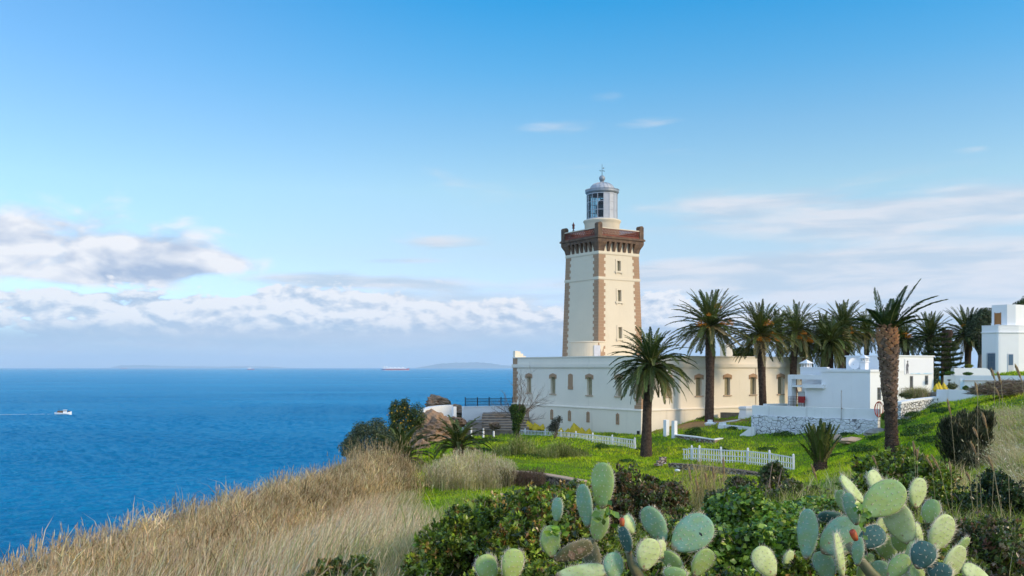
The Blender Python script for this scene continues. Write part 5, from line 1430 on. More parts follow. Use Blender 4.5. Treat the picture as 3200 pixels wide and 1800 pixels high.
# ------------------------------------------------------------------ lawn and meadow grass
GREEN = [((.36, .48, .014), 5), ((.46, .55, .02), 4), ((.20, .32, .014), 2.4), ((.54, .56, .05), 1.4), ((.36, .31, .10), .5)]
def grass():
    A = Acc()
    def region(n, ylo, yhi, h0, w0, cond, cols, power=1.0):
        y = ylo+(yhi-ylo)*rng.uniform(0, 1, n)**power; x = rng.uniform(-1, 1, n)*(y*.56+1)
        k = in_view(x, y) & cond(x, y) & ~built(x, y) & (sea_dist(x, y) < -.2)
        x, y = x[k], y[k]; n = len(x)
        tuft = .5+.5*np.sin(x*1.9+2*np.sin(y*1.1))*np.sin(y*1.6+1.5*np.sin(x*.8)); tuft2 = .5+.5*np.sin(x*5.1+y*1.2)*np.sin(y*4.3-x*2.2)
        h = h0*(.45+.8*tuft*tuft2+.35*rng.uniform(size=n))
        z = ground(x, y)-.01
        lean = rng.normal(0, .75, (n, 2))
        patch = np.sin(x*.33+1.9*np.sin(y*.21))*np.sin(y*.27-.8*np.sin(x*.4)); c = pal(cols, n, .16)*(.70+.55*tuft*.6+.35*tuft2)[:, None]
        c = c*np.where(patch[:, None] > 0, 1+patch[:, None]*np.array([.28, .08, .3]), 1+patch[:, None]*np.array([.42, .22, .1]))
        A.add(*blades(x, y, z, h, w0*rng.uniform(.7, 1.3, n), lean, c))
    green = lambda x, y: x > dry_inner(y)-.3
    region(150000, 34, 62, .16, .030, green, GREEN, .9)
    region(110000, 58, 92, .20, .050, green, GREEN, .9)
    region(60000, 16, 36, .22, .016, green, GREEN, .7)
    o = A.build('grass', 'grassblade'); tag(o, 'bright green uneven grass covering the lawn and the slope', 'grass', kind='stuff')
    # darker leafy patches and weeds scattered through it
    B = Acc(); cl = []
    spots = [(2170, 1358, 69, .8, .5), (2260, 1395, 62, .5, .25), (1790, 1405, 66, .8, .35), (1880, 1392, 68, .6, .4), (1700, 1500, 47, .5, .2), (1960, 1440, 58, .6, .25), (2450, 1372, 66, .9, .35),
        (2560, 1376, 64, .8, .35), (2650, 1370, 62, .7, .3), (2840, 1300, 54, 1.0, .3), (2900, 1330, 46, 1.1, .3), (2960, 1280, 52, 1.0, .25), (2870, 1370, 44, .9, .3), (2750, 1380, 52, .7, .25), (2920, 1400, 38, .8, .25),
        (1650, 1420, 60, 1.0, .3), (1500, 1410, 68, 1.0, .3), (1400, 1480, 52, .8, .25), (1530, 1400, 74, 1.2, .35), (1580, 1480, 50, .9, .3), (2300, 1510, 44, .9, .3), (2050, 1500, 46, .7, .25), (2440, 1500, 44, .7, .3),
        (2620, 1440, 50, .6, .2), (2700, 1450, 46, .8, .3), (2400, 1400, 60, .7, .25), (2000, 1395, 67, .5, .25), (2210, 1300, 78, .8, .3), (2290, 1350, 71, .5, .2), (2390, 1345, 69, .4, .2), (2860, 1262, 57, .7, .3), (2925, 1262, 57, .5, .3)]
    for px, py, d, r, h in spots:
        x, y = XY(px, d); n = int(900*r*r+250)
        c = np.array([x, y, gz(x, y)]); dd = unit(rng.normal(size=(n, 3))); dd[:, 2] = np.abs(dd[:, 2])
        p = c+dd*np.array([r, r, h])*(rng.uniform(.3, 1, (n, 1))**.5)*(1+.3*lump(dd, px))[:, None]
        V, Fx, C = leaves_np(p, dd+rng.normal(size=(n, 3))*.6, .10, pal([((.03, .075, .012), 3), ((.07, .14, .015), 2), ((.12, .19, .02), 1)], n), .6)
        B.add(V, None, Fx, C)
    o = B.build('weeds', 'leaf'); tag(o, 'darker leafy weed patches growing through the lawn', 'weeds', kind='stuff')
grass()
STRAW = [((.92, .64, .44), 5), ((.95, .76, .58), 3.5), ((.36, .22, .13), 3.0), ((.68, .48, .40), 2), ((.30, .28, .13), .8)]
def dry_grass():
    A = Acc(); n = 78000
    y = 8+44*rng.uniform(0, 1, n)**1.15; x = np.interp(y, _cy, _cx)-.8+rng.uniform(0, 1, n)*(dry_inner(y)-np.interp(y, _cy, _cx)+1.2)
    k = in_view(x, y, 1.12); x, y = x[k], y[k]; n = len(x)
    edge = np.clip((dry_inner(y)-x)/1.5, 0, 1); cl = .5+.5*np.sin(x*2.2+1.7*np.sin(y*.9))*np.sin(y*1.3)
    h = (.34+.55*rng.uniform(size=n)**1.4+.38*cl)*(.55+.45*edge)
    lean = np.stack([rng.normal(.26, .16, n), rng.normal(0, .16, n)], 1)
    gcl = ((np.sin(x*1.3+y*.7)*np.sin(y*.8)) > .45) & (rng.uniform(size=n) < .45) | ((np.hypot(x+1.6, (y-13.5)*.5) < 1.3) & (rng.uniform(size=n) < .7)) | (rng.uniform(size=n) > .35+.65*edge)
    c = pal(STRAW, n, .22)*(.80+.3*cl)[:, None]; c[gcl] = pal([((.30, .33, .12), 2), ((.44, .42, .20), 2), ((.16, .20, .07), 1)], int(gcl.sum()), .15)
    wd = np.interp(y, [8, 16, 30, 50], [.011, .015, .021, .028])*rng.uniform(.5, 1.5, n)
    A.add(*blades(x, y, ground(x, y)-.02, h, wd, lean, c, 3))
    # feathery seed heads on one in ten
    s = rng.uniform(size=n) < .085; xs, ys, hs, ls = x[s], y[s], h[s], lean[s]; m_ = len(xs)
    tip = np.stack([xs+ls[:, 0]*hs, ys+ls[:, 1]*hs, ground(xs, ys)+hs*.93], 1); ax = unit(np.stack([ls[:, 0]*1.4, ls[:, 1], np.full(m_, .8)], 1))
    for q in range(2):
        V, Fx, C = leaves_np(tip, np.cross(ax, rng.normal(size=(m_, 3))), .15, pal([((.66, .54, .40), 2), ((.54, .42, .28), 2)], m_), .09, .1, axis=ax+rng.normal(0, .1, (m_, 3)))
        A.add(V, None, Fx, C)
    o = A.build('dry_grass', 'straw'); tag(o, 'pale straw coloured dry grass sweeping down the near slope at left', 'dry grass', kind='stuff')
dry_grass()
REED = [((.78, .53, .29), 4), ((.92, .69, .43), 3.4), ((.32, .20, .09), 3.0), ((.34, .30, .14), .6)]
def reed_bed(name, label, x, y, hgt, wide, cols, plume_cols, leaf_n=5, plume=.33, lean0=.08, pl=(.30, .055)):
    A = Acc(); n = len(x); z = ground(x, y)-.05
    h = hgt; lean = np.stack([rng.normal(lean0, .10, n), rng.normal(0, .10, n)], 1)
    tone = (.78+.34*np.sin(x*1.7+1.5*np.sin(y*.8))*np.sin(y*1.25+x*.4)+.20*np.sin(x*4.3+y*3.1))[:, None]
    A.add(*blades(x, y, z, h, wide, lean*.6, pal(cols, n)*tone, 3, 0))
    for k in range(leaf_n):
        t = rng.uniform(.15, .95, n); lx = x+lean[:, 0]*.6*h*t**1.7; ly = y+lean[:, 1]*.6*h*t**1.7
        l2 = rng.normal(0, .9, (n, 2))+np.array([.35, 0]); hh = rng.uniform(.16, .40, n)*np.minimum(h, 1.6)
        A.add(*blades(lx, ly, z+h*t, hh, wide*1.25, l2, pal(cols, n, .25)*tone, 2, .8))
    s = rng.uniform(size=n) < plume; xs, ys, zs, hs, ls = x[s], y[s], z[s], h[s], lean[s]; m_ = len(xs)
    tip = np.stack([xs+ls[:, 0]*.6*hs, ys+ls[:, 1]*.6*hs, zs+hs*1.0], 1); ax = unit(np.stack([ls[:, 0]*.9+rng.normal(0, .08, m_), ls[:, 1]*.9, np.ones(m_)], 1))
    for q in range(8):
        oo = rng.uniform(-.5, .5, (m_, 1))*pl[0]*.75; rr = np.cos(oo/pl[0]*2.6)*pl[1]*.42
        V, Fx, C = leaves_np(tip+ax*(oo+pl[0]*.25)+rng.normal(size=(m_, 3))*rr*.5, np.cross(ax, rng.normal(size=(m_, 3))), pl[0]*.42, pal(plume_cols, m_), .07, .1, axis=ax+rng.normal(0, .16, (m_, 3)))
        A.add(V, None, Fx, C)
    o = A.build(name, 'straw'); tag(o, label, 'reeds', kind='stuff')
def reeds():
    n = 19000; y = 9+41*rng.uniform(0, 1, n)**1.1; ce = np.interp(y, _cy, _cx)
    t = rng.normal(.9, 1.15, n); x = ce+t
    k = in_view(x, y, 1.15) & (t > -2.5) & (t < 3.6+.3*np.sin(y)); x, y, t = x[k], y[k], t[k]; n = len(x)
    cl = .5+.28*np.sin(y*1.1+1.3*np.sin(x*1.3))+.22*np.sin(y*2.9+x*2.0); h = (.80+.75*cl+.55*rng.uniform(size=n)**2)*np.interp(y, [9, 14, 20, 30, 45], [.50, .64, .76, .90, 1.0])*np.clip(1.15-np.abs(t-.6)*.12, .5, 1.1)
    reed_bed('reed_bed', 'tall golden brown reeds along the cliff edge against the sea', x, y, h, np.interp(y, [9, 16, 30, 50], [.009, .012, .015, .018]), REED, [((.66, .48, .33), 2), ((.52, .36, .24), 2), ((.78, .62, .45), 1)], 6, .30)
    # taller single stems that break the top line of the bed
    n = 620; y = 11+36*rng.uniform(0, 1, n); x = np.interp(y, _cy, _cx)+rng.uniform(-1.0, 1.6, n); k = in_view(x, y, 1.1); x, y = x[k], y[k]; n = len(x)
    reed_bed('reed_bed', 'scattered taller reed stems rising above the bed against the sea', x, y, np.interp(y, [9, 14, 20, 30, 45], [.75, .95, 1.25, 1.6, 1.9])*rng.uniform(.75, 1.15, n), np.interp(y, [9, 16, 30, 50], [.0045, .007, .011, .016]), REED, [((.60, .42, .28), 2), ((.46, .30, .19), 2)], 3, .85, .05, (.24, .035))
    # tall pale stems standing out of the far end
    c0 = XY(1150, 46); n = 260; x = rng.normal(c0[0]+.3, 1.1, n); y = rng.normal(46, 1.6, n)
    reed_bed('reed_bed', 'tall pale reed spikes in front of the grey green bush at left', x, y, rng.uniform(1.5, 2.45, n), .022, [((.48, .35, .19), 2), ((.40, .27, .13), 1)], [((.50, .37, .23), 2), ((.42, .29, .17), 1)], 2, .9, .06, (.42, .05))
    # the pale tussock before the small palm, and the greener one before the picket fence
    c0 = XY(1470, 47.5); n = 2600; a = rng.uniform(0, 6.283, n); r = rng.uniform(0, 1, n)**.5; x = c0[0]+r*np.cos(a)*2.3; y = 47.5+r*np.sin(a)*2.0
    h = (1.85-.95*r)*rng.uniform(.45, 1.12, n)
    reed_bed('reed_tussock', 'pale feathery tussock of tall grass below the small palm', x, y, h, .016, [((.90, .72, .44), 4), ((.66, .54, .28), 2), ((.40, .40, .16), 1.2)], [((.82, .68, .54), 2), ((.50, .38, .24), 1)], 3, .55, .02, (.32, .09))
    c0 = XY(1690, 61); n = 4200; x = c0[0]+rng.uniform(-3.1, 3.2, n); y = 61.5+rng.uniform(-1.8, 2.6, n)+(x-c0[0])*.0
    h = (.35+.75*rng.uniform(size=n)**1.3)*np.interp(x-c0[0], [-3.2, -1.5, 1.2, 3.2], [.9, 1.15, .95, .45])*(.8+.35*np.sin(x*2.3+1.2*np.sin(y*1.9)))
    reed_bed('tall_grass', 'greenish tall grass growing in front of the picket fence', x, y, h, .022, [((.30, .34, .08), 4), ((.44, .42, .16), 3), ((.15, .22, .05), 3), ((.56, .48, .26), 1)], [((.36, .33, .15), 2)], 3, .10, .0, (.2, .05))
    n = 1500; x = XY(1600, 48)[0]+rng.uniform(-.9, 1.6, n); y = rng.uniform(46.8, 48.4, n)
    reed_bed('dead_brush', 'purplish brown dead brush against the dry stone wall', x, y, rng.uniform(.3, .8, n), .014, [((.16, .10, .08), 3), ((.24, .17, .12), 2)], [((.2, .14, .1), 1)], 5, .05, .1)
    # golden stems in the gap between the near shrubs
    n = 420; x = rng.normal(XY(2195, 21)[0], .28, n); y = rng.normal(21, .7, n)
    reed_bed('golden_stems', 'golden reed stems in the gap between the near shrubs', x, y, rng.uniform(.7, 1.5, n), .009, [((.60, .46, .22), 4), ((.46, .34, .15), 2), ((.3, .3, .1), 1)], [((.55, .42, .25), 1)], 4, .3, .05, (.25, .03))
    # dry grass on the right bank
    n = 48000; y = rng.uniform(14, 42, n); x = y*(.455+.33*rng.uniform(size=n)**1.3)
    lim = np.interp(y, [16, 24, 30, 36, 42], [.515, .508, .498, .488, .500]); k = x/y > lim+rng.normal(0, .008, n); x, y = x[k], y[k]; n = len(x)
    A = Acc(); h = rng.uniform(.3, .8, n)*(.8+.4*np.sin(x*2)*np.sin(y)); lean = np.stack([rng.normal(-.75, .45, n), rng.normal(-.2, .4, n)], 1)
    c = pal([((.60, .47, .33), 4), ((.74, .62, .46), 3), ((.36, .26, .17), 2.5), ((.30, .32, .13), 1.6), ((.5, .33, .22), 1)], n, .16)
    A.add(*blades(x, y, ground(x, y)-.03, h, .012, lean, c, 3, .9))
    s = rng.uniform(size=n) < .12; tip = np.stack([x[s]+lean[s, 0]*h[s]*.9, y[s]+lean[s, 1]*h[s]*.9, ground(x[s], y[s])+h[s]*.8], 1); m_ = len(tip)
    V, Fx, C = leaves_np(tip, rng.normal(size=(m_, 3)), .10, pal([((.6, .52, .4), 1)], m_), .25, .1); A.add(V, None, Fx, C)
    o = A.build('bank_grass', 'straw'); tag(o, 'tangled dry grass leaning over the bank at the right edge', 'dry grass', kind='stuff')
    # dead cut brush on top of the bank
    c0 = P(3165, 1232, 50); n = 5000; dd = unit(rng.normal(size=(n, 3))); dd[:, 2] = np.abs(dd[:, 2])
    p = np.array(c0)+dd*np.array([2.4, 1.2, .75])*rng.uniform(.5, 1, (n, 1)); ax = np.stack([rng.normal(0, 1, n), rng.normal(0, .4, n), rng.normal(.0, .25, n)], 1)
    V, Fx, C = leaves_np(p, rng.normal(size=(n, 3)), .55, pal([((.24, .18, .14), 3), ((.34, .27, .20), 2), ((.14, .10, .08), 2)], n), .05, .0, axis=ax)
    A = Acc(); A.add(V, None, Fx, C); o = A.build('brush_heap', 'straw'); o['label'] = 'heap of grey brown cut brush on top of the bank at right'; o['category'] = 'brush heap'; o['kind'] = 'stuff'
reeds()
# ------------------------------------------------------------------ palms
def frond_np(az, el0, L, droop, K=40, wid=.035, ll=.30, side0=0.0, vee=.35, jit=.15):
    """one feather leaf: rachis strip and leaflets, from the origin"""
    n = 13; el = el0; pts = [np.zeros(3)]; h = np.array([math.cos(az), math.sin(az), 0]); sd = np.array([-math.sin(az), math.cos(az), 0.])
    for i in range(n):
        t = (i+.5)/n; e = el0-droop*t**1.25; pts.append(pts[-1]+L/n*(h*math.cos(e)+np.array([0, 0, math.sin(e)]))+sd*side0*L/n*t)
    pts = np.array(pts); s = np.linspace(0, 1, n+1)
    q = np.tile(np.linspace(.07, .995, K), 2); sgn = np.repeat([1., -1.], K)
    c = np.stack([np.interp(q, s, pts[:, j]) for j in range(3)], 1); c2 = np.stack([np.interp(np.minimum(q+.03, 1), s, pts[:, j]) for j in range(3)], 1)
    c1 = np.stack([np.interp(np.maximum(q-.03, 0), s, pts[:, j]) for j in range(3)], 1); T = unit(c2-c1)
    S = sd[None]*sgn[:, None]; U = unit(np.cross(T, sd[None])*-1); U[U[:, 2] < 0] *= 1
    N_ = np.cross(sd[None], T)*-1; N_ = np.where((N_[:, 2:3] < 0) & (np.abs(N_[:, 2:3]) > .2), -N_, N_)
    fwd = np.interp(q, [0, .5, 1], [.5, .85, 2.2])
    D = unit(S+T*fwd[:, None]+N_*vee*rng.uniform(.6, 1.4, (2*K, 1))+rng.normal(0, jit, (2*K, 3)))
    l = ll*np.interp(q, [0, .12, .35, .7, .9, 1], [.35, .8, 1.0, .85, .6, .35])*rng.uniform(.85, 1.1, 2*K)
    tip = c+D*l[:, None]; tip[:, 2] -= l*.22
    mid = c+D*(l*.5)[:, None]; W_ = unit(np.cross(D, N_))*(wid/2)
    V = np.stack([c-T*wid*.25, mid-W_, tip, mid+W_], 1).reshape(-1, 3)
    o = (np.arange(2*K)*4)[:, None]; Fx = np.concatenate([o+np.array([[0, 1, 2]]), o+np.array([[0, 2, 3]])])
    rw = np.linspace(.035, .006, n+1)*(L/2.6)
    RV = np.concatenate([pts-sd*rw[:, None], pts+sd*rw[:, None]-0, pts+np.array([0, 0, -1.])*rw[:, None]*1.2]); m_ = n+1
    RQ = []
    for a, b in ((0, 1), (1, 2), (2, 0)):
        i = np.arange(n); RQ.append(np.stack([a*m_+i, b*m_+i, b*m_+i+1, a*m_+i+1], 1))
    return V, Fx, RV, np.concatenate(RQ)
FR_G = [((.060, .085, .020), 4), ((.095, .120, .028), 3), ((.15, .165, .040), 1.8)]
FR_D = [((.24, .20, .075), 3), ((.15, .15, .045), 3), ((.28, .22, .11), 1)]
def crown_np(nf, L, seed, elmax=88, elmin=-42, K=36, wid=.04, droop0=.75, dry=.3, lo_len=.85, ll=.34):
    global rng
    A = Acc(); keep = rng; rng = np.random.default_rng(seed)
    for i in range(nf):
        t = (i+.5)/nf; az = i*2.39996+rng.normal(0, .12)
        el = R(elmax-(elmax-elmin)*t**.92+rng.normal(0, 4)); dr = droop0*(.55+.85*math.cos(max(-1.2, min(el, 1.3)))*.9+.25*t)*rng.uniform(.8, 1.2)
        if el < 0: dr *= .55
        Lf = L*(.78+.22*math.sin(min(1, t*2.2)*math.pi/2))*rng.uniform(.9, 1.06)*(1 if t < .8 else lo_len)
        V, Fx, RV, RQ = frond_np(az, el, Lf, dr, K, wid, ll*L/2.8, rng.normal(0, .12))
        off = np.array([math.cos(az), math.sin(az), 0])*.16; off[2] = -.45*t
        k = len(V); base = pal(FR_D if (t > 1-dry and rng.uniform() < .7) else FR_G, 1, .12)
        col = np.repeat(base, k//4, 0)*(1+rng.normal(0, .12, (k//4, 1)))
        A.add(V+off, None, Fx, np.repeat(np.clip(col, .003, 1), 4, 0))
        A.add(RV+off, RQ, None, np.repeat(np.array([[.16, .17, .05]]) if t < .75 else np.array([[.20, .15, .07]]), len(RV), 0))
    rng = keep
    return A
def trunk_mesh(prof, boots=None, n=18, seed=1, tan=0.0, sq=.022, pitch=.10, cell=.17):
    """prof: [(x, y, z, r)] bottom to top; boots: overlapping leaf-base scales"""
    m = MB(); rnd = random.Random(seed)
    m.tube([(a[0], a[1], a[2]) for a in prof], [a[3] for a in prof], n)
    zs = [a[2] for a in prof]
    def at(z): return tuple(float(np.interp(z, zs, [a[k] for a in prof])) for k in (0, 1, 3))
    z = zs[0]+.05; k = 0; top = zs[-1]
    while z < top-.02:
        x, y, r = at(z); f = (z-zs[0])/(top-zs[0]); per = max(7, int(2*math.pi*r/cell))
        pr = sq*(1+tan*2.2*max(0, f-.35))
        for j in range(per):
            a = 2*math.pi*(j+(k % 2)*.5)/per+rnd.uniform(-.06, .06); wd = math.pi*r/per*1.12; hh = pitch*1.5*(1+.5*tan*f)
            ca, sa = math.cos(a), math.sin(a); p = pr*rnd.uniform(.6, 1.35)
            def q(s, o, dz): return (x+ca*(r+o)-sa*s, y+sa*(r+o)+ca*s, z+dz)
            m.cur = (1 if f > .84+rnd.uniform(-.06, .06) else 2 if f > .42+rnd.uniform(-.1, .1) else 0) if tan else 0
            m.add([q(-wd*.55, -.012, 0), q(wd*.55, -.012, 0), q(wd, p*.6, hh*.55), q(0, p, hh), q(-wd, p*.6, hh*.55), q(-wd*.7, -.015, hh*.8), q(wd*.7, -.015, hh*.8), q(0, p*.45, hh*.25)],
                  [(0, 1, 7), (1, 2, 7), (2, 3, 7), (3, 4, 7), (4, 0, 7), (3, 2, 6), (4, 3, 5), (3, 6, 5)])
        z += pitch*rnd.uniform(.92, 1.08)*(1+.25*tan*f); k += 1
    m.cur = 0
    return m
CR = {}
def crown_mesh(key, **kw):
    if key not in CR:
        o = crown_np(**kw).build('crown', 'frond'); CR[key] = o.data; bpy.data.objects.remove(o)
    return CR[key]
def fruit_cluster(root, loc, r, col=((.72, .24, .03), (.78, .36, .06)), n=260):
    d = unit(rng.normal(size=(n, 3))); p = d*np.array([r, r, r*.62])*rng.uniform(.25, 1, (n, 1)); p[:, 2] -= .25*r*(d[:, 0]**2+d[:, 1]**2)
    V, Fx, C = leaves_np(p, rng.normal(size=(n, 3)), r*.26, pal([(col[0], 2), (col[1], 1.5), ((.30, .12, .03), 1)], n), .35, .2, axis=d+np.array([0, 0, -.2]))
    A = Acc(); A.add(V, None, Fx, C); return A.build('fruit_cluster', 'straw', root, loc=loc)
def palm(label, px, base_y, d, cx, cy, prof_px, key, scale, rz, fruits=(), group='tall palms around the lighthouse', trunk_tan=0.0, name='palm_tree'):
    """base at photo (px, base_y) and crown heart at (cx, cy), all at distance d; prof_px: trunk widths in photo px bottom to top"""
    b = P(px, base_y, d); c = P(cx, cy, d); root = thing(name, label, 'palm tree', tuple(b), 0, group)
    H = c.z-b.z; off = Vector((c.x-b.x, 0, H)); n = len(prof_px); pr = []
    pr.append((0, 0, -.6, prof_px[0]/F*d/2*1.05))
    N = 16
    for i in range(N+1):
        t = i/N*.97; wpx = np.interp(t, np.linspace(0, .97, n), prof_px); bend = t**1.6
        pr.append((off.x*bend+.03*math.sin(t*5+px), .03*math.sin(t*4+px*2), H*t, wpx/F*d/2))
    trunk_mesh(pr, seed=px, tan=trunk_tan).build('trunk', [M['palmbark'], M['boot_tan'], M['boot_mid']], root)
    co = bpy.data.objects.new('crown', CR[key]); COL.objects.link(co); co.parent = root; co.location = off; co.rotation_euler = (0, 0, rz); co.scale = (scale*1.09,)*3
    for (fx, fy, r) in fruits:
        q = P(fx, fy, d)-b; fruit_cluster(root, (q.x, -1.25*scale+random.uniform(-.2, .2), q.z), r*1.05)
    return root
def palms():
    crown_mesh('a', nf=104, L=3.0, seed=5, elmin=-48, droop0=.95, K=40, wid=.055, dry=.22)
    crown_mesh('b', nf=90, L=3.15, seed=8, elmin=-40, droop0=.62, K=38, wid=.055, dry=.35)
    crown_mesh('c', nf=88, L=3.0, seed=12, elmin=-45, droop0=.85, K=34, wid=.05, dry=.45)
    crown_mesh('d', nf=52, L=3.0, seed=17, elmin=-30, droop0=.6, K=32, wid=.05, dry=.3)
    palm('full dark green palm nearest the corner of the cream building', 2018, 1425, 62, 2034, 1130, [36, 31, 27, 26, 26, 27, 24], 'a', .93, .4)
    palm('tall palm with orange fruit in front of the right wing, tallest of the row', 2217, 1318, 76, 2219, 1008, [27, 26, 25, 25, 28, 26, 20], 'b', 1.02, 1.3,
         [(2180, 1012, .42), (2193, 1020, .3), (2249, 1008, .34), (2268, 1010, .38), (2236, 958, .32), (2203, 985, .22)])
    palm('palm with orange fruit standing behind the white retaining wall', 2383, 1300, 77, 2378, 1036, [22, 22, 21, 22, 24, 24, 18], 'b', .92, 3.4,
         [(2360, 1058, .40), (2383, 1062, .34), (2404, 1046, .32), (2420, 1061, .36), (2388, 1010, .42)])
    palm('palm with one bright orange fruit bunch, just above the white house chimney', 2478, 1230, 84, 2488, 1030, [21, 20, 20, 20, 20], 'c', .98, .9, [(2515, 1060, .5), (2484, 1055, .3), (2496, 1040, .3)])
    palm('palm mostly hidden between the two fruiting palms, only its top showing', 2446, 1240, 104, 2430, 1030, [20, 19, 18, 18], 'd', .95, 2.0)
    palm('broad low palm with arching pale fronds over the white house', 2590, 1235, 84, 2594, 1064, [24, 24, 24, 23], 'a', .86, 2.2)
    palm('palm with upright centre and an orange bunch right of the broad low palm', 2629, 1230, 92, 2634, 1015, [19, 18, 18, 17], 'b', .88, 5.0, [(2642, 1026, .3), (2650, 1040, .2)])
    palm('slim trunked palm standing just behind the upright centred palm', 2643, 1230, 98, 2648, 1045, [15, 14, 14, 14], 'd', .85, 4.0)
    palm('palm left of the big scaly trunk, crown rising over the satellite dish', 2709, 1230, 97, 2708, 1032, [15, 14, 14, 14], 'c', .84, 3.0)
    palm('palm with a yellow fruit bunch half hidden behind the big scaly trunk', 2838, 1200, 96, 2822, 1056, [20, 19, 19], 'c', .84, 1.0, [(2826, 1050, .4), (2815, 1040, .3)])
    palm('palm second from the villa, behind the layered pine', 2908, 1200, 98, 2905, 1045, [22, 20, 20], 'b', .90, .3)
    palm('palm nearest the white villa with hanging dead fronds', 3026, 1145, 94, 3024, 1038, [17, 18, 22, 26], 'b', .96, 2.7, [(2992, 1018, .25), (3030, 1038, .3)])
    palm('palm glimpsed behind the broad low palm and the fruiting one', 2574, 1230, 100, 2570, 1040, [16, 15, 15], 'd', .9, .7)
    palm('short palm with leaning trunk behind the far end of the cream building', 2515, 1235, 98, 2512, 1075, [20, 18, 17], 'c', .85, 5.5)
    # headless trunk
    b = P(2960, 1170, 88); root = thing('palm_stump', 'tall headless palm trunk standing between the pine and the villa palm', 'palm trunk', tuple(b)); H = P(0, 1034, 88).z-b.z
    trunk_mesh([(0, 0, -.5, .42), (0, 0, .4, .40), (-.02, 0, H*.5, .30), (0, 0, H*.8, .33), (.02, 0, H*.92, .46), (0, 0, H, .38)], seed=3, sq=.04).build('trunk', [M['palmbark'], M['boot_tan'], M['boot_mid']], root)
    # the big pruned palm near by
    b = P(2789, 1414, 39); root = thing('palm_tree', 'big pruned palm with thick scaly trunk in front of the white house', 'palm tree', tuple(b), 0)
    pts = [(2790, 1440, 50), (2789, 1412, 50), (2787, 1390, 43), (2785, 1345, 39), (2784, 1300, 40), (2782, 1265, 43), (2779, 1230, 49), (2778, 1172, 54), (2776, 1125, 60), (2775, 1090, 63), (2774, 1070, 66), (2772, 1050, 63), (2771, 1035, 52), (2773, 1024, 30)]
    pr = []
    for px, py, w_ in pts: q = P(px, py, 39)-b; pr.append((q.x, 0, q.z, w_/F*39/2*.82))
    trunk_mesh(pr, seed=9, tan=1.0, sq=.055, n=24, pitch=.105, cell=.21).build('trunk', [M['palmbark'], M['boot_tan'], M['boot_mid']], root)
    A = Acc(); top = P(2773, 1034, 39)-b
    for az, el, L, dr, s0 in ((180, 68, 1.62, -.30, 0), (150, 82, 1.5, .1, 0), (20, 74, 1.85, .35, 0), (-10, 66, 2.15, .2, 0), (5, 55, 2.25, .72, 0), (-25, 47, 2.2, .62, 0), (12, 36, 1.7, .8, 0), (172, 42, 1.35, .8, 0), (60, 62, 1.6, .4, 0), (-80, 72, 1.25, .5, 0), (200, 60, 1.15, .6, .1), (-50, 48, 1.2, .8, 0), (100, 60, 1.2, .6, 0)):
        V, Fx, RV, RQ = frond_np(R(az), R(el), L*1.12, dr, 70, .040, .42, s0, .25, .08)
        k = len(V)//4; col = np.repeat(pal([((.05, .085, .02), 2), ((.075, .115, .03), 1)], 1, .1), k, 0)*(1+rng.normal(0, .12, (k, 1)))
        off = np.array([top.x+.08*math.cos(R(az)), .08*math.sin(R(az)), top.z-.05]); A.add(V+off, None, Fx, np.repeat(np.clip(col, .003, 1), 4, 0)); A.add(RV+off, RQ, None, np.repeat([[.26, .24, .08]], len(RV), 0))
    A.build('crown', 'frond', root)
    fruit_cluster(root, (top.x+.22, -.15, top.z+.5), .17, ((.28, .22, .04), (.34, .30, .06)))
    # small palms without much trunk
    def small(label, px, base_y, d, cy, nf, L, elmin, tw, seed, dry=.15, elmax=86, droop=.8, el_list=None, cx=None):
        b = P(px, base_y, d); root = thing('small_palm', label, 'palm', tuple(b), 0, 'small young palms'); H = P(0, cy, d).z-b.z
        off = ((cx-px)/F*d if cx else 0)
        trunk_mesh([(0, 0, -.3, tw*.5), (off*.3, 0, H*.3, tw*.55), (off, 0, H, tw*.38)], seed=seed, sq=.05, pitch=.08).build('trunk', [M['palmbark'], M['boot_tan'], M['boot_mid']], root)
        A = crown_np(nf, L, seed, elmax=elmax, elmin=elmin, K=40, wid=.055, droop0=droop, dry=dry, ll=.40)
        A.build('crown', 'frond', root, loc=(off, 0, H+.05))
        return root
    small('small palm with a brown skirt beside the grey green bush at left', 1258, 1480, 55, 1418, 40, 2.15, 12, .8, 31, dry=.2, droop=.95)
    small('small palm with curved fronds in front of the brown steps', 1432, 1425, 58, 1385, 38, 2.2, 14, .5, 33, dry=.1, droop=1.15)
    small('young palm with stiff upright fronds on the lawn right of the lattice fence', 2563, 1492, 40, 1428, 34, 1.62, 64, .50, 35, dry=.1, droop=.25)
palms()
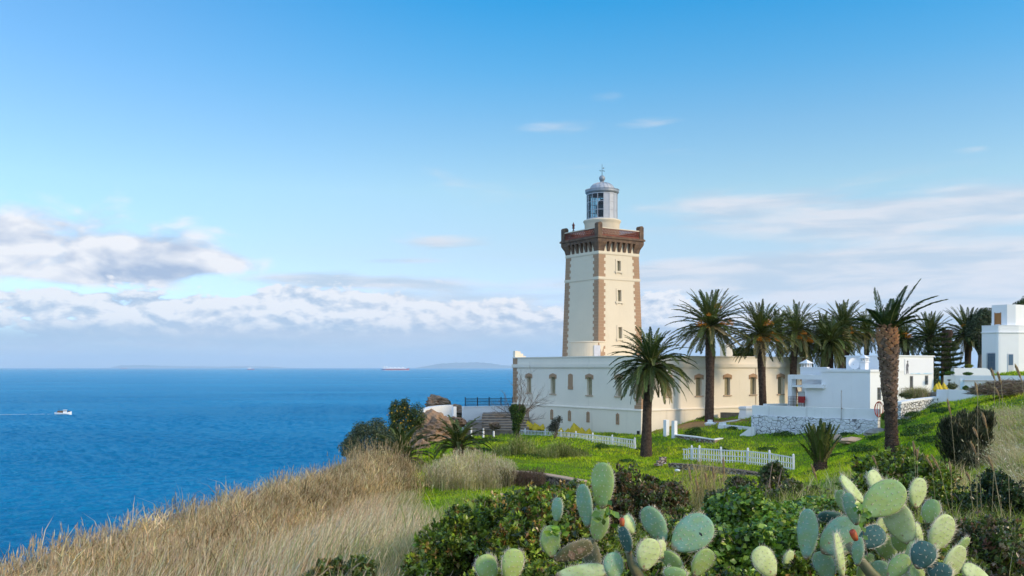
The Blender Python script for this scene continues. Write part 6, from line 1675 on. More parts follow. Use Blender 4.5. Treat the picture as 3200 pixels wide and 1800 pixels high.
# ------------------------------------------------------------------ bushes and trees at middle distance
DG = [((.040, .065, .018), 4), ((.075, .11, .025), 3), ((.13, .16, .04), 1.3), ((.14, .11, .04), .6)]
OLV = [((.075, .10, .055), 4), ((.12, .15, .08), 3), ((.04, .055, .03), 2.5), ((.18, .2, .1), .8)]
def B(px, py, d, wpx, hpx, dep=None):
    """ellipsoid seen centred at a photo pixel, half width / half height in photo pixels"""
    k = d/F; return (tuple(P(px, py, d)), (wpx*k, (dep if dep else wpx*k*.9), hpx*k))
def mid_bushes():
    shrub('olive_bush', 'rounded grey green bush at the cliff edge, leftmost of the bushes', 'bush', [B(1150, 1385, 60, 82, 62), B(1100, 1400, 59, 42, 40), B(1180, 1340, 61, 32, 38), B(1130, 1345, 60, 30, 30), B(1215, 1385, 60, 36, 42)], 15000, .13, OLV, aspect=.4)
    r = shrub('fruiting_bush', 'tall dark bush dotted with yellow fruit beside the rock face', 'bush', [B(1255, 1330, 66, 45, 62), B(1238, 1285, 66, 26, 36), B(1265, 1272, 66, 16, 30), B(1300, 1305, 66, 30, 44), B(1225, 1370, 66, 28, 40)], 12000, .13, DG, aspect=.45, lumpy=.5)
    A = Acc(); n = 46; p = np.array([P(rng.uniform(1205, 1300), rng.uniform(1265, 1390), 65-rng.uniform(0.6, 1.4)) for _ in range(n)])-np.array(r.location)
    for q in range(3):
        V, Fx, C = leaves_np(p, rng.normal(size=(n, 3)), .10, pal([((.70, .42, .03), 3), ((.6, .25, .06), 1)], n, .1), .8, .1); A.add(V, None, Fx, C)
    A.build('fruit', 'leaf', r)
    shrub('dark_bush', 'small dark spiky bush in front of the row of slit windows', 'bush', [B(1735, 1325, 76, 17, 20), B(1728, 1338, 76, 18, 14), B(1748, 1310, 76, 10, 12)], 1500, .14, [((.05, .06, .05), 3), ((.085, .10, .075), 2), ((.03, .035, .03), 2)], aspect=.35, lumpy=.45, shell=.2)
    for i, (px, py, d, w_, h, lb) in enumerate(((1390, 1398, 74, 36, 13, 'low dark green shrub patch under the rock face'), (1530, 1378, 77, 40, 13, 'low dark shrub patch right of the white stakes, below the steps'),
        (1462, 1374, 76, 24, 12, 'low dark shrub just behind the small curved palm'))):
        shrub('low_shrub', lb, 'shrub', [B(px, py, d, w_, h)], 2000, .12, DG, nbr=0, group='low shrubs below the rocks')
    shrub('grass_tuft_bush', 'dark upright tuft of leaves on the lawn behind the low angled wall', 'shrub', [B(2178, 1350, 70, 17, 16)], 900, .2, [((.04, .08, .02), 2), ((.08, .12, .03), 1)], aspect=.12, nbr=0)
    # bare tree with ivy
    b = P(1617, 1372, 78); root = thing('bare_tree', 'leafless tree with a thick ivy covered trunk before the left end of the building', 'tree', tuple(b)); m = MB(); R_ = random.Random(4)
    m.tube([(0, 0, -.3), (.03, 0, .5), (-.02, .05, 1.2), (.02, 0, 1.75)], [.20, .16, .17, .13], 9); m.build('trunk', M['bark'], root)
    m = MB()
    def br(p, d, L, r, lev):
        pts = [p]; dd = d.copy(); n = 6
        for i in range(n):
            dd = (dd+Vector((R_.gauss(0, .10), R_.gauss(0, .10), R_.gauss(0.03, .06)))).normalized(); pts.append(pts[-1]+dd*L/n)
            if lev < 3 and i > 0 and R_.random() < (.85 if lev < 2 else .6):
                a = Vector((R_.gauss(0, 1), R_.gauss(0, .7), R_.gauss(.1, .6))).normalized(); br(pts[-1], (dd+a*.75).normalized(), L*R_.uniform(.42, .62), r*.55, lev+1)
        m.tube(pts, [r*(1-i/(n+1)*.8) for i in range(n+1)], 5 if lev < 2 else 3, cap=False)
    for dx, dz, L in ((-.75, 1, 2.2), (-.3, 1.3, 2.9), (.05, 1.2, 2.8), (.5, 1.2, 3.4), (.8, 1.1, 3.3), (1.0, .45, 2.6), (-1.0, .3, 2.0), (1.1, -.25, 2.2), (.35, 1.4, 3.0), (-.9, .8, 2.0), (.9, .8, 2.8)):
        br(Vector((R_.uniform(-.1, .1), 0, R_.uniform(1.4, 1.8))), Vector((dx, R_.gauss(0, .4), dz)).normalized(), L*.80, .036, 0)
    m.build('branches', M['twig'], root)
    rt = shrub('ivy', None, None, [B(1617, 1298, 77.9, 22, 34), B(1606, 1280, 77.9, 15, 18), B(1630, 1282, 77.9, 13, 20), B(1613, 1335, 77.9, 13, 26)], 6500, .12, [((.035, .07, .015), 3), ((.07, .13, .02), 2), ((.12, .19, .03), 1)], base=tuple(b), nbr=0, thing_root=root, aspect=.8)
    for c in root.children:
        if c.name.startswith('foliage'): c.name = 'ivy'
    # trees behind the villa and the pine
    def tree(name, label, blobs, n, size, cols, bx, by, d, h, r=.22):
        b = P(bx, by, d); root = thing(name, label, 'tree', tuple(b)); m = MB(); m.tube([(0, 0, -.5), (.1, 0, h*.5), (0, 0, h)], [r, r*.8, r*.4], 8)
        for k in range(8): a = k*2.4; m.tube([(0, 0, h*.5), (math.cos(a)*.6, math.sin(a)*.6, h*.9), (math.cos(a)*1.1, math.sin(a)*1.1, h*1.2)], [r*.4, r*.25, .03], 5)
        m.build('trunk', M['bark'], root)
        shrub(name, None, None, blobs, n, size, cols, base=tuple(b), nbr=0, thing_root=root, lumpy=.3)
        for c in root.children:
            if c.name.startswith('foliage'): c.name = 'crown'
        return root
    tree('broadleaf_tree', 'dense dark rounded tree pressed against the left side of the villa', [B(3062, 1010, 92, 36, 36), B(3080, 985, 92, 26, 24), B(3045, 1040, 92, 30, 42), B(3075, 1070, 92, 26, 46)], 17000, .17, OLV, 3060, 1150, 92, 2.6)
    tree('broadleaf_tree', 'dark tree top showing above the villa roof at the right edge', [B(3200, 956, 96, 34, 20), B(3235, 945, 96, 40, 30)], 6000, .17, DG, 3230, 1150, 96, 3.5)
    tree('broadleaf_tree', 'grey green leafy shrub tree between the white house and the pine', [B(2921, 1190, 73, 15, 32), B(2926, 1165, 73, 10, 14)], 2600, .13, OLV, 2922, 1225, 73, .6, .06)
    tree('broadleaf_tree', 'dark low tree seen over the cream building roof between two palms', [B(2325, 1102, 106, 52, 18), B(2290, 1110, 106, 34, 12)], 6000, .17, DG, 2325, 1150, 106, 1.2)
    # layered pine
    b = P(2944, 1213, 76); root = thing('norfolk_pine', 'layered pine with flat whorls of branches between the white house and the villa', 'tree', tuple(b)); H = P(0, 1028, 76).z-b.z
    m = MB(); m.tube([(0, 0, -.3), (0, 0, H*.5), (0, 0, H)], [.13, .085, .02], 8); A = Acc(); R_ = random.Random(2)
    nw = 10
    for k in range(nw):
        z = H*(.22+.76*k/(nw-1)); L = np.interp(k/(nw-1), [0, .25, .6, 1], [1.5, 1.75, 1.15, .25])
        for j in range(7):
            a = j*2*math.pi/7+k*.5+R_.gauss(0, .1); l = L*R_.uniform(.8, 1.1)
            pts = [Vector((0, 0, z)), Vector((math.cos(a)*l*.55, math.sin(a)*l*.55, z-.05*l)), Vector((math.cos(a)*l, math.sin(a)*l, z+.08*l))]
            m.tube(pts, [.03, .02, .008], 4, cap=False)
            n = int(230*l); t = rng.uniform(.2, 1.03, n); c = np.array([np.interp(t, [0, .55, 1], [p[i] for p in pts]) for i in range(3)]).T
            side = np.array([-math.sin(a), math.cos(a), 0]); wv = rng.normal(0, .20, n)*np.sin(np.minimum(t, 1)*2.6)*min(1, l)
            c += side*wv[:, None]; c[:, 2] += rng.uniform(-.02, .13, n)
            ax = np.stack([math.cos(a)*.7+side[0]*np.sign(wv)*.7, math.sin(a)*.7+side[1]*np.sign(wv)*.7, np.full(n, .7)], 1)
            V, Fx, C = leaves_np(c, rng.normal(size=(n, 3)), .15, pal([((.035, .055, .018), 3), ((.07, .085, .025), 2), ((.10, .11, .03), 1)], n), .3, .1, axis=ax); A.add(V, None, Fx, C)
    m.build('trunk', M['bark'], root); A.build('crown', 'leaf', root)
    # terrace planting
    for i, (px, py, d, w_, h, c, lb) in enumerate(((2968, 1165, 69, 16, 5, 0, 'bright green cushion plant on the left end of the terrace wall'), (3025, 1168, 73, 16, 5, 0, 'low green cushion plant before the garden bench'), (3028, 1144, 76, 14, 6, 1, 'yellow green plant behind the garden bench'),
        (2976, 1207, 63, 18, 12, 2, 'spiky rosette plants beside the small black garden lamp'), (3018, 1213, 62, 10, 7, 0, 'small round plant at the foot of the terrace wall, right of the hatch'), (3054, 1215, 61, 6, 5, 0, 'tiny plant where the garden wall steps up'), (3090, 1208, 60, 13, 9, 0, 'green leafy plant on the stepped garden wall, left of two'),
        (3124, 1211, 60, 8, 5, 0, 'small low plant right of the leafy plant on the garden wall'), (3165, 1207, 59, 15, 8, 0, 'wide green plant on the garden wall near the right edge'), (3192, 1203, 58, 8, 9, 1, 'yellowish plant at the right end of the garden wall'), (3063, 1207, 60, 5, 8, 1, 'small yellow cone shaped plant on the garden wall'),
        (2838, 1238, 60, 14, 10, 2, 'dark spiky plant behind the rubble wall'), (2823, 1234, 61, 12, 6, 2, 'reddish low plant by the thin wire frame'), (2760, 1302, 61, 7, 12, 0, 'green weed growing behind the end of the retaining wall'))):
        cols = ([((.05, .11, .02), 2), ((.10, .19, .03), 2)], [((.20, .24, .03), 2), ((.32, .30, .04), 1)], [((.07, .10, .03), 2), ((.22, .18, .06), 1)])[c]
        shrub('garden_plant', lb, 'plant', [B(px, py, d, w_, h)], 500, .12 if w_ > 8 else .09, cols, nbr=0, group='plants on the villa terraces', aspect=.3)
    p = P(2862, 1246, 61.5); n = 1800; c0 = p; x = c0.x+rng.normal(0, .38, n); y = c0.y+rng.normal(0, .3, n); A = Acc()
    A.add(*blades(x-p.x, y-p.y, np.zeros(n)+rng.uniform(0, .25, n), rng.uniform(.45, .75, n), .02, rng.normal(.25, .5, (n, 2)), pal([((.42, .33, .2), 3), ((.22, .24, .08), 2), ((.3, .2, .14), 1)], n), 2, .9))
    o = A.build('ornamental_grass', 'straw', None, loc=tuple(p)); tag(o, 'wide tuft of straw coloured ornamental grass below the painted panel', 'grass tuft')
mid_bushes()
# ------------------------------------------------------------------ near shrubs
GLOSSY = [((.12, .17, .022), 4), ((.21, .28, .03), 3), ((.36, .43, .05), 2), ((.05, .07, .018), 2), ((.38, .24, .07), .9)]
VINE = [((.14, .25, .03), 4), ((.24, .36, .04), 3), ((.06, .11, .018), 2.6), ((.40, .47, .07), 1.4)]
BROWNISH = [((.11, .085, .035), 3), ((.15, .09, .045), 2), ((.08, .11, .03), 3), ((.25, .15, .07), 1), ((.18, .22, .04), 1)]
def near():
    S = lambda name, label, blobs, n, size, cols, **k: shrub(name, label, 'shrub', blobs, n, size, cols, mat='leaf_gloss', nbr=46, shell=.35, group=None, buds=4, **{**dict(sprig=7), **k})
    S('laurel_shrub', 'dark glossy leaved shrub in the left of the near thicket, beside the dry grass', [B(1400, 1720, 11.5, 105, 95, .7), B(1500, 1660, 12, 110, 90, .7), B(1330, 1790, 11, 70, 70, .5), B(1600, 1610, 12.5, 90, 70, .7), B(1440, 1640, 12.5, 60, 45, .5)], 26000, .065, GLOSSY, lumpy=.55)
    S('laurel_shrub', 'shrub with some orange brown leaves around the tall cactus pads', [B(1680, 1640, 11.2, 110, 95, .6), B(1790, 1660, 10.6, 100, 100, .5), B(1620, 1740, 10.2, 130, 90, .5), B(1800, 1560, 12.4, 90, 55, .5)], 26000, .062, GLOSSY+[((.30, .15, .04), 1.2)], lumpy=.55)
    S('brown_shrub', 'reddish brown small leaved shrub in the middle of the near thicket', [B(1960, 1560, 15, 105, 85, .8), B(2060, 1600, 14.5, 90, 80, .7), B(1900, 1620, 14, 80, 80, .6), B(2100, 1570, 15, 50, 55, .5)], 24000, .062, BROWNISH, lumpy=.45)
    S('green_shrub', 'green shrub behind the pair of crossed blue green cactus pads', [B(1960, 1740, 10.6, 150, 90, .5), B(2120, 1720, 11, 110, 100, .6), B(1860, 1760, 10, 80, 70, .4)], 22000, .055, GLOSSY, lumpy=.5)
    S('vine_thicket', 'bright green heart leaved creeper covering the thicket between the two cactus groups', [B(2300, 1620, 12.5, 90, 80, .7), B(2400, 1660, 12, 130, 100, .8), B(2350, 1740, 11, 150, 90, .6), B(2480, 1720, 11, 110, 100, .6), B(2540, 1620, 13, 90, 60, .6), B(2220, 1740, 11, 70, 90, .5)], 30000, .075, VINE, aspect=.8, lumpy=.35, sprig=0)
    S('twiggy_shrub', 'grey brown twiggy shrub rising between the lattice fence and the creeper', [B(2420, 1500, 20, 52, 42, .5), B(2330, 1540, 19, 60, 40, .6), B(2500, 1560, 17, 90, 40, .6), B(2270, 1570, 16, 60, 38, .5)], 15000, .07, [((.07, .085, .025), 3), ((.16, .13, .08), 2), ((.10, .15, .03), 2), ((.25, .2, .14), 1)], lumpy=.5)
    S('laurel_shrub', 'glossy green shrub at the foot of the big scaly palm', [B(2790, 1475, 17, 110, 60, .8), B(2880, 1520, 16, 90, 70, .7), B(2720, 1540, 15.5, 90, 60, .6), B(2840, 1440, 17.5, 60, 40, .5), B(2950, 1580, 15, 80, 60, .6)], 24000, .075, GLOSSY+[((.14, .2, .03), 1.5)], lumpy=.5)
    S('dense_dark_shrub', 'low dense dark green shrub at the right edge below the dry bank', [B(3120, 1575, 14, 110, 75, .8), B(3200, 1600, 14, 90, 100, .8), B(3050, 1620, 13.5, 70, 55, .6)], 26000, .05, [((.025, .045, .015), 4), ((.05, .08, .02), 2), ((.09, .13, .03), 1)], lumpy=.3)
    S('thorny_undergrowth', 'mixed reddish and green undergrowth in the bottom right corner', [B(3080, 1720, 11, 160, 90, .7), B(3170, 1770, 10.5, 120, 90, .6), B(2960, 1700, 11.5, 100, 80, .6), B(3000, 1790, 10.5, 120, 70, .6)], 26000, .055, [((.09, .13, .03), 3), ((.15, .19, .04), 2), ((.18, .13, .08), 2), ((.24, .12, .07), .8), ((.3, .25, .17), .8), ((.04, .06, .02), 2)], lumpy=.55)
    S('green_shrub', 'green leafy undergrowth around the right cactus group', [B(2700, 1700, 10, 180, 80, .4), B(2830, 1770, 9.8, 160, 80, .4), B(2560, 1790, 9.6, 140, 60, .4), B(2680, 1620, 12.5, 120, 60, .5)], 26000, .058, GLOSSY+[((.20, .28, .03), 1)], lumpy=.5)
    S('sapling', 'yellow green sprig of leaves at the bottom edge, left of the near thicket', [B(1060, 1795, 9.5, 75, 36, .35), B(1130, 1770, 9.8, 45, 26, .3), B(990, 1792, 9.3, 35, 26, .3)], 3600, .055, [((.12, .16, .03), 3), ((.05, .09, .02), 2), ((.22, .15, .05), 1)], lumpy=.5)
    S('green_shrub', 'leafy undergrowth filling the bottom edge below the tall cactus pads', [B(1730, 1800, 9.4, 150, 50, .4), B(1900, 1820, 9.0, 140, 40, .3), B(1560, 1815, 9.4, 110, 50, .4), B(2100, 1830, 9.2, 160, 45, .3), B(2330, 1830, 9.4, 160, 50, .3)], 20000, .052, GLOSSY, lumpy=.3)
    shrub('heath_bush', 'large blackish green wiry bush on the bank at right', 'bush', [B(3010, 1390, 29, 62, 78, .9), B(3050, 1340, 30, 45, 52, .7), B(2990, 1350, 29, 40, 50, .6), B(3050, 1440, 28, 50, 50, .7)], 24000, .22, [((.045, .058, .028), 5), ((.09, .10, .055), 3), ((.24, .21, .13), 2.0)], aspect=.06, lumpy=.55, up=.0, axis_up=1.1, buds=6)
near()
def thicket_grass():
    A = Acc()
    for px, py, d, w_, n, cols in ((2980, 1640, 12.5, 1.6, 2600, 0), (3120, 1700, 11, 1.0, 1800, 0), (2200, 1640, 13.5, .5, 900, 1), (1290, 1700, 12, .5, 1300, 1), (1960, 1700, 10.6, .7, 500, 0), (2560, 1560, 15, .9, 1100, 0), (2700, 1500, 18, .8, 800, 1), (1500, 1570, 14, .8, 700, 0), (2900, 1480, 18, .7, 1400, 1)):
        c = P(px, py, d); x = c.x+rng.normal(0, w_*.5, n); y = c.y+rng.normal(0, .35, n); h = rng.uniform(.25, .6, n)
        cl = [((.34, .40, .06), 3), ((.20, .28, .04), 3), ((.62, .50, .30), 2)] if cols == 0 else [((.80, .62, .38), 3), ((.55, .42, .24), 2), ((.30, .34, .08), 1)]
        A.add(*blades(x, y, np.full(n, c.z)-.30+rng.uniform(-.1, .1, n), h, .009, rng.normal(.1, .45, (n, 2)), pal(cl, n, .2), 3, .8))
    o = A.build('thicket_grass', 'straw'); tag(o, 'thin yellow green and straw grass blades growing through the near thicket', 'grass', kind='stuff')
thicket_grass()
# ------------------------------------------------------------------ prickly pears
def cactmat(name, a, b, sp=.35):
    m, g, bs = newmat(name); tn = g.n('ShaderNodeTexCoord'); tc = tn.outputs['Object']
    sz = g.n('ShaderNodeSeparateXYZ'); g.l(tn.outputs['Generated'], sz.inputs[0])
    c = g.mix(g.ss(g.noise(tc, 7, 5, .6), .35, .65), (*a, 1), (*b, 1)); c = g.mix(g.m('MULTIPLY', g.ss(g.noise(tc, 40, 3, .6), .60, .72), .5), c, tuple(x*.45 for x in b)+(1,))
    c = g.mix(g.ss(g.m('ADD', sz.outputs[2], g.m('MULTIPLY', g.noise(tc, 22, 3, .6), .12)), .20, .08), c, (.25, .18, .09, 1))     # corky foot of the joint
    vr = g.n('ShaderNodeTexVoronoi'); g.l(tc, vr.inputs['Vector']); vr.inputs['Scale'].default_value = 11.0
    c = g.mix(g.m('MULTIPLY', g.ss(vr.outputs['Distance'], .16, .10), g.ss(g.noise(tc, 3.1, 2, .5), .52, .60)), c, (.30, .20, .11, 1))     # scabs
    g.l(c, bs.inputs['Base Color']); bs.inputs['Roughness'].default_value = .55; bs.inputs['Specular IOR Level'].default_value = sp
    bs.inputs['Subsurface Weight'].default_value = .08; bs.inputs['Subsurface Radius'].default_value = (.01, .02, .005)
    bp = g.n('ShaderNodeBump'); bp.inputs['Strength'].default_value = .35; bp.inputs['Distance'].default_value = .006
    g.l(g.noise(tc, 16, 3, .5), bp.inputs['Height']); g.l(bp.outputs[0], bs.inputs['Normal']); return m
M['pad_blue'] = cactmat('blue_green_pad', (.23, .40, .27), (.26, .38, .15)); M['pad_green'] = cactmat('green_pad', (.31, .45, .17), (.32, .40, .10))
M['pad_sunlit'] = cactmat('sunlit_green_pad', (.54, .62, .31), (.44, .52, .19)); M['pad_teal'] = cactmat('dark_teal_pad', (.06, .15, .13), (.05, .11, .08))  # pale tone stands for sun on the pads, put into the colour
M['pad_brown'] = cactmat('scarred_brown_pad', (.26, .21, .12), (.15, .17, .08)); M['scar'] = solid('dry_scar', (.48, .33, .22), .9, .2, 20, .3, 60)
M['spine'] = solid('pale_spines', (.72, .66, .5), .6, .1, 5); M['pearfruit'] = solid('red_prickly_fruit', (.42, .05, .03), .5, .2, 14, col2=(.5, .14, .04))
def pad(root, px, py, w_px, h_px, tilt, d, mat, face='L', full=.76, spine=1.0, base_at=None, thick=.026, lean=0.0, scar=None, seedk=[0]):
    """one joint: centre at (px,py), apparent size in photo pixels, tilt clockwise from upright in the picture, turned about its own axis when it looks narrow"""
    seedk[0] += 1; R_ = random.Random(seedk[0]*7+3); k = d/F; Hh = h_px*k; Wt = max(Hh*full, w_px*k) if h_px > w_px*1.15 else w_px*k
    ratio = min(1.0, max(.10, (w_px*k-thick*.6)/Wt)); yaw = math.acos(ratio)*(-1 if face == 'L' else 1)
    nl, nc = 22, 26; m = MB(); vs = []
    wv = R_.uniform(-.04, .04); bend = R_.uniform(-.03, .03)
    def prof(t): t = min(max(t, 0.0), 1.0); return (t**.70)*((1-t)**.47)/.5030
    for i in range(nl+1):
        t = i/nl; tt = .5-.5*math.cos(math.pi*t); hw = Wt/2*prof(tt)+.003; th = thick*(prof(tt)**.55)*(1.15-.45*tt)+.002; z = (tt-.5)*Hh
        for j in range(nc):
            a = 2*math.pi*j/nc; ca, sa = math.cos(a), math.sin(a)
            x = hw*math.copysign(abs(ca)**.85, ca)*(1+wv*math.sin(tt*9)); y = th*math.copysign(abs(sa)**.9, sa)+bend*(tt-.5)**2*4*Hh+.15*bend*ca*ca
            vs.append((x, y, z))
    fs = [(i*nc+j, i*nc+(j+1) % nc, (i+1)*nc+(j+1) % nc, (i+1)*nc+j) for i in range(nl) for j in range(nc)]
    m.add(vs, fs+[tuple(range(nc))[::-1], tuple(nl*nc+j for j in range(nc))])
    T = math.radians(tilt); nf_pad = len(m.f)
    # spines in rows of areoles, and along the rim
    sm = m; sm.cur = 1; st = .046
    def spine_at(p, n_, L, kk=3):
        n_ = Vector(n_).normalized()
        sm.add([(p[0]+n_.x*.004-.004, p[1]+n_.y*.004, p[2]), (p[0]+n_.x*.004, p[1]+n_.y*.004, p[2]+.004), (p[0]+n_.x*.004+.004, p[1]+n_.y*.004, p[2]), (p[0]+n_.x*.004, p[1]+n_.y*.004, p[2]-.004), (p[0]+n_.x*.008, p[1]+n_.y*.008, p[2]+n_.z*.008)], [(0, 1, 4), (1, 2, 4), (2, 3, 4), (3, 0, 4)])
        for q in range(kk):
            dd = (n_+Vector((R_.gauss(0, .5), R_.gauss(0, .5), R_.gauss(.05, .5)))).normalized(); l = L*R_.uniform(.5, 1.15)
            a = dd.cross(Vector((.3, .5, .8))).normalized()*.0014; b = dd.cross(a).normalized()*.0014; p_ = Vector(p)
            sm.add([p_+a, p_+b-a*.5, p_-b-a*.5, p_+dd*l], [(0, 1, 3), (1, 2, 3), (2, 0, 3)])
    nr = int(Hh/st); 
    for i in range(nr+1):
        tt = (i+.5)/(nr+1); hw = Wt/2*prof(tt); th = thick*(prof(tt)**.55)*(1.15-.45*tt); z = (tt-.5)*Hh; ncol = int(2*hw/(st*1.1))
        for j in range(ncol+1):
            x = -hw+(j+.5+(.5 if i % 2 else 0))*2*hw/(ncol+1)+R_.gauss(0, .004)
            if abs(x) > hw*.93: continue
            y = th*max(0, 1-(abs(x)/hw)**2.3)**.5
            yy = bend*(tt-.5)**2*4*Hh
            for s in (-1, 1): spine_at((x, s*y+yy, z), (x*.4, s, .1), .026*spine)
    for i in range(int(26*spine)):
        tt = .22+.78*(i/26/spine); 
        for s in (-1, 1):
            if tt > .97 and s > 0: continue
            hw = Wt/2*prof(min(tt, .985)); z = (tt-.5)*Hh; spine_at((s*hw, bend*(tt-.5)**2*4*Hh, z), (s*(1-tt*.6), 0, .25+tt), .036*spine, 3)
    o = m.build('pad', [M[mat], M['spine']], root, smooth=True)
    if scar:
        sc_m = MB(); n = 16; 
        for u, v, r1, r2 in scar:
            cc = [(u+r1*math.cos(2*math.pi*q/n)*(1+.25*math.sin(q*2.3)), v+r2*math.sin(2*math.pi*q/n)*(1+.2*math.cos(q*1.7))) for q in range(n)]
            y = -thick*(prof(v/Hh+.5)**.55)*(1.15-.45*(v/Hh+.5))*1.02-.002+bend*(v/Hh)**2*4*Hh
            sc_m.prism([(a, y, b) for a, b in cc], (0, .004, 0))
        sc_m.build('scar', M['scar' if mat == 'pad_brown' else 'dark'], o)
    c = P(px, py, d); o.location = c-Vector(root.location)
    from mathutils import Matrix
    o.rotation_euler = (Matrix.Rotation(T, 3, 'Y') @ Matrix.Rotation(R(lean), 3, 'X') @ Matrix.Rotation(yaw, 3, 'Z')).to_euler()
    return o
def pear(root, px, py, w_px, h_px, tilt, d):
    k = d/F; m = MB(); m.lathe([(.0, -.5), (.32, -.46), (.46, -.15), (.5, .15), (.44, .42), (.30, .5), (.15, .46), (0, .44)], 14)
    m.v = [(x*w_px*k, y*w_px*k, z*h_px*k) for x, y, z in m.v]; o = m.build('cactus_fruit', M['pearfruit'], root, smooth=True); o.location = P(px, py, d)-Vector(root.location); o.rotation_euler = (0, R(tilt), 0)
def stem(root, pts, r, d_, mat='pad_brown'):
    m = MB(); q = [P(*p)-Vector(root.location) for p in pts]; m.tube(q, r, 10); m.build('stem', M[mat], root, smooth=True)
def cacti():
    def plant(label, px, py, d): return thing('prickly_pear', label, 'cactus', tuple(P(px, py, d)), 0, 'prickly pears in the near thicket')
    a = plant('prickly pear with one tall broad pad standing highest against the lawn', 1850, 1830, 8.3)
    pad(a, 1884, 1518, 77, 146, 1, 8.2, 'pad_green', 'L', full=.54)
    pad(a, 1827, 1582, 50, 138, -7, 8.1, 'pad_blue', 'L', full=.6)
    pad(a, 1741, 1594, 36, 78, 4, 8.6, 'pad_blue', 'L', full=.75)
    pad(a, 1720, 1692, 70, 102, -3, 8.2, 'pad_green', 'R', full=.7)
    pad(a, 1790, 1724, 70, 130, 68, 8.35, 'pad_brown', 'R', full=.56, scar=[(.01, -.02, .05, .03), (.0, .06, .03, .04)])
    pad(a, 1872, 1640, 66, 110, 8, 8.45, 'pad_green', 'L', full=.6)
    pad(a, 1815, 1790, 56, 160, 84, 7.9, 'pad_sunlit', 'L', full=.35, spine=1.3)
    pad(a, 1850, 1740, 60, 120, -14, 8.5, 'pad_brown', 'L', full=.5)
    b = plant('prickly pear of crossing blue green pads behind one round pale pad', 2050, 1830, 7.9)
    pad(b, 2048, 1641, 74, 130, -28, 7.9, 'pad_blue', 'L', full=.58)
    pad(b, 2160, 1670, 112, 152, 52, 7.8, 'pad_blue', 'L', full=.78, scar=[(.05, .06, .018, .008)])
    pad(b, 2024, 1734, 88, 106, 14, 7.55, 'pad_sunlit', 'R', full=.83, spine=1.35)
    pad(b, 2106, 1760, 56, 96, -38, 7.8, 'pad_green', 'L', full=.6)
    pad(b, 2192, 1758, 74, 100, 34, 7.75, 'pad_green', 'R', full=.74)
    pad(b, 1957, 1688, 38, 88, -16, 7.8, 'pad_teal', 'L', full=.6)
    pad(b, 1968, 1640, 40, 66, -22, 7.95, 'pad_sunlit', 'R', full=.7)
    pad(b, 2064, 1716, 44, 60, -6, 7.8, 'pad_sunlit', 'R', full=.7)
    pad(b, 1918, 1772, 72, 92, -10, 7.6, 'pad_blue', 'R', full=.78)
    pad(b, 2110, 1796, 78, 48, 4, 7.5, 'pad_green', 'L')
    pear(b, 1944, 1632, 17, 27, -4, 7.75)
    stem(b, [(2010, 1830, 7.9), (1975, 1760, 7.9), (1962, 1720, 7.85)], [.05, .04, .03], 0)
    c = plant('pair of rounded green pads at the bottom edge, left of the other cacti', 1560, 1860, 7.9)
    pad(c, 1522, 1778, 76, 92, -18, 7.9, 'pad_green', 'R', full=.84, spine=1.2); pad(c, 1601, 1768, 80, 108, 8, 7.8, 'pad_green', 'R', full=.76, spine=1.2)
    e = plant('single pale round pad tangled in the creeper between the cactus groups', 2400, 1840, 9.3)
    pad(e, 2393, 1758, 84, 108, -34, 9.2, 'pad_sunlit', 'R', full=.78); pad(e, 2462, 1748, 40, 60, 20, 9.5, 'pad_sunlit', 'R', full=.7)
    f = plant('large prickly pear with many pads spreading in all directions and a red fruit at right', 2790, 1850, 7.6)
    pad(f, 2524, 1670, 54, 160, 3, 7.6, 'pad_blue', 'L', full=.5)
    pad(f, 2604, 1616, 46, 92, -84, 8.0, 'pad_teal', 'L', full=.55)
    pad(f, 2661, 1592, 34, 106, -16, 7.4, 'pad_blue', 'L', full=.55, spine=1.2)
    pad(f, 2622, 1680, 112, 146, 48, 7.75, 'pad_blue', 'L', full=.76)
    pad(f, 2663, 1532, 44, 114, -42, 8.0, 'pad_sunlit', 'R', full=.58, spine=1.2)
    pad(f, 2737, 1508, 58, 84, -28, 8.1, 'pad_sunlit', 'R', full=.7, spine=1.3)
    pad(f, 2758, 1563, 112, 158, 54, 7.6, 'pad_green', 'L', full=.71)
    pad(f, 2866, 1541, 74, 98, 10, 7.9, 'pad_sunlit', 'R', full=.76)
    pad(f, 2814, 1636, 92, 142, -24, 7.65, 'pad_sunlit', 'L', full=.66)
    pad(f, 2940, 1668, 100, 128, 28, 7.6, 'pad_sunlit', 'R', full=.78, spine=1.3)
    pad(f, 2883, 1736, 80, 92, 22, 7.2, 'pad_teal', 'L', full=.86, spine=1.3)
    pad(f, 2624, 1736, 42, 144, -9, 7.1, 'pad_sunlit', 'R', full=.42, spine=1.7)
    pad(f, 2722, 1680, 72, 92, 58, 7.5, 'pad_teal', 'L', full=.8)
    pad(f, 2681, 1724, 28, 92, 5, 7.5, 'pad_blue', 'L', full=.5)
    pad(f, 2977, 1762, 92, 128, 30, 7.5, 'pad_sunlit', 'R', full=.78)
    pad(f, 2806, 1772, 58, 96, 42, 7.35, 'pad_green', 'L', full=.62, spine=1.3)
    pad(f, 2936, 1790, 74, 66, 10, 7.2, 'pad_teal', 'L', full=.9, spine=1.3)
    pad(f, 3050, 1796, 60, 100, -62, 7.6, 'pad_sunlit', 'R', full=.6)
    pad(f, 2752, 1650, 52, 64, 16, 7.9, 'pad_sunlit', 'R', full=.8)
    pad(f, 2870, 1672, 40, 76, -14, 7.8, 'pad_sunlit', 'R', full=.6)
    pad(f, 2812, 1700, 44, 70, -24, 7.85, 'pad_green', 'L', full=.6)
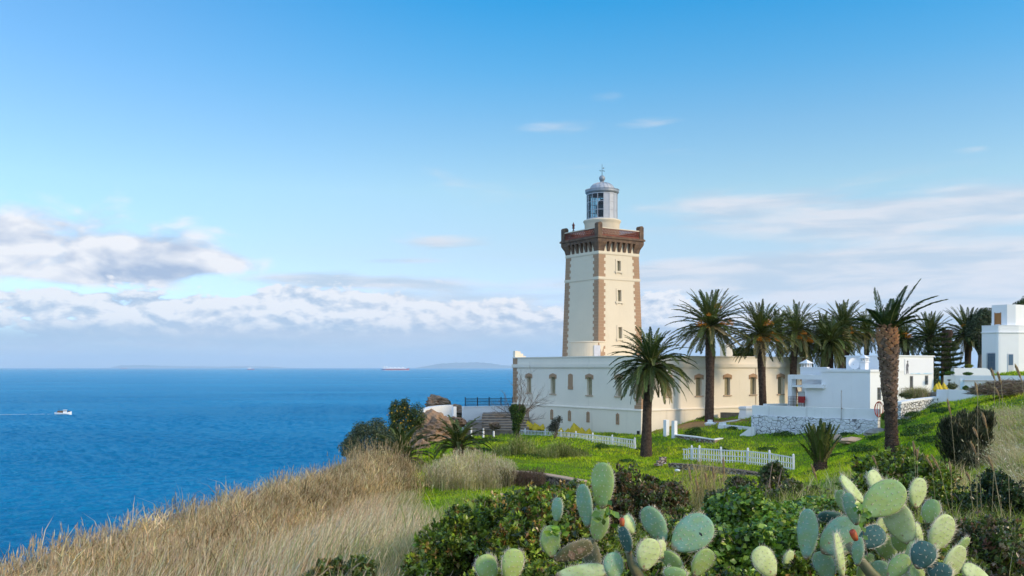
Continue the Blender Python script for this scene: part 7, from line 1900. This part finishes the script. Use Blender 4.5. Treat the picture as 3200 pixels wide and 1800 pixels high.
    for q in ((2770, 1712, 66, 92, -30, 8.1, 'pad_green', 'L'), (2700, 1772, 60, 96, 26, 7.9, 'pad_green', 'R'), (2752, 1792, 70, 84, -12, 7.6, 'pad_blue', 'L'), (2578, 1770, 64, 100, -20, 8.0, 'pad_blue', 'L'), (2908, 1600, 46, 82, 18, 8.3, 'pad_green', 'L'), (2868, 1796, 60, 70, -30, 7.3, 'pad_green', 'R'), (2640, 1570, 40, 84, -20, 8.3, 'pad_green', 'L'), (3000, 1712, 50, 84, 40, 7.9, 'pad_green', 'R')):
        pad(f, *q, full=.72)
    pear(f, 2669, 1673, 22, 37, -24, 7.2)
    stem(f, [(2800, 1850, 7.7), (2832, 1770, 7.7), (2850, 1716, 7.65), (2846, 1690, 7.65)], [.06, .05, .04, .03], 0, 'pad_sunlit'); stem(f, [(2790, 1850, 7.6), (2720, 1790, 7.6), (2672, 1730, 7.6), (2650, 1700, 7.65)], [.05, .045, .035, .03], 0, 'pad_brown')
    # creeper leaves climbing on the pads
    A = Acc(); pts = [(2700, 1610), (2695, 1620), (2712, 1612), (2690, 1640), (2700, 1655), (2705, 1595), (2686, 1583), (2680, 1573), (2694, 1600), (2704, 1680), (2712, 1605), (2683, 1600), (2676, 1590)]
    root = thing('climbing_vine', 'yellow green creeper with a few large leaves hanging on the right cactus', 'vine', tuple(P(2700, 1640, 7.2)))
    n = len(pts); C0 = np.array([P(x, y, 7.15) for x, y in pts])-np.array(root.location)
    V, Fx, C = leaves_np(C0, np.tile([[.1, -1, .2]], (n, 1))+rng.normal(0, .4, (n, 3)), .072, pal([((.22, .34, .03), 3), ((.13, .24, .03), 2), ((.45, .33, .03), .6)], n), .7, .15); A.add(V, None, Fx, C); A.build('leaves', 'leaf_gloss', root)
    m = MB(); m.tube([P(x, y, 7.17)-Vector(root.location) for x, y in ((2672, 1560), (2684, 1585), (2690, 1615), (2696, 1650), (2702, 1690), (2712, 1740))], .003, 5); m.build('vine_stem', M['twig'], root)
    A = Acc(); pts = [(1742+random.gauss(0, 14), 1652+random.gauss(0, 12)) for _ in range(12)]+[(1890+random.gauss(0, 22), 1612+random.gauss(0, 16)) for _ in range(14)]+[(1775+random.gauss(0, 10), 1550+random.gauss(0, 6)) for _ in range(4)]
    root = thing('climbing_vine', 'bright green creeper leaves wrapped around the tall cactus pads', 'vine', tuple(P(1800, 1660, 7.9))); n = len(pts)
    C0 = np.array([P(x, y, 7.95) for x, y in pts])-np.array(root.location)
    V, Fx, C = leaves_np(C0, np.tile([[.1, -1, .3]], (n, 1))+rng.normal(0, .5, (n, 3)), .075, pal([((.20, .32, .03), 3), ((.10, .2, .03), 2)], n), .7, .15); A.add(V, None, Fx, C); A.build('leaves', 'leaf_gloss', root)
cacti()
# ------------------------------------------------------------------ single tall reed spikes near the camera
def spikes():
    L = [(3173, 1141, 3192, 1187, 13), (3098, 1156, 3108, 1185, 13), (3118, 1165, 3129, 1201, 13), (3048, 1199, 3055, 1236, 14), (3110, 1212, 3123, 1240, 14), (3070, 1293, 3084, 1340, 12), (3035, 1385, 3049, 1418, 12), (2912, 1424, 2938, 1472, 13),
         (2899, 1436, 2914, 1460, 13), (3021, 1480, 3031, 1502, 12), (3088, 1430, 3104, 1470, 12), (3044, 1342, 3056, 1368, 12), (2153, 1463, 2160, 1504, 15), (2175, 1500, 2182, 1532, 15), (2203, 1480, 2210, 1512, 15), (2228, 1462, 2232, 1505, 15),
         (2260, 1432, 2262, 1490, 14), (2537, 1453, 2552, 1500, 14), (2728, 1428, 2740, 1454, 14), (2968, 1449, 2972, 1480, 13), (2854, 1383, 2858, 1420, 14), (2866, 1410, 2866, 1434, 14), (2960, 1248, 2972, 1300, 15)]
    where = ['rightmost tall reed spike, against the villa terrace', 'left one of two reed spikes crossing the terrace wall', 'right one of two reed spikes crossing the terrace wall', 'slim reed spike in front of the stepped garden wall', 'dark reed spike beside the cut brush heap', 'long reed spike leaning in front of the wiry dark bush',
        'short reed spike in the lower middle of the wiry dark bush', 'thick reed spike leaning left at the lower left of the wiry bush', 'small reed spike just left of the thick leaning one', 'lowest reed spike at the foot of the dry bank', 'broad brown reed spike right of the wiry dark bush', 'reed spike at the centre of the wiry dark bush',
        'leftmost golden reed spike in the gap of the near thicket', 'short golden reed spike second in the thicket gap', 'golden reed spike third in the thicket gap', 'tall golden reed spike fourth in the thicket gap', 'tallest golden reed spike crossing the dry stone wall', 'leaning reed spike at the foot of the stiff young palm', 'whitish reed spike left of the big palm shrub',
        'thin reed spike above the green shrub right of the big palm', 'thin pale reed spike standing against the green slope', 'short pale reed spike against the green slope', 'green stemmed reed spike on the slope under the garden wall']
    for (x0, y0, x1, y1, d), lb in zip(L, where):
        a, b = P(x0, y0, d), P(x1, y1, d); ax = (b-a); t = ax.normalized()
        foot = b+t*.9; foot.z = min(foot.z, gz(foot.x, foot.y)+.3); foot = Vector((b.x+(b.x-a.x)*3.2+random.uniform(-.1, .1), b.y+random.uniform(-.1, .3), min(b.z-.7, gz(b.x, b.y)-.05)))
        root = thing('reed_spike', lb, 'reed', tuple(foot), 0, 'single reed spikes near the camera')
        m = MB(); m.tube([Vector((0, 0, 0)), (b-foot)*.5+Vector((.02, 0, .03)), b-foot, a-foot], [.0035, .003, .0028, .0015], 5); m.build('stem', M['reedstem'], root)
        n = 150; q = rng.uniform(0, 1, n); c = np.array(a-foot)[None]*(1-q[:, None])+np.array(b-foot)[None]*q[:, None]; r = np.sin(np.pi*q**.8)**.8*.017; ang = rng.uniform(0, 6.283, n)
        c[:, 0] += r*np.cos(ang)*.6; c[:, 1] += r*np.sin(ang)*.6
        axx = np.tile(np.array(a-b)/ax.length, (n, 1))+np.stack([np.cos(ang), np.sin(ang), 0*ang], 1)*.25
        V, Fx, C = leaves_np(c, np.stack([np.cos(ang), np.sin(ang), .2+0*ang], 1)+rng.normal(0, .3, (n, 3)), .075, pal([((.62, .44, .28), 3), ((.46, .31, .19), 2), ((.74, .58, .40), 1)], n), .13, .1, axis=axx)
        A = Acc(); A.add(V, None, Fx, C); A.build('plume', 'straw', root)
M['reedstem'] = solid('reed_stem', (.42, .34, .18), .7, .15, 6)
spikes()
# ------------------------------------------------------------------ air
def haze():
    m = bpy.data.materials.new('haze'); m.use_nodes = True; nt = m.node_tree; nt.nodes.clear(); g = G(nt)
    out = g.n('ShaderNodeOutputMaterial'); v = g.n('ShaderNodeVolumePrincipled'); v.inputs['Color'].default_value = (.86, .94, 1.0, 1); v.inputs['Density'].default_value = HAZE; v.inputs['Anisotropy'].default_value = .1
    g.l(v.outputs[0], out.inputs['Volume']); m.cycles.homogeneous_volume = True
    b = MB(); b.box(-70000, 70000, -15000, 72000, -8, 760); o = b.build('haze', m); o['kind'] = 'stuff'; o['label'] = 'thin blue sea haze'; o.display_type = 'WIRE'
HAZE = 2.8e-5
haze()
